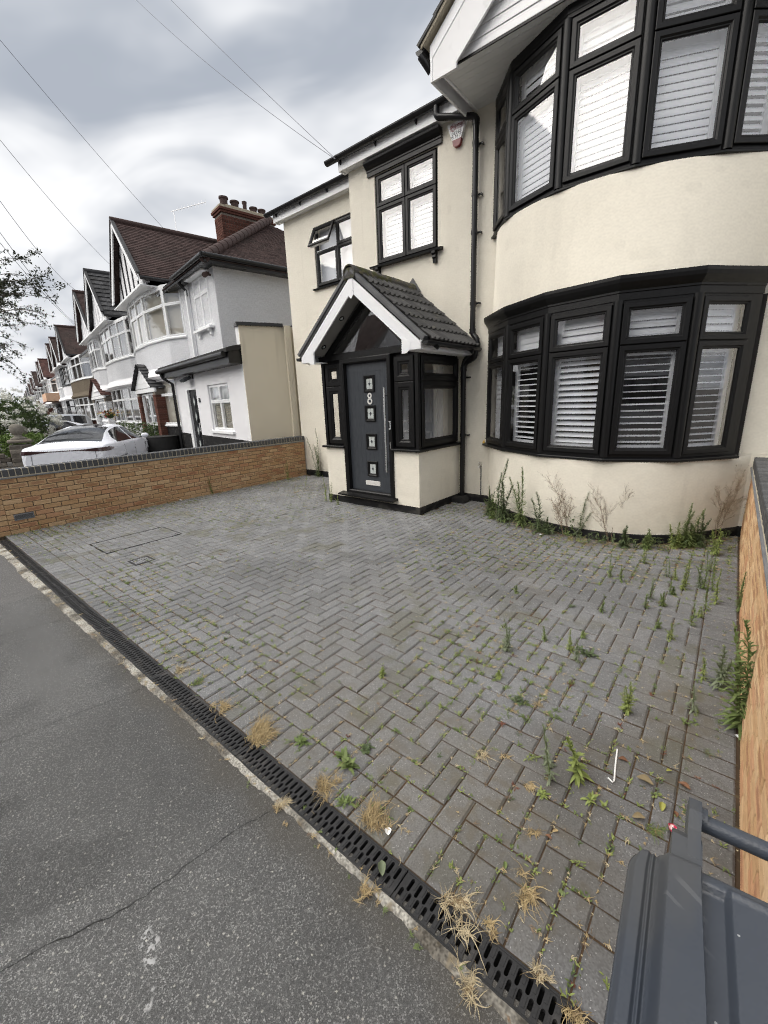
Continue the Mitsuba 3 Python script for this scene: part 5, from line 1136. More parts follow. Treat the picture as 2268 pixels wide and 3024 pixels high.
# ---------------------------------------------------------------- cars
bsdf('m_car_white', type='twosided', bsdf={'type': 'principled', 'base_color': rgb(.72, .74, .80), 'roughness': .28, 'specular': .5, 'clearcoat': .9, 'clearcoat_gloss': .95})
bsdf('m_car_silver', type='twosided', bsdf={'type': 'principled', 'base_color': rgb(.42, .44, .47), 'roughness': .3, 'metallic': .5, 'clearcoat': .8, 'clearcoat_gloss': .95})
bsdf('m_car_glass', type='twosided', bsdf={'type': 'principled', 'base_color': rgb(.012, .013, .015), 'roughness': .04, 'specular': .75})
bsdf('m_lamp_dark', type='twosided', bsdf={'type': 'principled', 'base_color': rgb(.035, .012, .014), 'roughness': .08, 'specular': .7})
paint('m_tyre', (0.018, 0.018, 0.018), 0.85, spec=0.2)
def loft_car(key, o, heading, mat, rear, fast=True, H_=1.45, suv=False, tail='m_lamp_dark'):
    """A car body lofted from stations along its length (0 at the tail), split into paint, glass and lamps."""
    from scipy.interpolate import PchipInterpolator as PI_
    if not suv:
        st = np.array([  # l, half width, bottom, belt height, roof half width, roof height
            (0.00, .80, .42, .84, .62, .88), (.04, .86, .34, .93, .70, .98), (.18, .93, .27, .985, .74, 1.045), (.55, .965, .22, .99, .70, 1.13), (1.0, .975, .2, .985, .63, 1.285), (1.5, .975, .2, .975, .58, 1.40),
            (2.1, .97, .2, .965, .56, 1.45), (2.6, .97, .2, .955, .57, 1.43), (3.1, .97, .2, .945, .62, 1.28), (3.5, .965, .2, .935, .70, 1.06), (3.75, .96, .2, .90, .74, .955), (4.3, .94, .22, .83, .70, .875), (4.7, .88, .26, .74, .62, .78), (4.88, .76, .32, .64, .5, .68), (4.92, .66, .38, .58, .42, .60)])
    else:
        st = np.array([(0.0, .84, .5, .98, .66, 1.02), (.06, .90, .4, 1.02, .66, 1.36), (.3, .94, .32, 1.03, .64, 1.60), (1.0, .95, .3, 1.02, .63, 1.68), (2.0, .95, .3, 1.01, .62, 1.69), (2.6, .95, .3, 1.0, .63, 1.60), (3.1, .95, .3, 1.0, .68, 1.32), (3.45, .95, .3, .99, .74, 1.09), (4.0, .93, .3, .95, .74, 1.02), (4.4, .88, .34, .86, .68, .93), (4.55, .76, .4, .72, .56, .78)])
    ls = np.unique(np.concatenate([np.linspace(0, .3, 14), np.linspace(.3, st[-1, 0], 110)])); C = [PI_(st[:, 0], st[:, i])(ls) for i in range(1, 6)]
    rows = []
    for l, w, zb, zk, wr, zr in zip(ls, *C):
        g = zr - zk
        s = [(0, zb), (w * .80, zb), (w * .95, zb + .07), (w * .985, zb + .2), (w, (zb + zk) / 2 + .05), (w * .988, zk - .10), (w * .955, zk - .015), (w * .93, zk + .012)]
        n = 9
        for t in np.linspace(0, 1, n)[1:]: s.append((w * .93 + (wr - w * .93) * t, zk + .012 + (g - .06) * t if g > .08 else zk + .012 + (g - .012) * t * .6))
        z1 = s[-1][1]
        for t in (.12, .3, .55, .8, 1): s.append((wr * (1 - t), z1 + (zr - z1) * (1 - (1 - t) ** 2.2)))
        a = np.array(s); tt = np.r_[0, np.cumsum(np.linalg.norm(np.diff(a, axis=0), axis=1))]
        # keep the number of points; smooth slightly
        b = a.copy(); b[1:-1] = .25 * a[:-2] + .5 * a[1:-1] + .25 * a[2:]; b[0] = a[0]; b[2:8] = a[2:8] * .6 + b[2:8] * .4
        rows.append(b)
    R = np.array(rows); K = R.shape[1]
    half = lambda sg: np.stack([np.broadcast_to(ls[:, None], R.shape[:2]), sg * R[..., 0], R[..., 1]], -1)
    fw = A3(math.cos(heading), math.sin(heading), 0); rt = A3(fw[1], -fw[0], 0)
    W = lambda v: o + v[..., :1] * fw + v[..., 1:2] * rt + v[..., 2:3] * A3(0, 0, 1)
    wheels = ((1.0, .70) if not suv else (.85, .72)), ((3.93, .70) if not suv else (3.6, .72))
    groups = {'body': [], 'window': [], 'rear_window': [], 'windscreen': [], 'rear_lamp': []}
    kb, kt = 7, 7 + 8
    for sg in (1, -1):
        P = half(sg)
        for i in range(len(ls) - 1):
            l = (ls[i] + ls[i + 1]) / 2
            for j in range(K - 1):
                q = P[[i, i + 1, i + 1, i], [j, j, j + 1, j + 1]]; c = q.mean(0); z = c[2]; ay = abs(c[1]); g = 'body'
                skip = False
                for (wl_, r) in wheels:
                    if (l - wl_) ** 2 + (z - .34) ** 2 < .385 ** 2 and ay > .6 and z < .74: skip = True
                if skip: continue
                if not suv:
                    if kb <= j < kt - 1 and .98 < l < 3.40 and not (l < 1.45 and z > 1.0 + (l - .98) * .68 + .10) and not (abs(l - 2.28) < .035): g = 'window'
                    if j >= kt and .42 < l < 1.62: g = 'rear_window'
                    if j >= kt and 2.72 < l < 3.55: g = 'windscreen'
                    if j >= kt and 1.62 <= l <= 2.72 and ay < .42: g = 'windscreen'
                else:
                    if kb <= j < kt - 1 and .35 < l < 3.0 and min(abs(l - 1.1), abs(l - 2.0)) > .04: g = 'window'
                    if j >= kt - 3 and 2.55 < l < 3.4 or (j >= kt and 2.5 < l < 3.42): g = 'windscreen'
                    if j >= kb and .02 < l < .24 and ay < .56: g = 'rear_window'
                groups[g].append(W(q if sg > 0 else q[::-1]))
    for i_, fl in ((0, 1), (-1, 0)):
        a_, b_ = half(1)[i_], half(-1)[i_]
        for j in range(K - 1):
            q = np.array([a_[j], a_[j + 1], b_[j + 1], b_[j]]); groups['body'].append(W(q[::-1] if fl else q))
    names = {'body': mat, 'window': 'm_car_glass', 'rear_window': 'm_car_glass', 'windscreen': 'm_car_glass', 'rear_lamp': tail}
    for g, qs in groups.items():
        if not qs: continue
        q = np.array(qs).reshape(-1, 3); f = np.arange(len(q)).reshape(-1, 4); m = trimesh.Trimesh(q, np.vstack([f[:, [0, 1, 2]], f[:, [0, 2, 3]]]), process=False); m.merge_vertices(digits_vertex=5)
        put(m, names[g], g, key, smooth=35)
    for (wl_, r) in wheels:
        for sg in (1, -1):
            T_ = np.eye(4); T_[:3, 0], T_[:3, 1], T_[:3, 2] = fw, A3(0, 0, 1), rt * sg; T_[:3, 3] = o + fw * wl_ + rt * sg * .76 + A3(0, 0, .335)
            t = trimesh.creation.revolve(np.array([(.20, 0), (.31, 0), (.335, .03), (.335, .17), (.31, .20), (.22, .20), (.21, .17), (.20, 0)]), sections=36); t.apply_transform(T_); wk = put(t, 'm_tyre', 'wheel', key, smooth=40)
            mb = MB()
            for a in range(10):
                th = a * PI / 5; mb.obox((T_ @ np.r_[.11 * math.cos(th), .11 * math.sin(th), .165, 1])[:3], T_[:3, :3] @ A3(math.cos(th), math.sin(th), 0) * .10, T_[:3, :3] @ A3(-math.sin(th), math.cos(th), 0) * .016, T_[:3, 2] * .012)
            mb.put('m_steel', 'rim', wk)
    for sg in (1, -1):
        l, z = (3.15, 1.02) if not suv else (2.85, 1.1); bb = bevel_box(.13, .2, .13, .04); put((W(bb[0] + A3(l, sg * 1.06, z)), bb[1]), mat, 'mirror', key, smooth=50)
        bb = bevel_box(.06, .12, .03, .008); put((W(bb[0] + A3(l, sg * .95, z - .05)), bb[1]), 'm_rubber', 'mirror_arm', key)
    MB().box((.3, -.8, .15), (4.4, .8, .3), W).put('m_rubber', 'underside', key)
    W.outline = lambda l, z: np.interp(z, *(lambda b: (b[:9, 1], b[:9, 0]))(R[np.argmin(np.abs(ls - l))]))
    return W
c1 = thing('parked_car', 'white saloon seen from its rear corner, parked on the next drive behind the brick wall', 'car')
CW = loft_car(c1, A3(-12.25, 2.84, -.10), math.radians(145.7), 'm_car_white', None)
# lamp bar across the tail, swelling into lamps that wrap round the corners
def lamp_strip(z0f, z1f, out, mat, name, part_of):
    path = [(0.0, y) for y in np.linspace(0, CW.outline(0, .9) - .01, 16)] + [(l, CW.outline(l, .9)) for l in np.linspace(.015, .46, 26)]
    for sg in (1, -1):
        P = []
        for i, (l, y) in enumerate(path):
            q = i / (len(path) - 1); row = []
            for t in np.linspace(0, 1, 4):
                z = z0f(q) + (z1f(q) - z0f(q)) * t; yy = y if l == 0 else CW.outline(l, z); row.append((l - (out if l < .05 else 0), sg * (yy + (out if l >= .03 else 0)), z))
            P.append(row)
        MB().grid(CW(np.array(P, float)), flip=sg < 0).put(mat, name, part_of, smooth=True)
swell = lambda q: .5 * (1 - math.cos(PI * min(max((q - .12) / .33, 0), 1))) * (1 - max(0, (q - .5) / .5) ** 2.2)
lamp_strip(lambda q: .893 - .042 * swell(q), lambda q: .911 + .030 * swell(q) - .012 * max(0, q - .7), .012, 'm_lamp_dark', 'rear_lamp', c1)
lamp_strip(lambda q: .914 + .026 * swell(q), lambda q: .919 + .028 * swell(q) - .013 * max(0, q - .7), .014, 'm_chrome', 'bright_strip', c1)
for y in (-.66, .66): MB().tube([CW(A3(-.004 + .05 * max(0, .55 - z), y * (1 + .05 * (.9 - z)), z)) for z in np.linspace(.44, .885, 8)], .0045, 5).put('m_rubber', 'boot_seam', c1)
for l in (1.30, 2.28, 3.42):
    for sg in (1, -1): MB().tube([CW(A3(l + .10 * (.9 - z) * (l < 2), sg * (CW.outline(l, z) + .001), z)) for z in np.linspace(.34, .95, 9)], .004, 5).put('m_rubber', 'door_seam', c1)
bb = bevel_box(.02, .02, .12, .006); put((CW(bb[0] + A3(3.52, CW.outline(3.52, .75), .75)), bb[1]), 'm_rubber', 'side_vent', c1)
c2 = thing('parked_car', 'white car facing the street, just left of the silver one beyond the dark fence', 'car'); q = FN(A3(29.5, 3.6, -.1)); loft_car(c2, q, math.radians(-93), 'm_car_white', None)
c3 = thing('parked_car', 'tall silver car on the drive behind the smaller white car', 'car'); q = FN(A3(35.5, 4.2, -.1)); loft_car(c3, q, math.radians(-100), 'm_car_silver', None, suv=True)
# dark fence between the drives
fk = thing('dark_fence', 'low dark timber fence across the drives behind the white saloon', 'fence')
paint('m_dark_wood', lambda p, n, uv: mi.Color3f(0.030, 0.026, 0.023) * (0.6 + 0.8 * noise(p.x * 12, p.y * 12, p.z * 90)), 0.8, spec=0.15)
paint('m_grey_wood', (0.13, 0.11, 0.09), 0.9)
for i in range(6): uvbox((23.9, .45 + i * .0, -.2 + i * .195), (23.93, 6.0, -.03 + i * .195 + .012)).put('m_dark_wood', 'board', fk)
for v in (.4, 1.55, 2.8, 4.1, 5.4): uvbox((23.80, v, -.2), (23.90, v + .12, 1.08)).put('m_grey_wood' if v == 1.55 else 'm_dark_wood', 'post', fk)
uvbox((23.84, .42, .96), (23.97, 6.0, 1.03)).put('m_dark_wood', 'rail', fk)
# reed screen and hedge beside the white house's bay
rs = thing('reed_screen', 'brown reed screen under the hedge, between the saloon and the next house', 'screen')
paint('m_reed', lambda p, n, uv: mix((0.035, 0.028, 0.02), (0.11, 0.09, 0.065), noise(p.x * 45, p.y * 45, p.z * 3)), 0.9)
uvbox((17.6, 2.4, -.2), (17.63, 4.3, .72)).put('m_reed', 'mat', rs)
for v in np.arange(2.5, 4.3, .45): uvbox((17.57, v, -.2), (17.60, v + .04, .76)).put('m_reed', 'stake', rs)
bk = thing('water_butt', 'dark ribbed water butt under the bay of the white house', 'water butt')
mb = MB(); P = [FN(A3(15.9, 3.75, -.2 + .09 * i)) for i in range(12)]; mb.tube(P, [.52 + .02 * (i % 2) for i in range(12)], 24); mb.put('m_rubber', 'barrel', bk, smooth=30)

# ---------------------------------------------------------------- plants in the distance
paint('m_leaf_hedge', lambda p, n, uv: mix((0.030, 0.055, 0.014), (0.085, 0.125, 0.035), cell_rand(dr.floor(p.x * 25), dr.floor(p.y * 25), dr.floor(p.z * 25))), 0.6, spec=0.3)
paint('m_leaf_dark', lambda p, n, uv: mix((0.014, 0.026, 0.010), (0.045, 0.065, 0.02), fbm(p.x * .9, p.y * .9, p.z * .9, 3)), 0.7, spec=0.2)
paint('m_leaf_purple', lambda p, n, uv: mix((0.020, 0.018, 0.016), (0.05, 0.04, 0.035), fbm(p.x * .9, p.y * .9, p.z * .9, 3)), 0.7, spec=0.2)
paint('m_leaf_tree', lambda p, n, uv: mix((0.014, 0.019, 0.010), (0.045, 0.055, 0.026), cell_rand(dr.floor(p.x * 9), dr.floor(p.y * 9), dr.floor(p.z * 9))), 0.6, spec=0.2)
paint('m_leaf_bright', lambda p, n, uv: mix((0.06, 0.11, 0.02), (0.13, 0.19, 0.045), noise(p.x * 30, p.y * 30, p.z * 30)), 0.6, spec=0.2)
paint('m_bark', lambda p, n, uv: mix((0.05, 0.042, 0.035), (0.12, 0.105, 0.09), noise(p.x * 20, p.y * 20, p.z * 4)), 0.9, spec=0.1)
paint('m_petal_white', (0.72, 0.72, 0.66), 0.7)
def leaves(mb, C, size, r=rng, flat=0.0):
    """Small folded leaves at the points C."""
    C = np.asarray(C); n = len(C); a = r.normal(0, 1, (n, 3)); a[:, 2] *= 1 - flat; a /= np.linalg.norm(a, axis=1, keepdims=True)
    b = np.cross(a, r.normal(0, 1, (n, 3))); b /= np.linalg.norm(b, axis=1, keepdims=True); s = size * r.uniform(.6, 1.3, (n, 1))
    v = np.stack([C - a * s, C + b * s * .42 + a * s * .1, C + a * s, C - b * s * .42 + a * s * .1], 1).reshape(-1, 3); f = np.arange(4 * n).reshape(-1, 4); mb.add(v, f)
def blob_pts(c, r, n, shell=.55, seed=1):
    g = np.random.default_rng(seed); d = g.normal(0, 1, (n, 3)); d /= np.linalg.norm(d, axis=1, keepdims=True)
    lump = .72 + .5 * meshkit.fbm(d * 2.1 + seed, 3, seed); rad = (shell + (1 - shell) * g.random(n) ** .6) * lump
    return np.asarray(c) + d * rad[:, None] * np.asarray(r)
hk = thing('hedge', 'leafy green hedge growing above the reed screen by the white house', 'hedge')
mb = MB()
for i, (u, v, z, a) in enumerate(((17.9, 2.6, .85, .45), (17.9, 3.1, .95, .5), (17.8, 3.6, .9, .5), (17.6, 4.0, .85, .45), (17.3, 4.3, .75, .4))): leaves(mb, blob_pts(FN(A3(u, v, z)), (a, a, a * .8), 900, seed=20 + i), .035)
mb.put('m_leaf_hedge', 'leaves', hk)
mb = MB()
for v in np.arange(2.5, 4.4, .3): mb.tube([FN(A3(17.8, v, -.1)), FN(A3(17.8, v + .05, .8))], .02, 5)
mb.put('m_bark', 'stems', hk, kind='stuff')
fb = thing('flowering_shrub', 'large shrub covered in white flower heads at the left edge of the picture', 'shrub')
fc = EYE + (RIGHT * (20 - 1134) / 1229.4 + DOWN * (1245 - 1512) / 1229.4 + FWD) * 15.5
mb = MB(); leaves(mb, blob_pts(fc, (1.35, 1.35, .95), 6500, seed=3, shell=.4), .06); mb.put('m_leaf_hedge', 'leaves', fb)
mb = MB()
for p in blob_pts(fc, (1.62, 1.62, 1.15), 190, seed=3, shell=.9): leaves(mb, p + rng.normal(0, .06, (30, 3)) * (1, 1, .6), .042)
mb.put('m_petal_white', 'flower_heads', fb, kind='stuff')
mb = MB()
for i in range(7): a = i * .9; mb.tube([A3(fc[0] + .1 * math.cos(a), fc[1] + .1 * math.sin(a), -.2), fc + A3(.5 * math.cos(a), .5 * math.sin(a), .2)], [.03, .012], 6)
mb.put('m_bark', 'stems', fb)
# stone wall and pillar with ball finial
sw = thing('stone_wall', 'old grey stone garden wall with a squat pillar behind the white saloon', 'garden wall')
paint('m_stone', lambda p, n, uv: mix((0.075, 0.065, 0.055), (0.22, 0.195, 0.165), cell_rand(dr.floor(uv.x), 4, 4)) * (0.7 + 0.5 * fbm(p.x * 18, p.y * 18, p.z * 18, 3)), 0.95, fn if False else (lambda p, n, uv: fbm(p.x * 25, p.y * 25, p.z * 25, 3)), 0.012, spec=0.1)
pc = A3(-16.75, 2.86, 0)
def stone_block(c, sx, sy, sz):
    bb = bevel_box(sx, sy, sz, .018); _bid[0] += 1; put((FN(bb[0]) + c, bb[1]), 'm_stone', 'stone', sw, uv=np.tile((_bid[0] + .5, .5), (len(bb[0]), 1)))
for row in range(8):
    for i in range(2):
        for j in range(2): stone_block(pc + FN(A3(-.14 + .28 * i + .02 * (row % 2), -.14 + .28 * j, 0)) + A3(0, 0, -.15 + row * .125), .27, .27, .118)
for row in range(6):
    for i in range(9): stone_block(pc + FN(A3(.0, -.42 - i * .27 - .12 * (row % 2), 0)) + A3(0, 0, -.15 + row * .13), .26 + rng.normal(0, .01), .255, .122)
uvbox_c = MB().box((-.25, -.25, -.2), (.25, .25, .8), lambda v: FN(v) + pc).put('m_old_stone', 'core', sw)
bb = bevel_box(.58, .58, .09, .03); put((FN(bb[0]) + pc + A3(0, 0, .90), bb[1]), 'm_stone', 'cap', sw, uv=np.tile((7.5, .5), (len(bb[0]), 1)))
m = trimesh.creation.revolve(np.array([(0, 0), (.22, 0), (.22, .05), (.12, .10), (.10, .15), (.135, .19), (.185, .27), (.20, .34), (.185, .42), (.13, .49), (0, .53)]), sections=28)
paint('m_old_stone', lambda p, n, uv: mix((0.10, 0.092, 0.08), (0.27, 0.25, 0.215), fbm(p.x * 9, p.y * 9, p.z * 9, 4)), 0.95, spec=0.1)
put((np.array(m.vertices) * .9 + pc + A3(0, 0, .945), m.faces), 'm_old_stone', 'ball_finial', sw, smooth=40)
pc2 = pc + FN(A3(2.9, .15, 0)); put((np.array(m.vertices) * .9 + pc2 + A3(0, 0, .82), m.faces), 'm_old_stone', 'far_finial', sw, smooth=40)
bb = bevel_box(.5, .5, 1.0, .03); put((FN(bb[0]) + pc2 + A3(0, 0, .32), bb[1]), 'm_old_stone', 'far_pillar', sw)
lb = thing('low_shrub', 'bright green low shrub behind the ball finial', 'shrub')
mb = MB(); c = pc + FN(A3(.9, .35, 0)); leaves(mb, np.vstack([blob_pts(c + A3(0, 0, .72), (.55, .55, .42), 1500, seed=8), blob_pts(c + FN(A3(.1, -.7, 0)) + A3(0, 0, .72), (.5, .5, .4), 1200, seed=9)]), .045); mb.put('m_leaf_bright', 'leaves', lb)
MB().tube([c + A3(0, 0, -.2), c + A3(0, 0, .6)], .03, 6).put('m_bark', 'stem', lb)
# far dark trees on the left and the street tree whose branches hang into view
def far_tree(label, u, v, h, r, mat, seed, n=9000, cone=False, z0=1.0, size=.22):
    k = thing('tree', label, 'tree'); mb = MB(); g = np.random.default_rng(seed)
    if cone:
        t = g.random(n) ** .8; a = g.random(n) * 2 * PI; rr = r * (1 - t * .93) * (0.72 + .4 * meshkit.noise(np.stack([a * 1.9, t * 9, 0 * t], -1), seed)) * np.sqrt(g.uniform(.35, 1, n))
        P = FN(A3(u, v, 0)) + np.stack([rr * np.cos(a), rr * np.sin(a), z0 + t * (h - z0)], -1)
    else:
        P = np.vstack([blob_pts(FN(A3(u + g.normal(0, r * .4), v + g.normal(0, r * .4), h * g.uniform(.4, .82))), (r * .62, r * .62, h * .24), n // 7, seed=seed + i) for i in range(7)])
    leaves(mb, P, size, g); mb.put(mat, 'crown', k); MB().tube([FN(A3(u, v, -.2)), FN(A3(u, v, h * .8))], [.25, .08], 8).put('m_bark', 'trunk', k, smooth=50)
far_tree('dark purple-leaved tree far up the street, left of the last houses', 74, -5.2, 9.4, 3.4, 'm_leaf_purple', 31)
far_tree('dense dark green conifer at the left edge, in front of the purple-leaved tree', 55, -6.3, 8.2, 2.9, 'm_leaf_dark', 32, cone=True, size=.20)
far_tree('small dark tree closing the far end of the street', 120, -4.5, 8.0, 3.5, 'm_leaf_dark', 33, n=4000, size=.35)
tk = thing('street_tree', 'street tree reaching in from the left edge with thin leafy branches against the sky', 'tree')
TB = A3(-23.5, 0.4, -.2)
limbs, P = MB(), []
limbs.tube([TB, TB + (0, 0, 2.2), TB + (.15, .3, 4.2), TB + (.3, .5, 6.8)], [.22, .19, .15, .08], 9)
g = np.random.default_rng(77)
def at_px(x, y, dist):
    r = RIGHT * (x - 1134) / 1229.4 + DOWN * (y - 1512) / 1229.4 + FWD; return EYE + r * dist
def spray(a, b, n, drop=.15, w=.03):
    t = np.linspace(0, 1, 9)[:, None]; mid = a + (b - a) * t + A3(0, 0, 1) * (drop * 4 * t * (1 - t)); mid[1:-1] += g.normal(0, .035, (7, 3)); limbs.tube(mid, np.linspace(w, .004, 9), 5)
    for k in range(n):
        i = g.integers(2, 9); s = mid[i]; d = (b - a) / np.linalg.norm(b - a) * g.uniform(.15, .45) + g.normal(0, .16, 3); e = s + d
        limbs.tube([s, (s + e) / 2 + (0, 0, .03), e], [.006, .004, .002], 4)
        for q in np.linspace(.25, 1, 6): P.append(s + (e - s) * q + g.normal(0, .05, (3, 3)))
    for q in np.linspace(.45, 1, 14): i = min(int(q * 8), 7); P.append(mid[i] + (mid[i + 1] - mid[i]) * (q * 8 - i) + g.normal(0, .04, (2, 3)))
crown = TB + A3(.2, .4, 5.2)
for (x, y, dpt, n) in ((20, 735, 14.5, 4), (88, 757, 14.5, 8), (85, 812, 14.2, 10), (140, 825, 14, 16), (162, 850, 14.2, 14), (172, 880, 14.4, 9), (90, 840, 14.8, 18), (60, 870, 15, 18), (110, 870, 14.6, 16), (60, 905, 15, 18), (90, 925, 14.6, 12), (165, 935, 14, 9), (125, 965, 14.3, 8), (40, 930, 15, 14), (30, 960, 14.8, 10), (10, 890, 15, 16), (30, 850, 15.2, 16), (70, 1020, 15.6, 10), (70, 1050, 15.4, 8), (40, 1040, 15.6, 12), (20, 1075, 15.4, 8), (105, 1112, 15.2, 4), (60, 1120, 15.4, 4), (15, 780, 14.8, 6)):
    b = at_px(x, y, dpt); a = at_px(-150, (y + 950) / 2 - 20, dpt + .8); spray(a, b, n)
for (y) in (760, 850, 950, 1060): limbs.tube([TB + A3(.25, .45, 5.0 + (950 - y) * .006), at_px(-320, y, 15.6), at_px(-150, (y + 950) / 2 - 20, 15.2)], [.09, .05, .03], 7)
# the unseen rest of the crown, so that it stays a tree from elsewhere
P.append(blob_pts(TB + A3(-.6, -1.4, 6.4), (2.6, 2.2, 1.8), 3500, seed=12)); P.append(blob_pts(TB + A3(-1.2, 1.0, 7.4), (2.0, 1.6, 1.4), 2000, seed=13))
mb = MB(); leaves(mb, np.vstack(P), .050, g); mb.put('m_leaf_tree', 'leaves', tk); limbs.put('m_bark', 'limbs', tk)

# ---------------------------------------------------------------- overhead wires
paint('m_wire', (0.10, 0.10, 0.12), 0.6)
def wire(label, a, b, sag=.3, r=.006):
    k = thing('overhead_wire', label, 'wire', group='overhead wires'); t = np.linspace(0, 1, 40)[:, None]; P = a + (b - a) * t - A3(0, 0, 1) * sag * 4 * t * (1 - t); put(MB().tube(P, r, 5).mesh(), 'm_wire', key=k, smooth=True)
def ext(p1, d1, p2, d2, f): a, b = at_px(*p1, d1), at_px(*p2, d2); return a + (a - b) * f, b
pole = A3(-6, -10, 9.5)
a, b = ext((520, 0), 9.0, (990, 468), 6.9, 1.2); wire('taller of the two wires that meet at the gutter end of the cream house', a, b, .10, .0042)
a, b = ext((466, 0), 9.5, (990, 470), 6.9, 1.2); wire('lower of the two wires that meet at the gutter end of the cream house', a, b, .42, .0042)
a, b = ext((0, 100), 12, (490, 682), 19, .6); wire('long wire from the upper left edge down to the ridge of the white house', a, b, .2, .007)
a, b = ext((0, 375), 13, (345, 800), 23, .6); wire('wire running down behind the brown gable of the white house', a, b, .5, .008)
a, b = ext((0, 548), 15, (228, 860), 30, .5); wire('wire running down to the grey-tiled gable', a, b, .8, .010)
a, b = ext((0, 640), 16, (232, 962), 34, .5); wire('third wire from the left edge, ending behind the joined gables', a, b, .9, .011)
a, b = ext((0, 690), 18, (240, 975), 42, .4); wire('lowest wire, crossing the branches of the street tree', a, b, .6, .012)

# ---------------------------------------------------------------- houses across the road, seen only in the windows
def opposite(x0, x1, i):
    k = thing('opposite_house', ['pale house across the road, second of the reflected row', 'brown house across the road, reflected in the porch gable glass', 'pale house across the road, reflected beside the front door', 'brown house across the road, reflected in the narrow porch lights', 'pale house across the road, reflected in the left bay panes', 'brown house straight across the road, reflected in the middle bay panes', 'pale house across the road, reflected in the right bay panes', 'end house of the reflected row across the road'][i], 'house')
    y = -15.5; xm = (x0 + x1) / 2
    MB().box((x0, y - 9, -.2), (x1, y, 5.4)).put('m_pebble_brown' if i % 2 else 'm_pebble_white', 'wall', k)
    MB().prism([(y + .3, 5.2), (y - 4.5, 8.9), (y - 9.3, 5.2)], x0 - .1, x1 + .1, lambda v: np.stack([v[:, 2], v[:, 0], v[:, 1]], -1)).put('m_clay' if i % 2 else 'm_concrete_tile', 'roof', k)
    MB().prism([(xm - 2.2, 5.3), (xm + 2.2, 5.3), (xm, 7.8)], y - 3, y + .9, lambda v: np.stack([v[:, 0], v[:, 2], v[:, 1]], -1)).put('m_wall_white', 'gable', k)
    for zz in (1.0, 3.7):
        for xx in (xm - 1.9, xm - .6, xm + .7): MB().box((xx, y, zz), (xx + 1.15, y + .8, zz + 1.5)).put('m_car_glass', 'window', k); MB().box((xx - .05, y, zz - .1), (xx + 1.2, y + .85, zz)).put('m_upvc', 'window_sill', k)
    MB().box((x0 + .6, y, 0), (x0 + 1.6, y + .06, 2.1)).put('m_dark_wood', 'door', k)
for i, x in enumerate((-37, -29.5, -22, -14.5, -7)): opposite(x, x + 7.3, i)
for i, x in enumerate((.5, 8, -44.5)): opposite(x, x + 7.3, i + 5)
# ---------------------------------------------------------------- wheelie bin in the near corner
bk = thing('wheelie_bin', 'dark grey wheelie bin with scratched moulded lid in the bottom right corner', 'bin')
def c_bin(p, n, uv):
    s = smoothstep(.66, .75, fbm(p.x * 5, p.y * 90 + p.x * 60, 1, 2)) * smoothstep(.60, .72, fbm(p.x * 24, p.y * 24, 0, 2))
    sp = dr.select(cell_rand(dr.floor(p.x * 420), dr.floor(p.y * 420), 2) > .9992, 1.0, 0.0)
    base = mix((0.033, 0.040, 0.053), (0.047, 0.054, 0.068), fbm(p.x * 8, p.y * 8, p.z * 8, 4))
    dirt = smoothstep(.5, .8, fbm(p.x * 14, p.y * 5, 3, 4))
    return mix(base, (0.075, 0.072, 0.065), dirt * .45) + mi.Color3f(.025) * s + mi.Color3f(.22) * sp
paint('m_bin', c_bin, 0.36, lambda p, n, uv: noise(p.x * 420, p.y * 420, p.z * 420) + 2 * fbm(p.x * 30, p.y * 30, p.z * 30, 2), 0.00035, spec=0.45, eps=5e-4)
BX0, BX1, BYB, BYF, BZ = -.031, .50, .607, -.12, 1.05
_bin_first = set(scene)
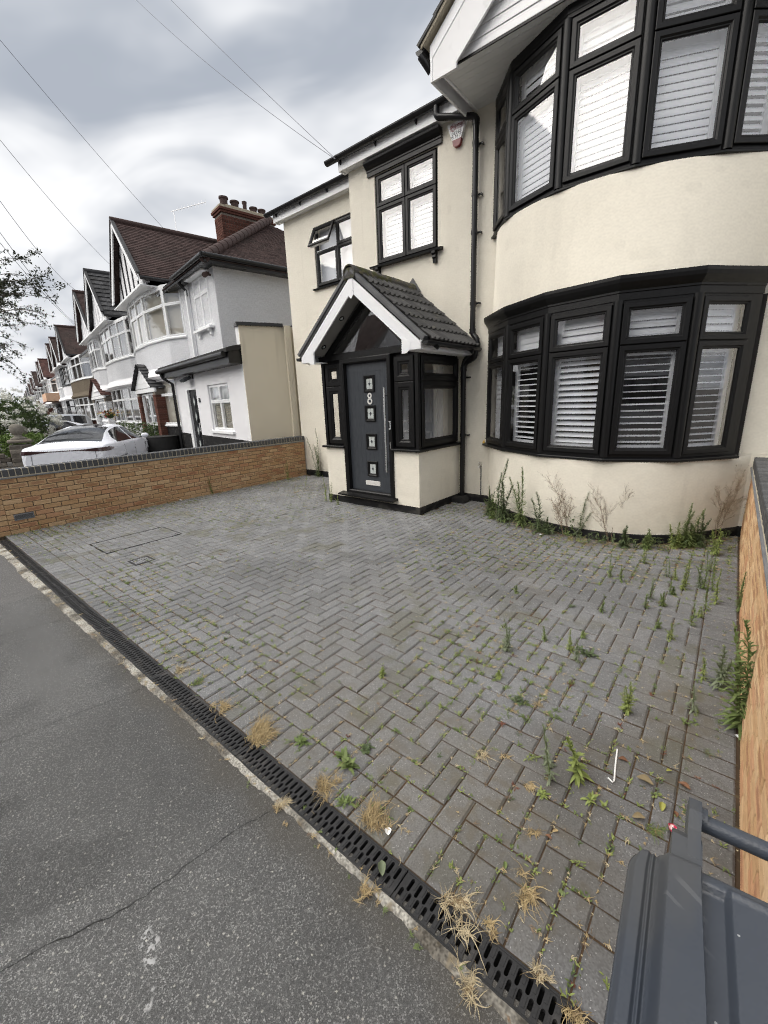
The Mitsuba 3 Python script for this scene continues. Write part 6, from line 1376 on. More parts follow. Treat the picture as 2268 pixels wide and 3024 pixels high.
def lid():
    nx, ny = 240, 260
    xs = np.linspace(BX0, BX1, nx); ys = np.linspace(BYF, BYB, ny)
    xs = np.unique(np.concatenate([np.linspace(BX0, .09, 170), np.linspace(.09, BX1 - .09, 60), np.linspace(BX1 - .09, BX1, 90)])); nx = len(xs)
    X, Y = np.meshgrid(xs, ys, indexing='ij')
    S = lambda a, b, t: (lambda q: q * q * (3 - 2 * q))(np.clip((t - a) / (b - a), 0, 1))
    mir = np.where(X > (BX0 + BX1) / 2, BX0 + BX1 - X, X); d = mir - BX0 - .012 * S(.3, -.1, Y) * 0
    yb = BYB - Y
    # the side ridge drifts outwards towards the front, as moulded
    sh = .016 * S(.62, .30, Y)
    t = d + 0 * Y - .004
    rim = .0 - .010 * S(.010, 0, d) ** 2
    groove = -.007 * S(.014, .020, t) * S(.034, .024, t)
    bead = .005 * np.exp(-((t - .0215) / .0028) ** 2)
    band = .020 * S(.030, .040, t) * S(.604, .575, Y)
    drop = S(.0745 + sh * .4, .0765 + sh * .4, t)
    panel = -.020 * drop + .012 * drop * S(.100, .108, t) * S(.575, .560, Y) * (1 - .0 * Y)
    rearlip = .010 * drop * S(.590, .583, Y) * S(.560, .567, Y)
    crown = .010 * (1 - ((X - (BX0 + BX1) / 2) / .27) ** 2) * S(0, .1, d)
    Z = BZ + rim + groove + bead + band + panel + rearlip + crown - .018 * S(.03, 0, yb) ** 2
    Z += .014 * S(.25, .05, Y) * S(.03, .05, t)
    # rounded back corner: pull the outline in
    r = .055
    for side in (0, 1):
        cx = BX0 + r if side == 0 else BX1 - r; cy = BYB - r
        m = ((X < cx) if side == 0 else (X > cx)) & (Y > cy)
        dx, dy = X - cx, Y - cy; L = np.maximum(np.abs(dx), np.abs(dy)) / r; R_ = np.hypot(dx, dy) / r + 1e-9
        k = np.where(m, 1 + (L / R_ - 1) * np.clip(L, 0, 1) ** 4, 1); X = np.where(m, cx + dx * k, X); Y = np.where(m, cy + dy * k, Y)
    P = np.stack([X, Y, Z], -1); mb = MB(); mb.grid(P)
    edge = np.vstack([P[::-1, 0], P[0, 1:], P[1:, -1], P[-1, ::-1][1:]]); mid = np.array([(BX0 + BX1) / 2, .24, 0])
    lo = edge - (0, 0, .035); lo = lo + (edge - mid) * (.006, .006, 0); mb.grid(np.stack([edge, edge + (0, 0, -.004) + (edge - mid) * (.006, .006, 0), lo], 1)); mb.grid(np.stack([edge, edge + (0, 0, -.004) + (edge - mid) * (.006, .006, 0), lo], 1), flip=True)
    v, f = mb.arr(); m = trimesh.Trimesh(v, f, process=False); put(m, 'm_bin', 'lid', bk, smooth=40)
lid()
def taper(z0, z1, a0, a1, mat, name):
    v = []
    for z, (x0, y0, x1, y1) in ((z0, a0), (z1, a1)):
        r = .05
        for cx, cy, s in ((x1 - r, y1 - r, 0), (x0 + r, y1 - r, 1), (x0 + r, y0 + r, 2), (x1 - r, y0 + r, 3)):
            for q in np.linspace(0, PI / 2, 6): v.append((cx + r * math.cos(s * PI / 2 + q), cy + r * math.sin(s * PI / 2 + q), z))
    n = 24; f = [[k, (k + 1) % n, n + (k + 1) % n, n + k] for k in range(n)]; put((np.array(v), np.array(f)), mat, name, bk, smooth=40)
taper(.06, 1.02, (.05, .0, .42, .48), (-.015, -.10, .485, .585), 'm_bin', 'body')
hz = 1.045
for x in (.041, .43):
    pr = [(.575, -.02), (.600, .012), (.642, .018), (.668, .028), (.692, .026), (.700, .010), (.696, -.016), (.670, -.022), (.640, -.030), (.612, -.040)]
    mb = MB(); mb.prism([(a, hz + b + .004) for a, b in pr], x - .008, x + .008, lambda v: np.stack([v[:, 2], v[:, 0], v[:, 1]], -1))
    mb.prism([(a, hz + b + .004) for a, b in [(.570, -.01), (.585, .010), (.625, .014), (.64, .006), (.63, -.03), (.58, -.03)]], x - .026, x + .010, lambda v: np.stack([v[:, 2], v[:, 0], v[:, 1]], -1)); mb.put('m_bin', 'hinge_arm', bk)
    MB().tube([(x + .008, .682, hz + .008), (x + .016, .682, hz + .008)], .017, 18).put('m_bin', 'hinge_cap', bk, smooth=40)
MB().tube([(.045, .680, hz + .004), (.43, .680, hz + .004)], .0125, 18).put('m_bin', 'handle', bk, smooth=40)
for x in (-.01, .43): m = trimesh.creation.cylinder(.10, .045, sections=32); m.apply_transform(trimesh.transformations.rotation_matrix(PI / 2, [0, 1, 0])); put((np.array(m.vertices) + A3(x + .02, .50, .10), m.faces), 'm_tyre', 'wheel', bk, smooth=40)

_R = mi.ScalarTransform4f().translate([-.031, .607, 0]).rotate([0, 0, 1], 3.2).translate([.031, -.607, 0])
for _k in set(scene) - _bin_first:
    if _k.startswith(bk): scene[_k]['to_world'] = _R

# ---------------------------------------------------------------- weeds
def leaf_mat(name, a, b, s=40, gloss=.55): paint(name, lambda p, n, uv: mix(a, b, noise(p.x * s, p.y * s, p.z * s)), gloss, spec=0.25)
leaf_mat('m_weed', (0.085, 0.125, 0.036), (0.165, 0.205, 0.075)); leaf_mat('m_weed_grey', (0.11, 0.135, 0.08), (0.19, 0.215, 0.14)); leaf_mat('m_weed_dark', (0.05, 0.075, 0.032), (0.11, 0.14, 0.065)); leaf_mat('m_weed_bright', (0.15, 0.19, 0.05), (0.24, 0.285, 0.09))
leaf_mat('m_straw', (0.27, 0.195, 0.095), (0.47, 0.37, 0.205), 90); leaf_mat('m_straw_pale', (0.34, 0.275, 0.165), (0.54, 0.46, 0.31), 90); leaf_mat('m_dry_brown', (0.13, 0.092, 0.062), (0.26, 0.19, 0.125)); leaf_mat('m_dead_straw', (0.12, 0.085, 0.045), (0.30, 0.22, 0.12), 70); leaf_mat('m_red_weed', (0.10, 0.035, 0.025), (0.16, 0.07, 0.045))
def blade(mb, p, d, up, L, w, bend=.3, n=4):
    """A lance-shaped leaf from p along d, bending away from up."""
    d = d / np.linalg.norm(d); s = np.cross(d, up); s /= np.linalg.norm(s) + 1e-9; nn = np.cross(s, d); t = np.linspace(0, 1, n)
    c = p + d * (L * t)[:, None] - A3(0, 0, 1) * (bend * L * t ** 2)[:, None] ; wd = w * np.array([.35, 1, .8, .0])[:n] if n == 4 else w * np.sin(np.linspace(.15, PI, n)) 
    v = np.concatenate([c + s * wd[:, None], c - s * wd[:, None]]); f = [[i, i + 1, n + i + 1, n + i] for i in range(n - 1)]; mb.add(v, np.array(f))
def fleabane(k, base, h, mat='m_weed', stem='m_weed', dens=70, L0=.085, lean=(0, 0), g=rng, w=.0075, top_leaf=.3, stems=None):
    """Upright weed: one or a few stems thick with narrow leaves that shorten upwards."""
    mb, sm = MB(), MB(); ns = stems or (1 if h < .12 else int(g.integers(1, 4)))
    for s_ in range(ns):
        hh = h if s_ == 0 else h * g.uniform(.45, .9); ln = A3(lean[0], lean[1], 0) if s_ == 0 else A3(lean[0], lean[1], 0) + g.normal(0, .16, 3) * (hh, hh, 0)
        t = np.linspace(0, 1, 10)[:, None]; P = base + g.normal(0, .012, 3) * (s_ > 0) * A3(1, 1, 0) + (A3(0, 0, hh) + ln) * t + ln * (t ** 2 - t) * .6 + g.normal(0, .05, 3) * A3(1, 1, 0) * hh * np.sin(t * PI) * .6; P[1:-1] += g.normal(0, .006, (8, 3)) * hh
        sm.tube(P, np.linspace(.0036, .0013, 10) * (.6 + hh), 5); n = int(dens * (.35 + hh) / .6) + 10
        for i in range(n):
            q = .04 + .96 * (i / n); a = i * 2.39996 + g.normal(0, .5); j = min(int(q * 9), 8); p = P[j] + (P[j + 1] - P[j]) * (q * 9 - j)
            el = .15 + .85 * q + g.normal(0, .30); d = A3(math.cos(a) * math.cos(el), math.sin(a) * math.cos(el), math.sin(el))
            if g.random() < .12: continue
            blade(mb, p, d, A3(0, 0, 1), L0 * 1.1 * (1 - (1 - top_leaf) * q) * g.uniform(.45, 1.3) * min(1, .5 + hh), w * (1.1 - .45 * q) * g.uniform(.7, 1.2), g.uniform(.15, .75) * (1 - .6 * q))
    put(sm.mesh(), stem, 'stem', k, smooth=True); mb.put(mat, 'leaves', k)
def lacy(k, base, h, spread, mat='m_dry_brown', n=7, g=rng, heads=None, leafy=0.0, lean=(0, 0)):
    """A dead, much-branched stalk with fine twigs."""
    mb, tips = MB(), []
    def branch(p, d, L, r, lev):
        e = p + d * L; m = (p + e) / 2 + g.normal(0, .02, 3) * L; mb.tube([p, m, e], [r, r * .8, r * .6], 4)
        if lev == 0: tips.append(e); return
        for q in np.linspace(.35, 1, 5 if lev > 1 else 4):
            nd = d * .9 + g.normal(0, .34, 3) * (1, 1, .5); nd[2] = abs(nd[2]) * .9 + .12; nd /= np.linalg.norm(nd)
            branch(p + d * L * q + g.normal(0, .002, 3), nd, L * g.uniform(.30, .52), max(r * .62, .0009), lev - 1)
    for i in range(n):
        a = g.uniform(0, 2 * PI); d = A3(math.cos(a) * spread + lean[0], math.sin(a) * spread + lean[1], 1); d /= np.linalg.norm(d)
        branch(base + A3(math.cos(a), math.sin(a), 0) * .02, d, h * g.uniform(.58, .78), .0024, 3)
    mb.put(mat, 'twigs', k)
    if not heads: heads = (mat, .35, .0022)
    if heads:
        hb_ = MB(); T_ = np.array(tips); T_ = T_[g.random(len(T_)) < heads[1]]
        for q in T_: hb_.obox(q, (heads[2], 0, 0), (0, heads[2], 0), (0, 0, heads[2]))
        hb_.put(heads[0], 'seed_heads', k, kind='stuff')
    if leafy:
        lb_ = MB(); leaves(lb_, base + g.normal(0, 1, (int(leafy), 3)) * (.05, .05, h * .16) + A3(0, 0, h * .22), .022, g); lb_.put('m_weed_dark', 'leaves', k)
def rosette(k, base, r, mat='m_weed', n=16, up=.35, g=rng, w=.010):
    g = np.random.default_rng(int(abs(base[0] * 1000 + base[1] * 777))); mb = MB()
    for c in range(3):
        o = base + g.normal(0, .22, 3) * (r, r, 0)
        for i in range(int(n * .7)):
            a = i * 2.39996 + g.normal(0, .4); e = g.uniform(.1, 1.25); d = A3(math.cos(a) * math.cos(e), math.sin(a) * math.cos(e), math.sin(e)); blade(mb, o + d * .004, d, A3(0, 0, 1), r * g.uniform(.25, .7), w * .65 * (r / .08) * g.uniform(.6, 1.2), g.uniform(.1, .8))
    mb.put(mat, 'leaves', k)
def tuft_mesh(mb, base, r, n, g=rng, hang=1.0, up=(.3, 1.3), w=.00095):
    """Grass blades that arch out of one crown, matted and kinked as dead grass is."""
    nc = max(1, n // 22); C = g.normal(0, .30, (nc, 2)) * r; C[0] = 0; wind = g.normal(0, .35, 2)
    for i in range(n):
        o = C[int(g.integers(nc))]; a, e, L = g.uniform(0, 2 * PI), g.uniform(*up), r * g.choice((.3, .6, 1.1), p=(.5, .38, .12)) * g.uniform(.6, 1.2)
        d = A3(math.cos(a) * math.cos(e) + wind[0], math.sin(a) * math.cos(e) + wind[1], math.sin(e)); d /= np.linalg.norm(d); m = 7; c = [base + A3(o[0], o[1], 0) + g.normal(0, .09, 3) * (r, r, 0)]; curl = g.normal(0, .16); sag = g.uniform(.10, .42) * hang
        for k in range(m - 1):
            c.append(c[-1] + d * L / (m - 1)); yaw = curl + g.normal(0, .12) + (g.normal(0, .8) if g.random() < .07 else 0); ca, sa = math.cos(yaw), math.sin(yaw); d = A3(d[0] * ca - d[1] * sa, d[0] * sa + d[1] * ca, d[2] - sag); d /= np.linalg.norm(d)
            if c[-1][2] < .004: d[2] = abs(d[2]) * .15; d /= np.linalg.norm(d)
        c = np.array(c); c[:, 2] = np.maximum(c[:, 2], .002 + .003 * g.random()); s = np.cross(np.gradient(c, axis=0), A3(0, 0, 1)); s /= np.linalg.norm(s, axis=1, keepdims=True) + 1e-9
        wd = (w * g.uniform(.6, 1.3) * np.array([1, 1, 1, .9, .7, .5, .15]))[:, None]; v = np.concatenate([c + s * wd, c - s * wd + A3(0, 0, .0008)]); mb.add(v, np.array([[j, j + 1, m + j + 1, m + j] for j in range(m - 1)]))
def height_of(base, x, y):
    """Height at which a plant over this foot reaches the pixel."""
    r = RIGHT * (x - 1134) / 1229.4 + DOWN * (y - 1512) / 1229.4 + FWD; k = math.hypot(base[0], base[1]) / math.hypot(r[0], r[1]); return (EYE + r * k)
def grow(kind, label, bx, by, tx, ty, group=None, **kw):
    b = px_ground(bx, by, 0.0); t = height_of(b, tx, ty); h = max(.03, t[2]); k = thing('weed', label, 'weed', group=group); g = np.random.default_rng(int(bx * 7 + by)); ln = (t[0] - b[0], t[1] - b[1])
    if kind == 'flea': fleabane(k, b, h, lean=ln, g=g, **kw)
    elif kind == 'lacy': lacy(k, b, h, lean=(ln[0] / h, ln[1] / h), g=g, **kw)
    return k
grow('flea', 'tall leafy weed at the left end of the bay plinth, tallest there', 1484, 1540, 1500, 1358, dens=120, mat='m_weed_dark', stems=4, L0=.12)
grow('flea', 'slender weed just right of the tallest one at the left end of the bay', 1540, 1556, 1542, 1382, dens=110, stems=3, L0=.11)
grow('flea', 'bushy dark weed third from the left along the bay plinth', 1592, 1570, 1584, 1455, dens=110, L0=.12, mat='m_weed_dark')
grow('flea', 'short leafy weed at the very left foot of the bay plinth', 1455, 1530, 1448, 1478, dens=120, L0=.1, mat='m_weed_dark')
grow('lacy', 'thin dry branching stalk against the bay wall, left of the widest one', 1686, 1580, 1690, 1405, spread=.25, leafy=120, n=4)
grow('flea', 'small drooping weed right of the first dry stalk', 1706, 1588, 1738, 1455, dens=60, mat='m_weed_grey')
grow('lacy', 'widest spray of dry twigs against the middle of the bay wall', 1812, 1590, 1795, 1395, spread=.38, n=5)
grow('lacy', 'tall airy dry stalk right of the widest spray', 1872, 1592, 1868, 1372, spread=.26, n=5)
grow('flea', 'tall green weed towards the right end of the bay plinth', 2032, 1590, 2046, 1455, dens=110, L0=.11)
grow('flea', 'dark leafy weed leaning left beside the tall green one at the right of the bay', 2015, 1575, 2012, 1480, dens=100, L0=.13, mat='m_weed_dark')
grow('lacy', 'dead brown stalk with round seed heads near the right end of the bay', 2100, 1580, 2140, 1372, spread=.36, n=6, heads=('m_dry_brown', .5, .0045))
grow('lacy', 'short dead forked stalk with seed heads left of the taller one', 2018, 1510, 2012, 1416, spread=.3, n=3, heads=('m_dry_brown', .5, .004))
grow('flea', 'bright green weed in front of the dead stalks at the right of the bay', 2110, 1640, 2128, 1562, dens=100, mat='m_weed_bright')
for (bx, by, tx, ty, lab, m) in ((2102, 1745, 2120, 1605, 'tallest weed standing in the paving joints near the right wall', 'm_weed'), (2078, 1738, 2090, 1622, 'weed just left of the tallest one in the paving near the right wall', 'm_weed'), (2062, 1735, 2062, 1675, 'short pale weed left of the pair near the right wall', 'm_weed_grey'), (2018, 1740, 2036, 1652, 'yellowish weed in the paving, leftmost of the tall group by the right wall', 'm_weed_bright'),
        (2112, 1782, 2130, 1682, 'bright weed rising nearest the gap by the right wall', 'm_weed_bright'), (2085, 1805, 2093, 1722, 'narrow weed in front of the tall group near the right wall', 'm_weed'), (2040, 1848, 2052, 1780, 'weed standing alone in the paving left of the last tall group', 'm_weed'),
        (2186, 1806, 2204, 1688, 'weed against the right brick wall, upper of the two', 'm_weed'), (2188, 2162, 2196, 1826, 'largest weed, hugging the right brick wall', 'm_weed'), (2126, 2030, 2140, 1915, 'greyish weed left of the largest one at the right wall', 'm_weed_grey'), (2074, 2005, 2078, 1942, 'small yellowish weed two pavers from the right wall', 'm_weed_bright'), (2045, 2100, 2048, 2020, 'weed growing in the edging joint nearest the viewer on the right', 'm_weed_grey'),
        (1907, 1795, 1912, 1755, 'small weed in the middle joints right of centre', 'm_weed'), (1958, 1790, 1962, 1748, 'small weed beside another in the right of the paving', 'm_weed'), (1980, 1755, 1982, 1715, 'small weed farther back in the right of the paving', 'm_weed'), (1625, 2310, 1602, 2140, 'feathery stalk in the paving left of the white stick', 'm_weed_grey'), (1704, 2298, 1672, 2178, 'broad-leaved yellow-green weed left of the white stick', 'm_weed_bright'),
        (1852, 2107, 1862, 2012, 'upright weed in the paving in the right middle', 'm_weed_bright'), (1498, 1922, 1488, 1828, 'wispy upright weed in the paving centre', 'm_weed_grey'), (1609, 1892, 1606, 1848, 'little upright weed right of the wispy one', 'm_weed'), (1720, 1882, 1722, 1862, 'stubby weed near the centre right of the paving', 'm_weed'),
        (938, 1408, 930, 1266, 'tall dark weed at the corner between the left wall and the cream house', 'm_weed_dark'), (962, 1480, 952, 1403, 'bright slender weed at the left corner of the porch', 'm_weed_bright'), (980, 1482, 980, 1425, 'shorter slender weed at the left corner of the porch', 'm_weed_bright'), (852, 1418, 846, 1362, 'yellowish weed at the far end of the left wall', 'm_weed_bright'), (628, 1458, 612, 1402, 'weed at the foot of the left wall, halfway along', 'm_weed'), (722, 1435, 722, 1390, 'brownish weed at the foot of the left wall towards the house', 'm_weed_grey'), (902, 1432, 906, 1405, 'small weed left of the porch', 'm_weed_bright'),
        (118, 1560, 96, 1482, 'weed beside the air vent of the left wall', 'm_weed'), (253, 1525, 250, 1508, 'short weed at the foot of the left wall near the recessed cover', 'm_weed'), (1000, 1490, 996, 1463, 'tiny bright weed in front of the porch plinth', 'm_weed_bright')):
    sz = px_ground(bx, by); big = math.hypot(*sz[:2]) < 2.6
    grow('flea', lab, bx, by, tx, ty, mat=m, dens=(80 if 'largest' in lab else 75), stems=(5 if 'corner between' in lab else 1 if 'broad' in lab else None), L0=(.11 if 'corner between' in lab else .10 if 'largest' in lab or 'broad' in lab else .058), w=(.0075 if 'broad' in lab or 'largest' in lab else .0046))
grow('lacy', 'dried reddish stalk in front of the porch, right of the door', 1226, 1505, 1226, 1400, spread=.3, n=4, heads=('m_dry_brown', .6, .004), mat='m_dry_brown')
grow('lacy', 'thin dried stalk left of the other one in front of the porch', 1184, 1495, 1186, 1418, spread=.2, n=3, mat='m_dry_brown')
for (x, y, r, lab, m, n) in ((890, 2191, .075, 'green rosette beside the big straw tuft', 'm_weed', 22), (1021, 2262, .12, 'largest leafy rosette near the drain', 'm_weed', 26), (1076, 2212, .08, 'pointed-leaved rosette right of the largest one', 'm_weed_dark', 14), (1016, 2372, .075, 'flat rosette close to the drain edge', 'm_weed', 16), (1762, 2365, .07, 'small fresh rosette under the bent white stick', 'm_weed_bright', 12), (1740, 1930, .10, 'dark flat rosette in the right middle of the paving', 'm_weed_dark', 20), (1530, 2078, .08, 'dark spreading rosette in the centre of the paving', 'm_weed_dark', 14), (1602, 2345, .06, 'round-leaved rosette below the feathery stalk', 'm_weed_bright', 14),
        (1722, 1872, .05, 'small bright rosette in the paving, far right middle', 'm_weed_bright', 12), (1688, 1790, .05, 'lone dark little rosette towards the bay', 'm_weed_dark', 12), (1575, 2240, .05, 'small green rosette beside a dry clump', 'm_weed_bright', 10), (2030, 2130, .06, 'broad-leaved rosette at the foot of the edging weed', 'm_weed', 12)):
    k = thing('rosette_weed', lab, 'weed'); rosette(k, px_ground(x, y, .003), r, m, n)
for (x, y, r, n, lab, up, m) in ((770, 2172, .11, 420, 'big bushy tuft of golden straw on the drain edge', (.5, 1.5), 'm_straw'), (1105, 2420, .10, 220, 'wide dry tuft hanging over the drain grating', (.1, 1.2), 'm_straw'), (1346, 2664, .095, 110, 'flattened dry tuft with long runners at the drain', (.05, .6), 'm_straw_pale'), (1388, 2920, .065, 90, 'dry tuft on the pavement side of the drain at the bottom', (.1, 1.0), 'm_straw_pale'), (1458, 2760, .055, 55, 'dry tuft creeping over the grating near the bottom', (.1, .8), 'm_straw'), (1560, 2640, .075, 120, 'brown dry clump in a joint right of the drain', (.1, .9), 'm_straw'), (1592, 2888, .06, 50, 'pale tuft at the drain edge lowest in the picture', (.1, .9), 'm_straw_pale'), (1700, 3000, .06, 60, 'tuft at the drain edge beside the bin', (.1, .9), 'm_straw'),
        (965, 2330, .10, 140, 'greenish dry tuft left of the large rosette', (.2, 1.2), 'm_straw'), (823, 2383, .05, 110, 'straw tuft in the kerb strip below the big one', (.1, 1.2), 'm_straw_pale'), (1075, 2625, .05, 90, 'straw clump in the kerb strip opposite the grating join', (.1, .8), 'm_straw'), (532, 1978, .07, 130, 'fine pale tuft on the drain edge farther up', (.3, 1.3), 'm_straw_pale'), (580, 2020, .06, 90, 'mixed tuft just below the fine pale one', (.2, 1.2), 'm_weed'), (665, 2085, .09, 140, 'ragged tuft above the big straw one', (.1, 1.2), 'm_straw'), (1430, 2230, .075, 50, 'star of dry grass in the centre joints', (.05, .8), 'm_straw_pale'), (1500, 2235, .05, 30, 'smaller dry star right of the centre one', (.05, .8), 'm_straw'), (1555, 2320, .05, 60, 'dry clump below the broad-leaved weed', (.05, .6), 'm_straw'), (1590, 2080, .08, 45, 'upright dry grass in the right centre', (.4, 1.3), 'm_straw_pale'), (1935, 2455, .06, 60, 'green grass tuft above the bin lid', (.05, .9), 'm_weed'), (2090, 2225, .07, 30, 'sparse grass tuft by the edging course', (.1, 1.0), 'm_weed_grey'), (1585, 2460, .05, 40, 'small dry tuft left of the dead leaves', (.05, .8), 'm_straw'), (870, 1455, .12, 50, 'pale wispy tuft near the left end of the porch', (.4, 1.3), 'm_straw_pale')):
    k = thing('grass_tuft', lab, 'grass'); mb = MB(); tuft_mesh(mb, px_ground(x, y, .002), r, int(n * 1.5), np.random.default_rng(int(x + y)), up=up); mb.put(m, 'blades', k); mb = MB(); tuft_mesh(mb, px_ground(x, y, .002), r * .8, int(n * .5), np.random.default_rng(int(x + y) + 5), up=(.02, .7)); mb.put('m_dead_straw', 'dead_blades', k)
gg = np.random.default_rng(91)
for i in range(18):
    x, y = (gg.uniform(-.75, .12), gg.uniform(2.6, 4.9)) if i < 13 else (gg.uniform(-1.9, -.3), gg.uniform(1.6, 3.6))
    k = thing('weed', 'wispy yellow-green weed standing in the joints of the right half of the paving', 'weed', group='wispy weeds in the right half of the paving'); hh = gg.uniform(.05, .20) * (1.2 if i < 13 else .55)
    fleabane(k, A3(x, y, 0), hh, mat=('m_weed', 'm_weed_bright', 'm_weed_grey')[i % 3], dens=60, L0=.055, w=.0042, g=gg, lean=gg.normal(0, .12, 2) * hh, stems=2)
for i, (x, y, hh, m) in enumerate(((-2.62, 5.55, .42, 'm_weed_dark'), (-2.5, 5.42, .34, 'm_weed'), (-2.3, 5.36, .30, 'm_weed_dark'), (-.22, 5.45, .5, 'm_weed'), (-.12, 5.56, .4, 'm_weed_dark'), (-.30, 5.38, .30, 'm_weed_bright'), (-1.62, 5.12, .22, 'm_weed_dark'), (-.75, 5.1, .25, 'm_weed_dark'), (-.55, 5.2, .22, 'm_weed'))):
    k = thing('weed', ['bushy clump filling the left end of the bay plinth', 'green weed in front of the bushy clump at the left of the bay', 'dark weed right of the bushy clump at the left of the bay', 'full green clump at the right end of the bay plinth', 'dark weed behind the full green clump at the right of the bay', 'bright weed before the full green clump at the right of the bay', 'low dark weed under the first dry stalk', 'low dark weed right of the widest dry spray', 'low green weed between the dry stalks and the right clump'][i], 'weed'); fleabane(k, A3(x, y, 0), hh, mat=m, dens=90, L0=.10, w=.0075, g=gg, stems=5)
for i, (x, h_) in enumerate(((-1.42, .50), (-.9, .62), (.02, .7))):
    q = spline(WL0, 200); j = int(np.argmin(np.abs(q[:, 0] - x))); k = thing('weed', ['short dry stalk in the middle of the bay wall', 'dry spray under the second mullion from the right', 'dry brown stalk in the corner by the right wall'][i], 'weed'); lacy(k, A3(q[j, 0], q[j, 1] - .07, 0), h_, .28, n=4, g=np.random.default_rng(300 + i))
# ground cover in the joints, too much of it to count
def joint_cover():
    g = np.random.default_rng(4); sets = {m: MB() for m in ('m_weed', 'm_weed_bright', 'm_straw', 'm_straw_pale', 'm_dry_brown', 'm_red_weed', 'm_weed_dark')}
    bx0, by0 = X0 + .22, Y0 + .204; n = 0
    while n < 9500:
        x, y = g.uniform(X0 + .05, X1 - .02), g.uniform(Y0 + .02, 6.2)
        if g.random() < .5: x = bx0 + round((x - bx0) / .1) * .1
        else: y = by0 + round((y - by0) / .1) * .1
        d = meshkit.fbm(np.array([[x * .9, y * .9, 3.]]), 3, 6)[0]; den = np.clip((d - .34) * 2.4, 0.08, 1) * (.42 + .58 * np.clip((x + 4.2) / 3.5, 0, 1))
        den += .35 * (y < 1.5) * (x > -5) + .5 * (x < -7.5) + .25 * (x > -.35)
        if -5.46 < x < -3.47 and y > 5.0 or g.random() > den: continue
        n += 1; p = A3(x, y, -.002); c = g.random(); s = g.uniform(.009, .028) * (1 + .7 * (d > .56))
        m = 'm_straw' if c < .24 else 'm_straw_pale' if c < .40 else 'm_weed' if c < .62 else 'm_weed_bright' if c < .82 else 'm_dry_brown' if c < .94 else 'm_weed_dark' if c < .985 else 'm_red_weed'
        if m in ('m_straw', 'm_straw_pale', 'm_dry_brown'): tuft_mesh(sets[m], p, s * 1.25, int(g.integers(5, 13)), g, up=(.05, 1.1), w=.0009)
        else:
            for j in range(int(g.integers(4, 10))):
                a = g.uniform(0, 2 * PI); e = g.uniform(.1, 1.1); blade(sets[m], p + A3(g.normal(0, .006), g.normal(0, .006), .003), A3(math.cos(a) * math.cos(e), math.sin(a) * math.cos(e), math.sin(e)), A3(0, 0, 1), s * g.uniform(.5, .95), .0026, .2)
    # along the foot of the bay, the walls and the kerb strip
    S_ = spline(WL0, 200)
    for i in range(620):
        q = S_[int(g.integers(4, 196))]; p = A3(q[0] + g.normal(0, .03), q[1] - .02 - abs(g.normal(.0, .15)), 0); m = ('m_weed_dark', 'm_weed', 'm_straw', 'm_dry_brown', 'm_straw_pale')[int(g.choice(5, p=[.14, .15, .33, .26, .12]))]
        if m.startswith('m_weed'):
            for j in range(7): a, e = g.uniform(0, 2 * PI), g.uniform(.2, 1.3); blade(sets[m], p + A3(0, 0, g.uniform(0, .10)), A3(math.cos(a) * math.cos(e), math.sin(a) * math.cos(e), math.sin(e)), A3(0, 0, 1), g.uniform(.03, .075), .006, .3)
        else: tuft_mesh(sets[m], p, g.uniform(.035, .11), 9, g, up=(.1, 1.4))
    for i in range(420):
        side = g.random(); p = A3(-7.93 + abs(g.normal(0, .07)), g.uniform(1, 6.6), 0) if side < .62 else A3(g.uniform(-8, 1), .775 + g.normal(0, .02), .0)
        m = ('m_straw', 'm_straw_pale', 'm_weed', 'm_dry_brown')[int(g.choice(4, p=[.4, .25, .22, .13]))]; tuft_mesh(sets[m], p, g.uniform(.03, .10) if side < .62 else g.uniform(.012, .035), 9 if side < .62 else 14, g, up=(.1, 1.2))
    names = {'m_weed': ('joint_weeds', 'small green weeds growing in the paving joints'), 'm_weed_bright': ('joint_weeds', 'bright yellow-green seedlings scattered in the paving joints'), 'm_straw': ('dry_grass', 'golden dry grass clumps scattered over the paving joints'), 'm_straw_pale': ('dry_grass', 'pale bleached grass wisps scattered over the paving'), 'm_dry_brown': ('dead_weeds', 'brown dead weed scraps in the joints and along the walls'), 'm_red_weed': ('dead_weeds', 'small red-leaved weeds here and there in the joints'), 'm_weed_dark': ('joint_weeds', 'dark leafy ground cover along the foot of the bay')}
    for m, mb in sets.items():
        nm, lab = names[m]; k = fresh(nm); mb.put(m, key=k); labels[k] = {'label': lab, 'category': 'weeds' if 'weed' in nm else 'grass', 'kind': 'stuff'}
joint_cover()

# ---------------------------------------------------------------- litter
paint('m_litter_white', (0.74, 0.74, 0.73), 0.5); paint('m_litter_red', lambda p, n, uv: mix((0.42, 0.03, 0.07), (0.75, 0.55, 0.55), smoothstep(.55, .7, noise(p.x * 90, p.y * 90, 1))), 0.35)
paint('m_dead_leaf', lambda p, n, uv: mix((0.16, 0.12, 0.065), (0.27, 0.22, 0.13), fbm(p.x * 60, p.y * 60, 0, 3)), 0.7); paint('m_leaf_yellow', (0.30, 0.30, 0.08), 0.6); paint('m_leaf_brown', lambda p, n, uv: mix((0.10, 0.045, 0.025), (0.20, 0.10, 0.05), fbm(p.x * 80, p.y * 80, 0, 3)), 0.7)
k = thing('bent_stick', 'thin bent white plastic stick lying on the paving', 'stick')
P = [px_ground(*q, .004) for q in ((1823, 2213), (1818, 2255), (1814, 2305), (1809, 2310), (1796, 2297))]; MB().tube(P, .0036, 8).put('m_litter_white', 'rod', k, smooth=40)
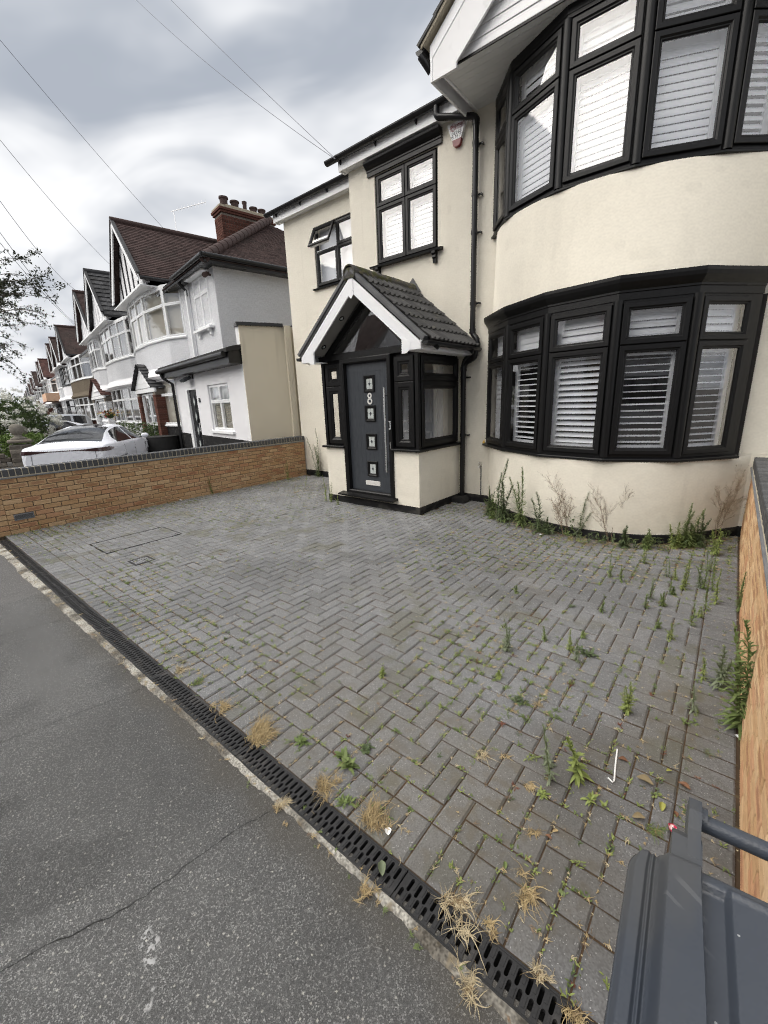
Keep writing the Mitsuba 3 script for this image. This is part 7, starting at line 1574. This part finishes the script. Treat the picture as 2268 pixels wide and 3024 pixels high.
def scrap(name, label, cat, x, y, s, mat, seed, asp=.6, curl=.5):
    g = np.random.default_rng(seed); k = thing(name, label, cat); c = px_ground(x, y, .004); a = g.uniform(0, 2 * PI); n = 9; t = np.linspace(-1, 1, n); u, v = np.meshgrid(t, t, indexing='ij')
    out = np.clip(1 - np.abs(u) ** 2.2, .03, 1); X, Y = u * s, v * s * asp * out; Z = np.abs(curl * s * (v * out) ** 2) + .25 * curl * s * (1 + u) ** 1.5 * g.uniform(.2, .6) + .12 * s * meshkit.noise(np.stack([u * 2.5, v * 2.5, 0 * u + seed], -1), seed)
    P = np.stack([c[0] + X * math.cos(a) - Y * math.sin(a), c[1] + X * math.sin(a) + Y * math.cos(a), c[2] + Z], -1); MB().grid(P).put(mat, key=k + '__blade', smooth=True)
for q in (('fallen_leaf', 'large curled dead leaf right of the white stick', 'leaf', 1905, 2308, .034, 'm_dead_leaf', 1), ('fallen_leaf', 'yellow-green fallen leaf above the red wrapper', 'leaf', 1955, 2383, .024, 'm_leaf_yellow', 2), ('fallen_leaf', 'pointed tan leaf left of the red wrapper', 'leaf', 1886, 2415, .026, 'm_dead_leaf', 3), ('fallen_leaf', 'narrow rust-brown leaf near the edging course', 'leaf', 2020, 2322, .026, 'm_leaf_brown', 4), ('fallen_leaf', 'crumpled brown leaf beside the yellow-green one', 'leaf', 1996, 2405, .016, 'm_leaf_brown', 5), ('fallen_leaf', 'brown leaf scrap touching the top of the white stick', 'leaf', 1840, 2245, .022, 'm_leaf_brown', 6), ('fallen_leaf', 'small yellow leaf nearest the right wall group of leaves', 'leaf', 1975, 2277, .014, 'm_leaf_yellow', 7), ('fallen_leaf', 'small green leaf lying on a paver near the drain', 'leaf', 1492, 2556, .014, 'm_weed', 8), ('fallen_leaf', 'withered grey-green leaf lying on the grating', 'leaf', 1128, 2565, .030, 'm_weed_grey', 9), ('fallen_leaf', 'dark curled leaf beside a dry star right of the drain', 'leaf', 1620, 2472, .014, 'm_leaf_brown', 10), ('fallen_leaf', 'orange-tan leaf scrap beside the dark curled leaf', 'leaf', 1640, 2455, .013, 'm_straw', 11),
        ('sweet_wrapper', 'crumpled red sweet wrapper by the bin handle', 'wrapper', 1985, 2447, .020, 'm_litter_red', 12), ('litter_scrap', 'small white scrap on the edge of the drain tuft', 'litter', 1146, 2456, .018, 'm_litter_white', 13), ('litter_scrap', 'white scrap against the right wall below the largest weed', 'litter', 2180, 2178, .020, 'm_litter_white', 14), ('litter_scrap', 'white scrap of paper before the bay plinth', 'litter', 1598, 1580, .024, 'm_litter_white', 15), ('litter_scrap', 'white scrap at the foot of the left wall', 'litter', 532, 1478, .03, 'm_litter_white', 16)): scrap(*q, asp=.75 if q[0] != 'fallen_leaf' else .5)
# scattered specks of grit and crumbs
mb = MB(); g = np.random.default_rng(15)
for i in range(900):
    x, y = g.uniform(X0, X1), g.uniform(Y0, 6.0)
    if g.random() > .25 + .75 * (x > -2.6) * (y < 4): continue
    s = g.uniform(.0012, .004); mb.obox((x, y, .002), (s, 0, 0), (0, s * .7, 0), (0, 0, s * .5))
k = fresh('grit'); mb.put('m_straw_pale', key=k); labels[k] = {'label': 'pale specks of grit and seed scattered over the paving', 'category': 'grit', 'kind': 'stuff'}
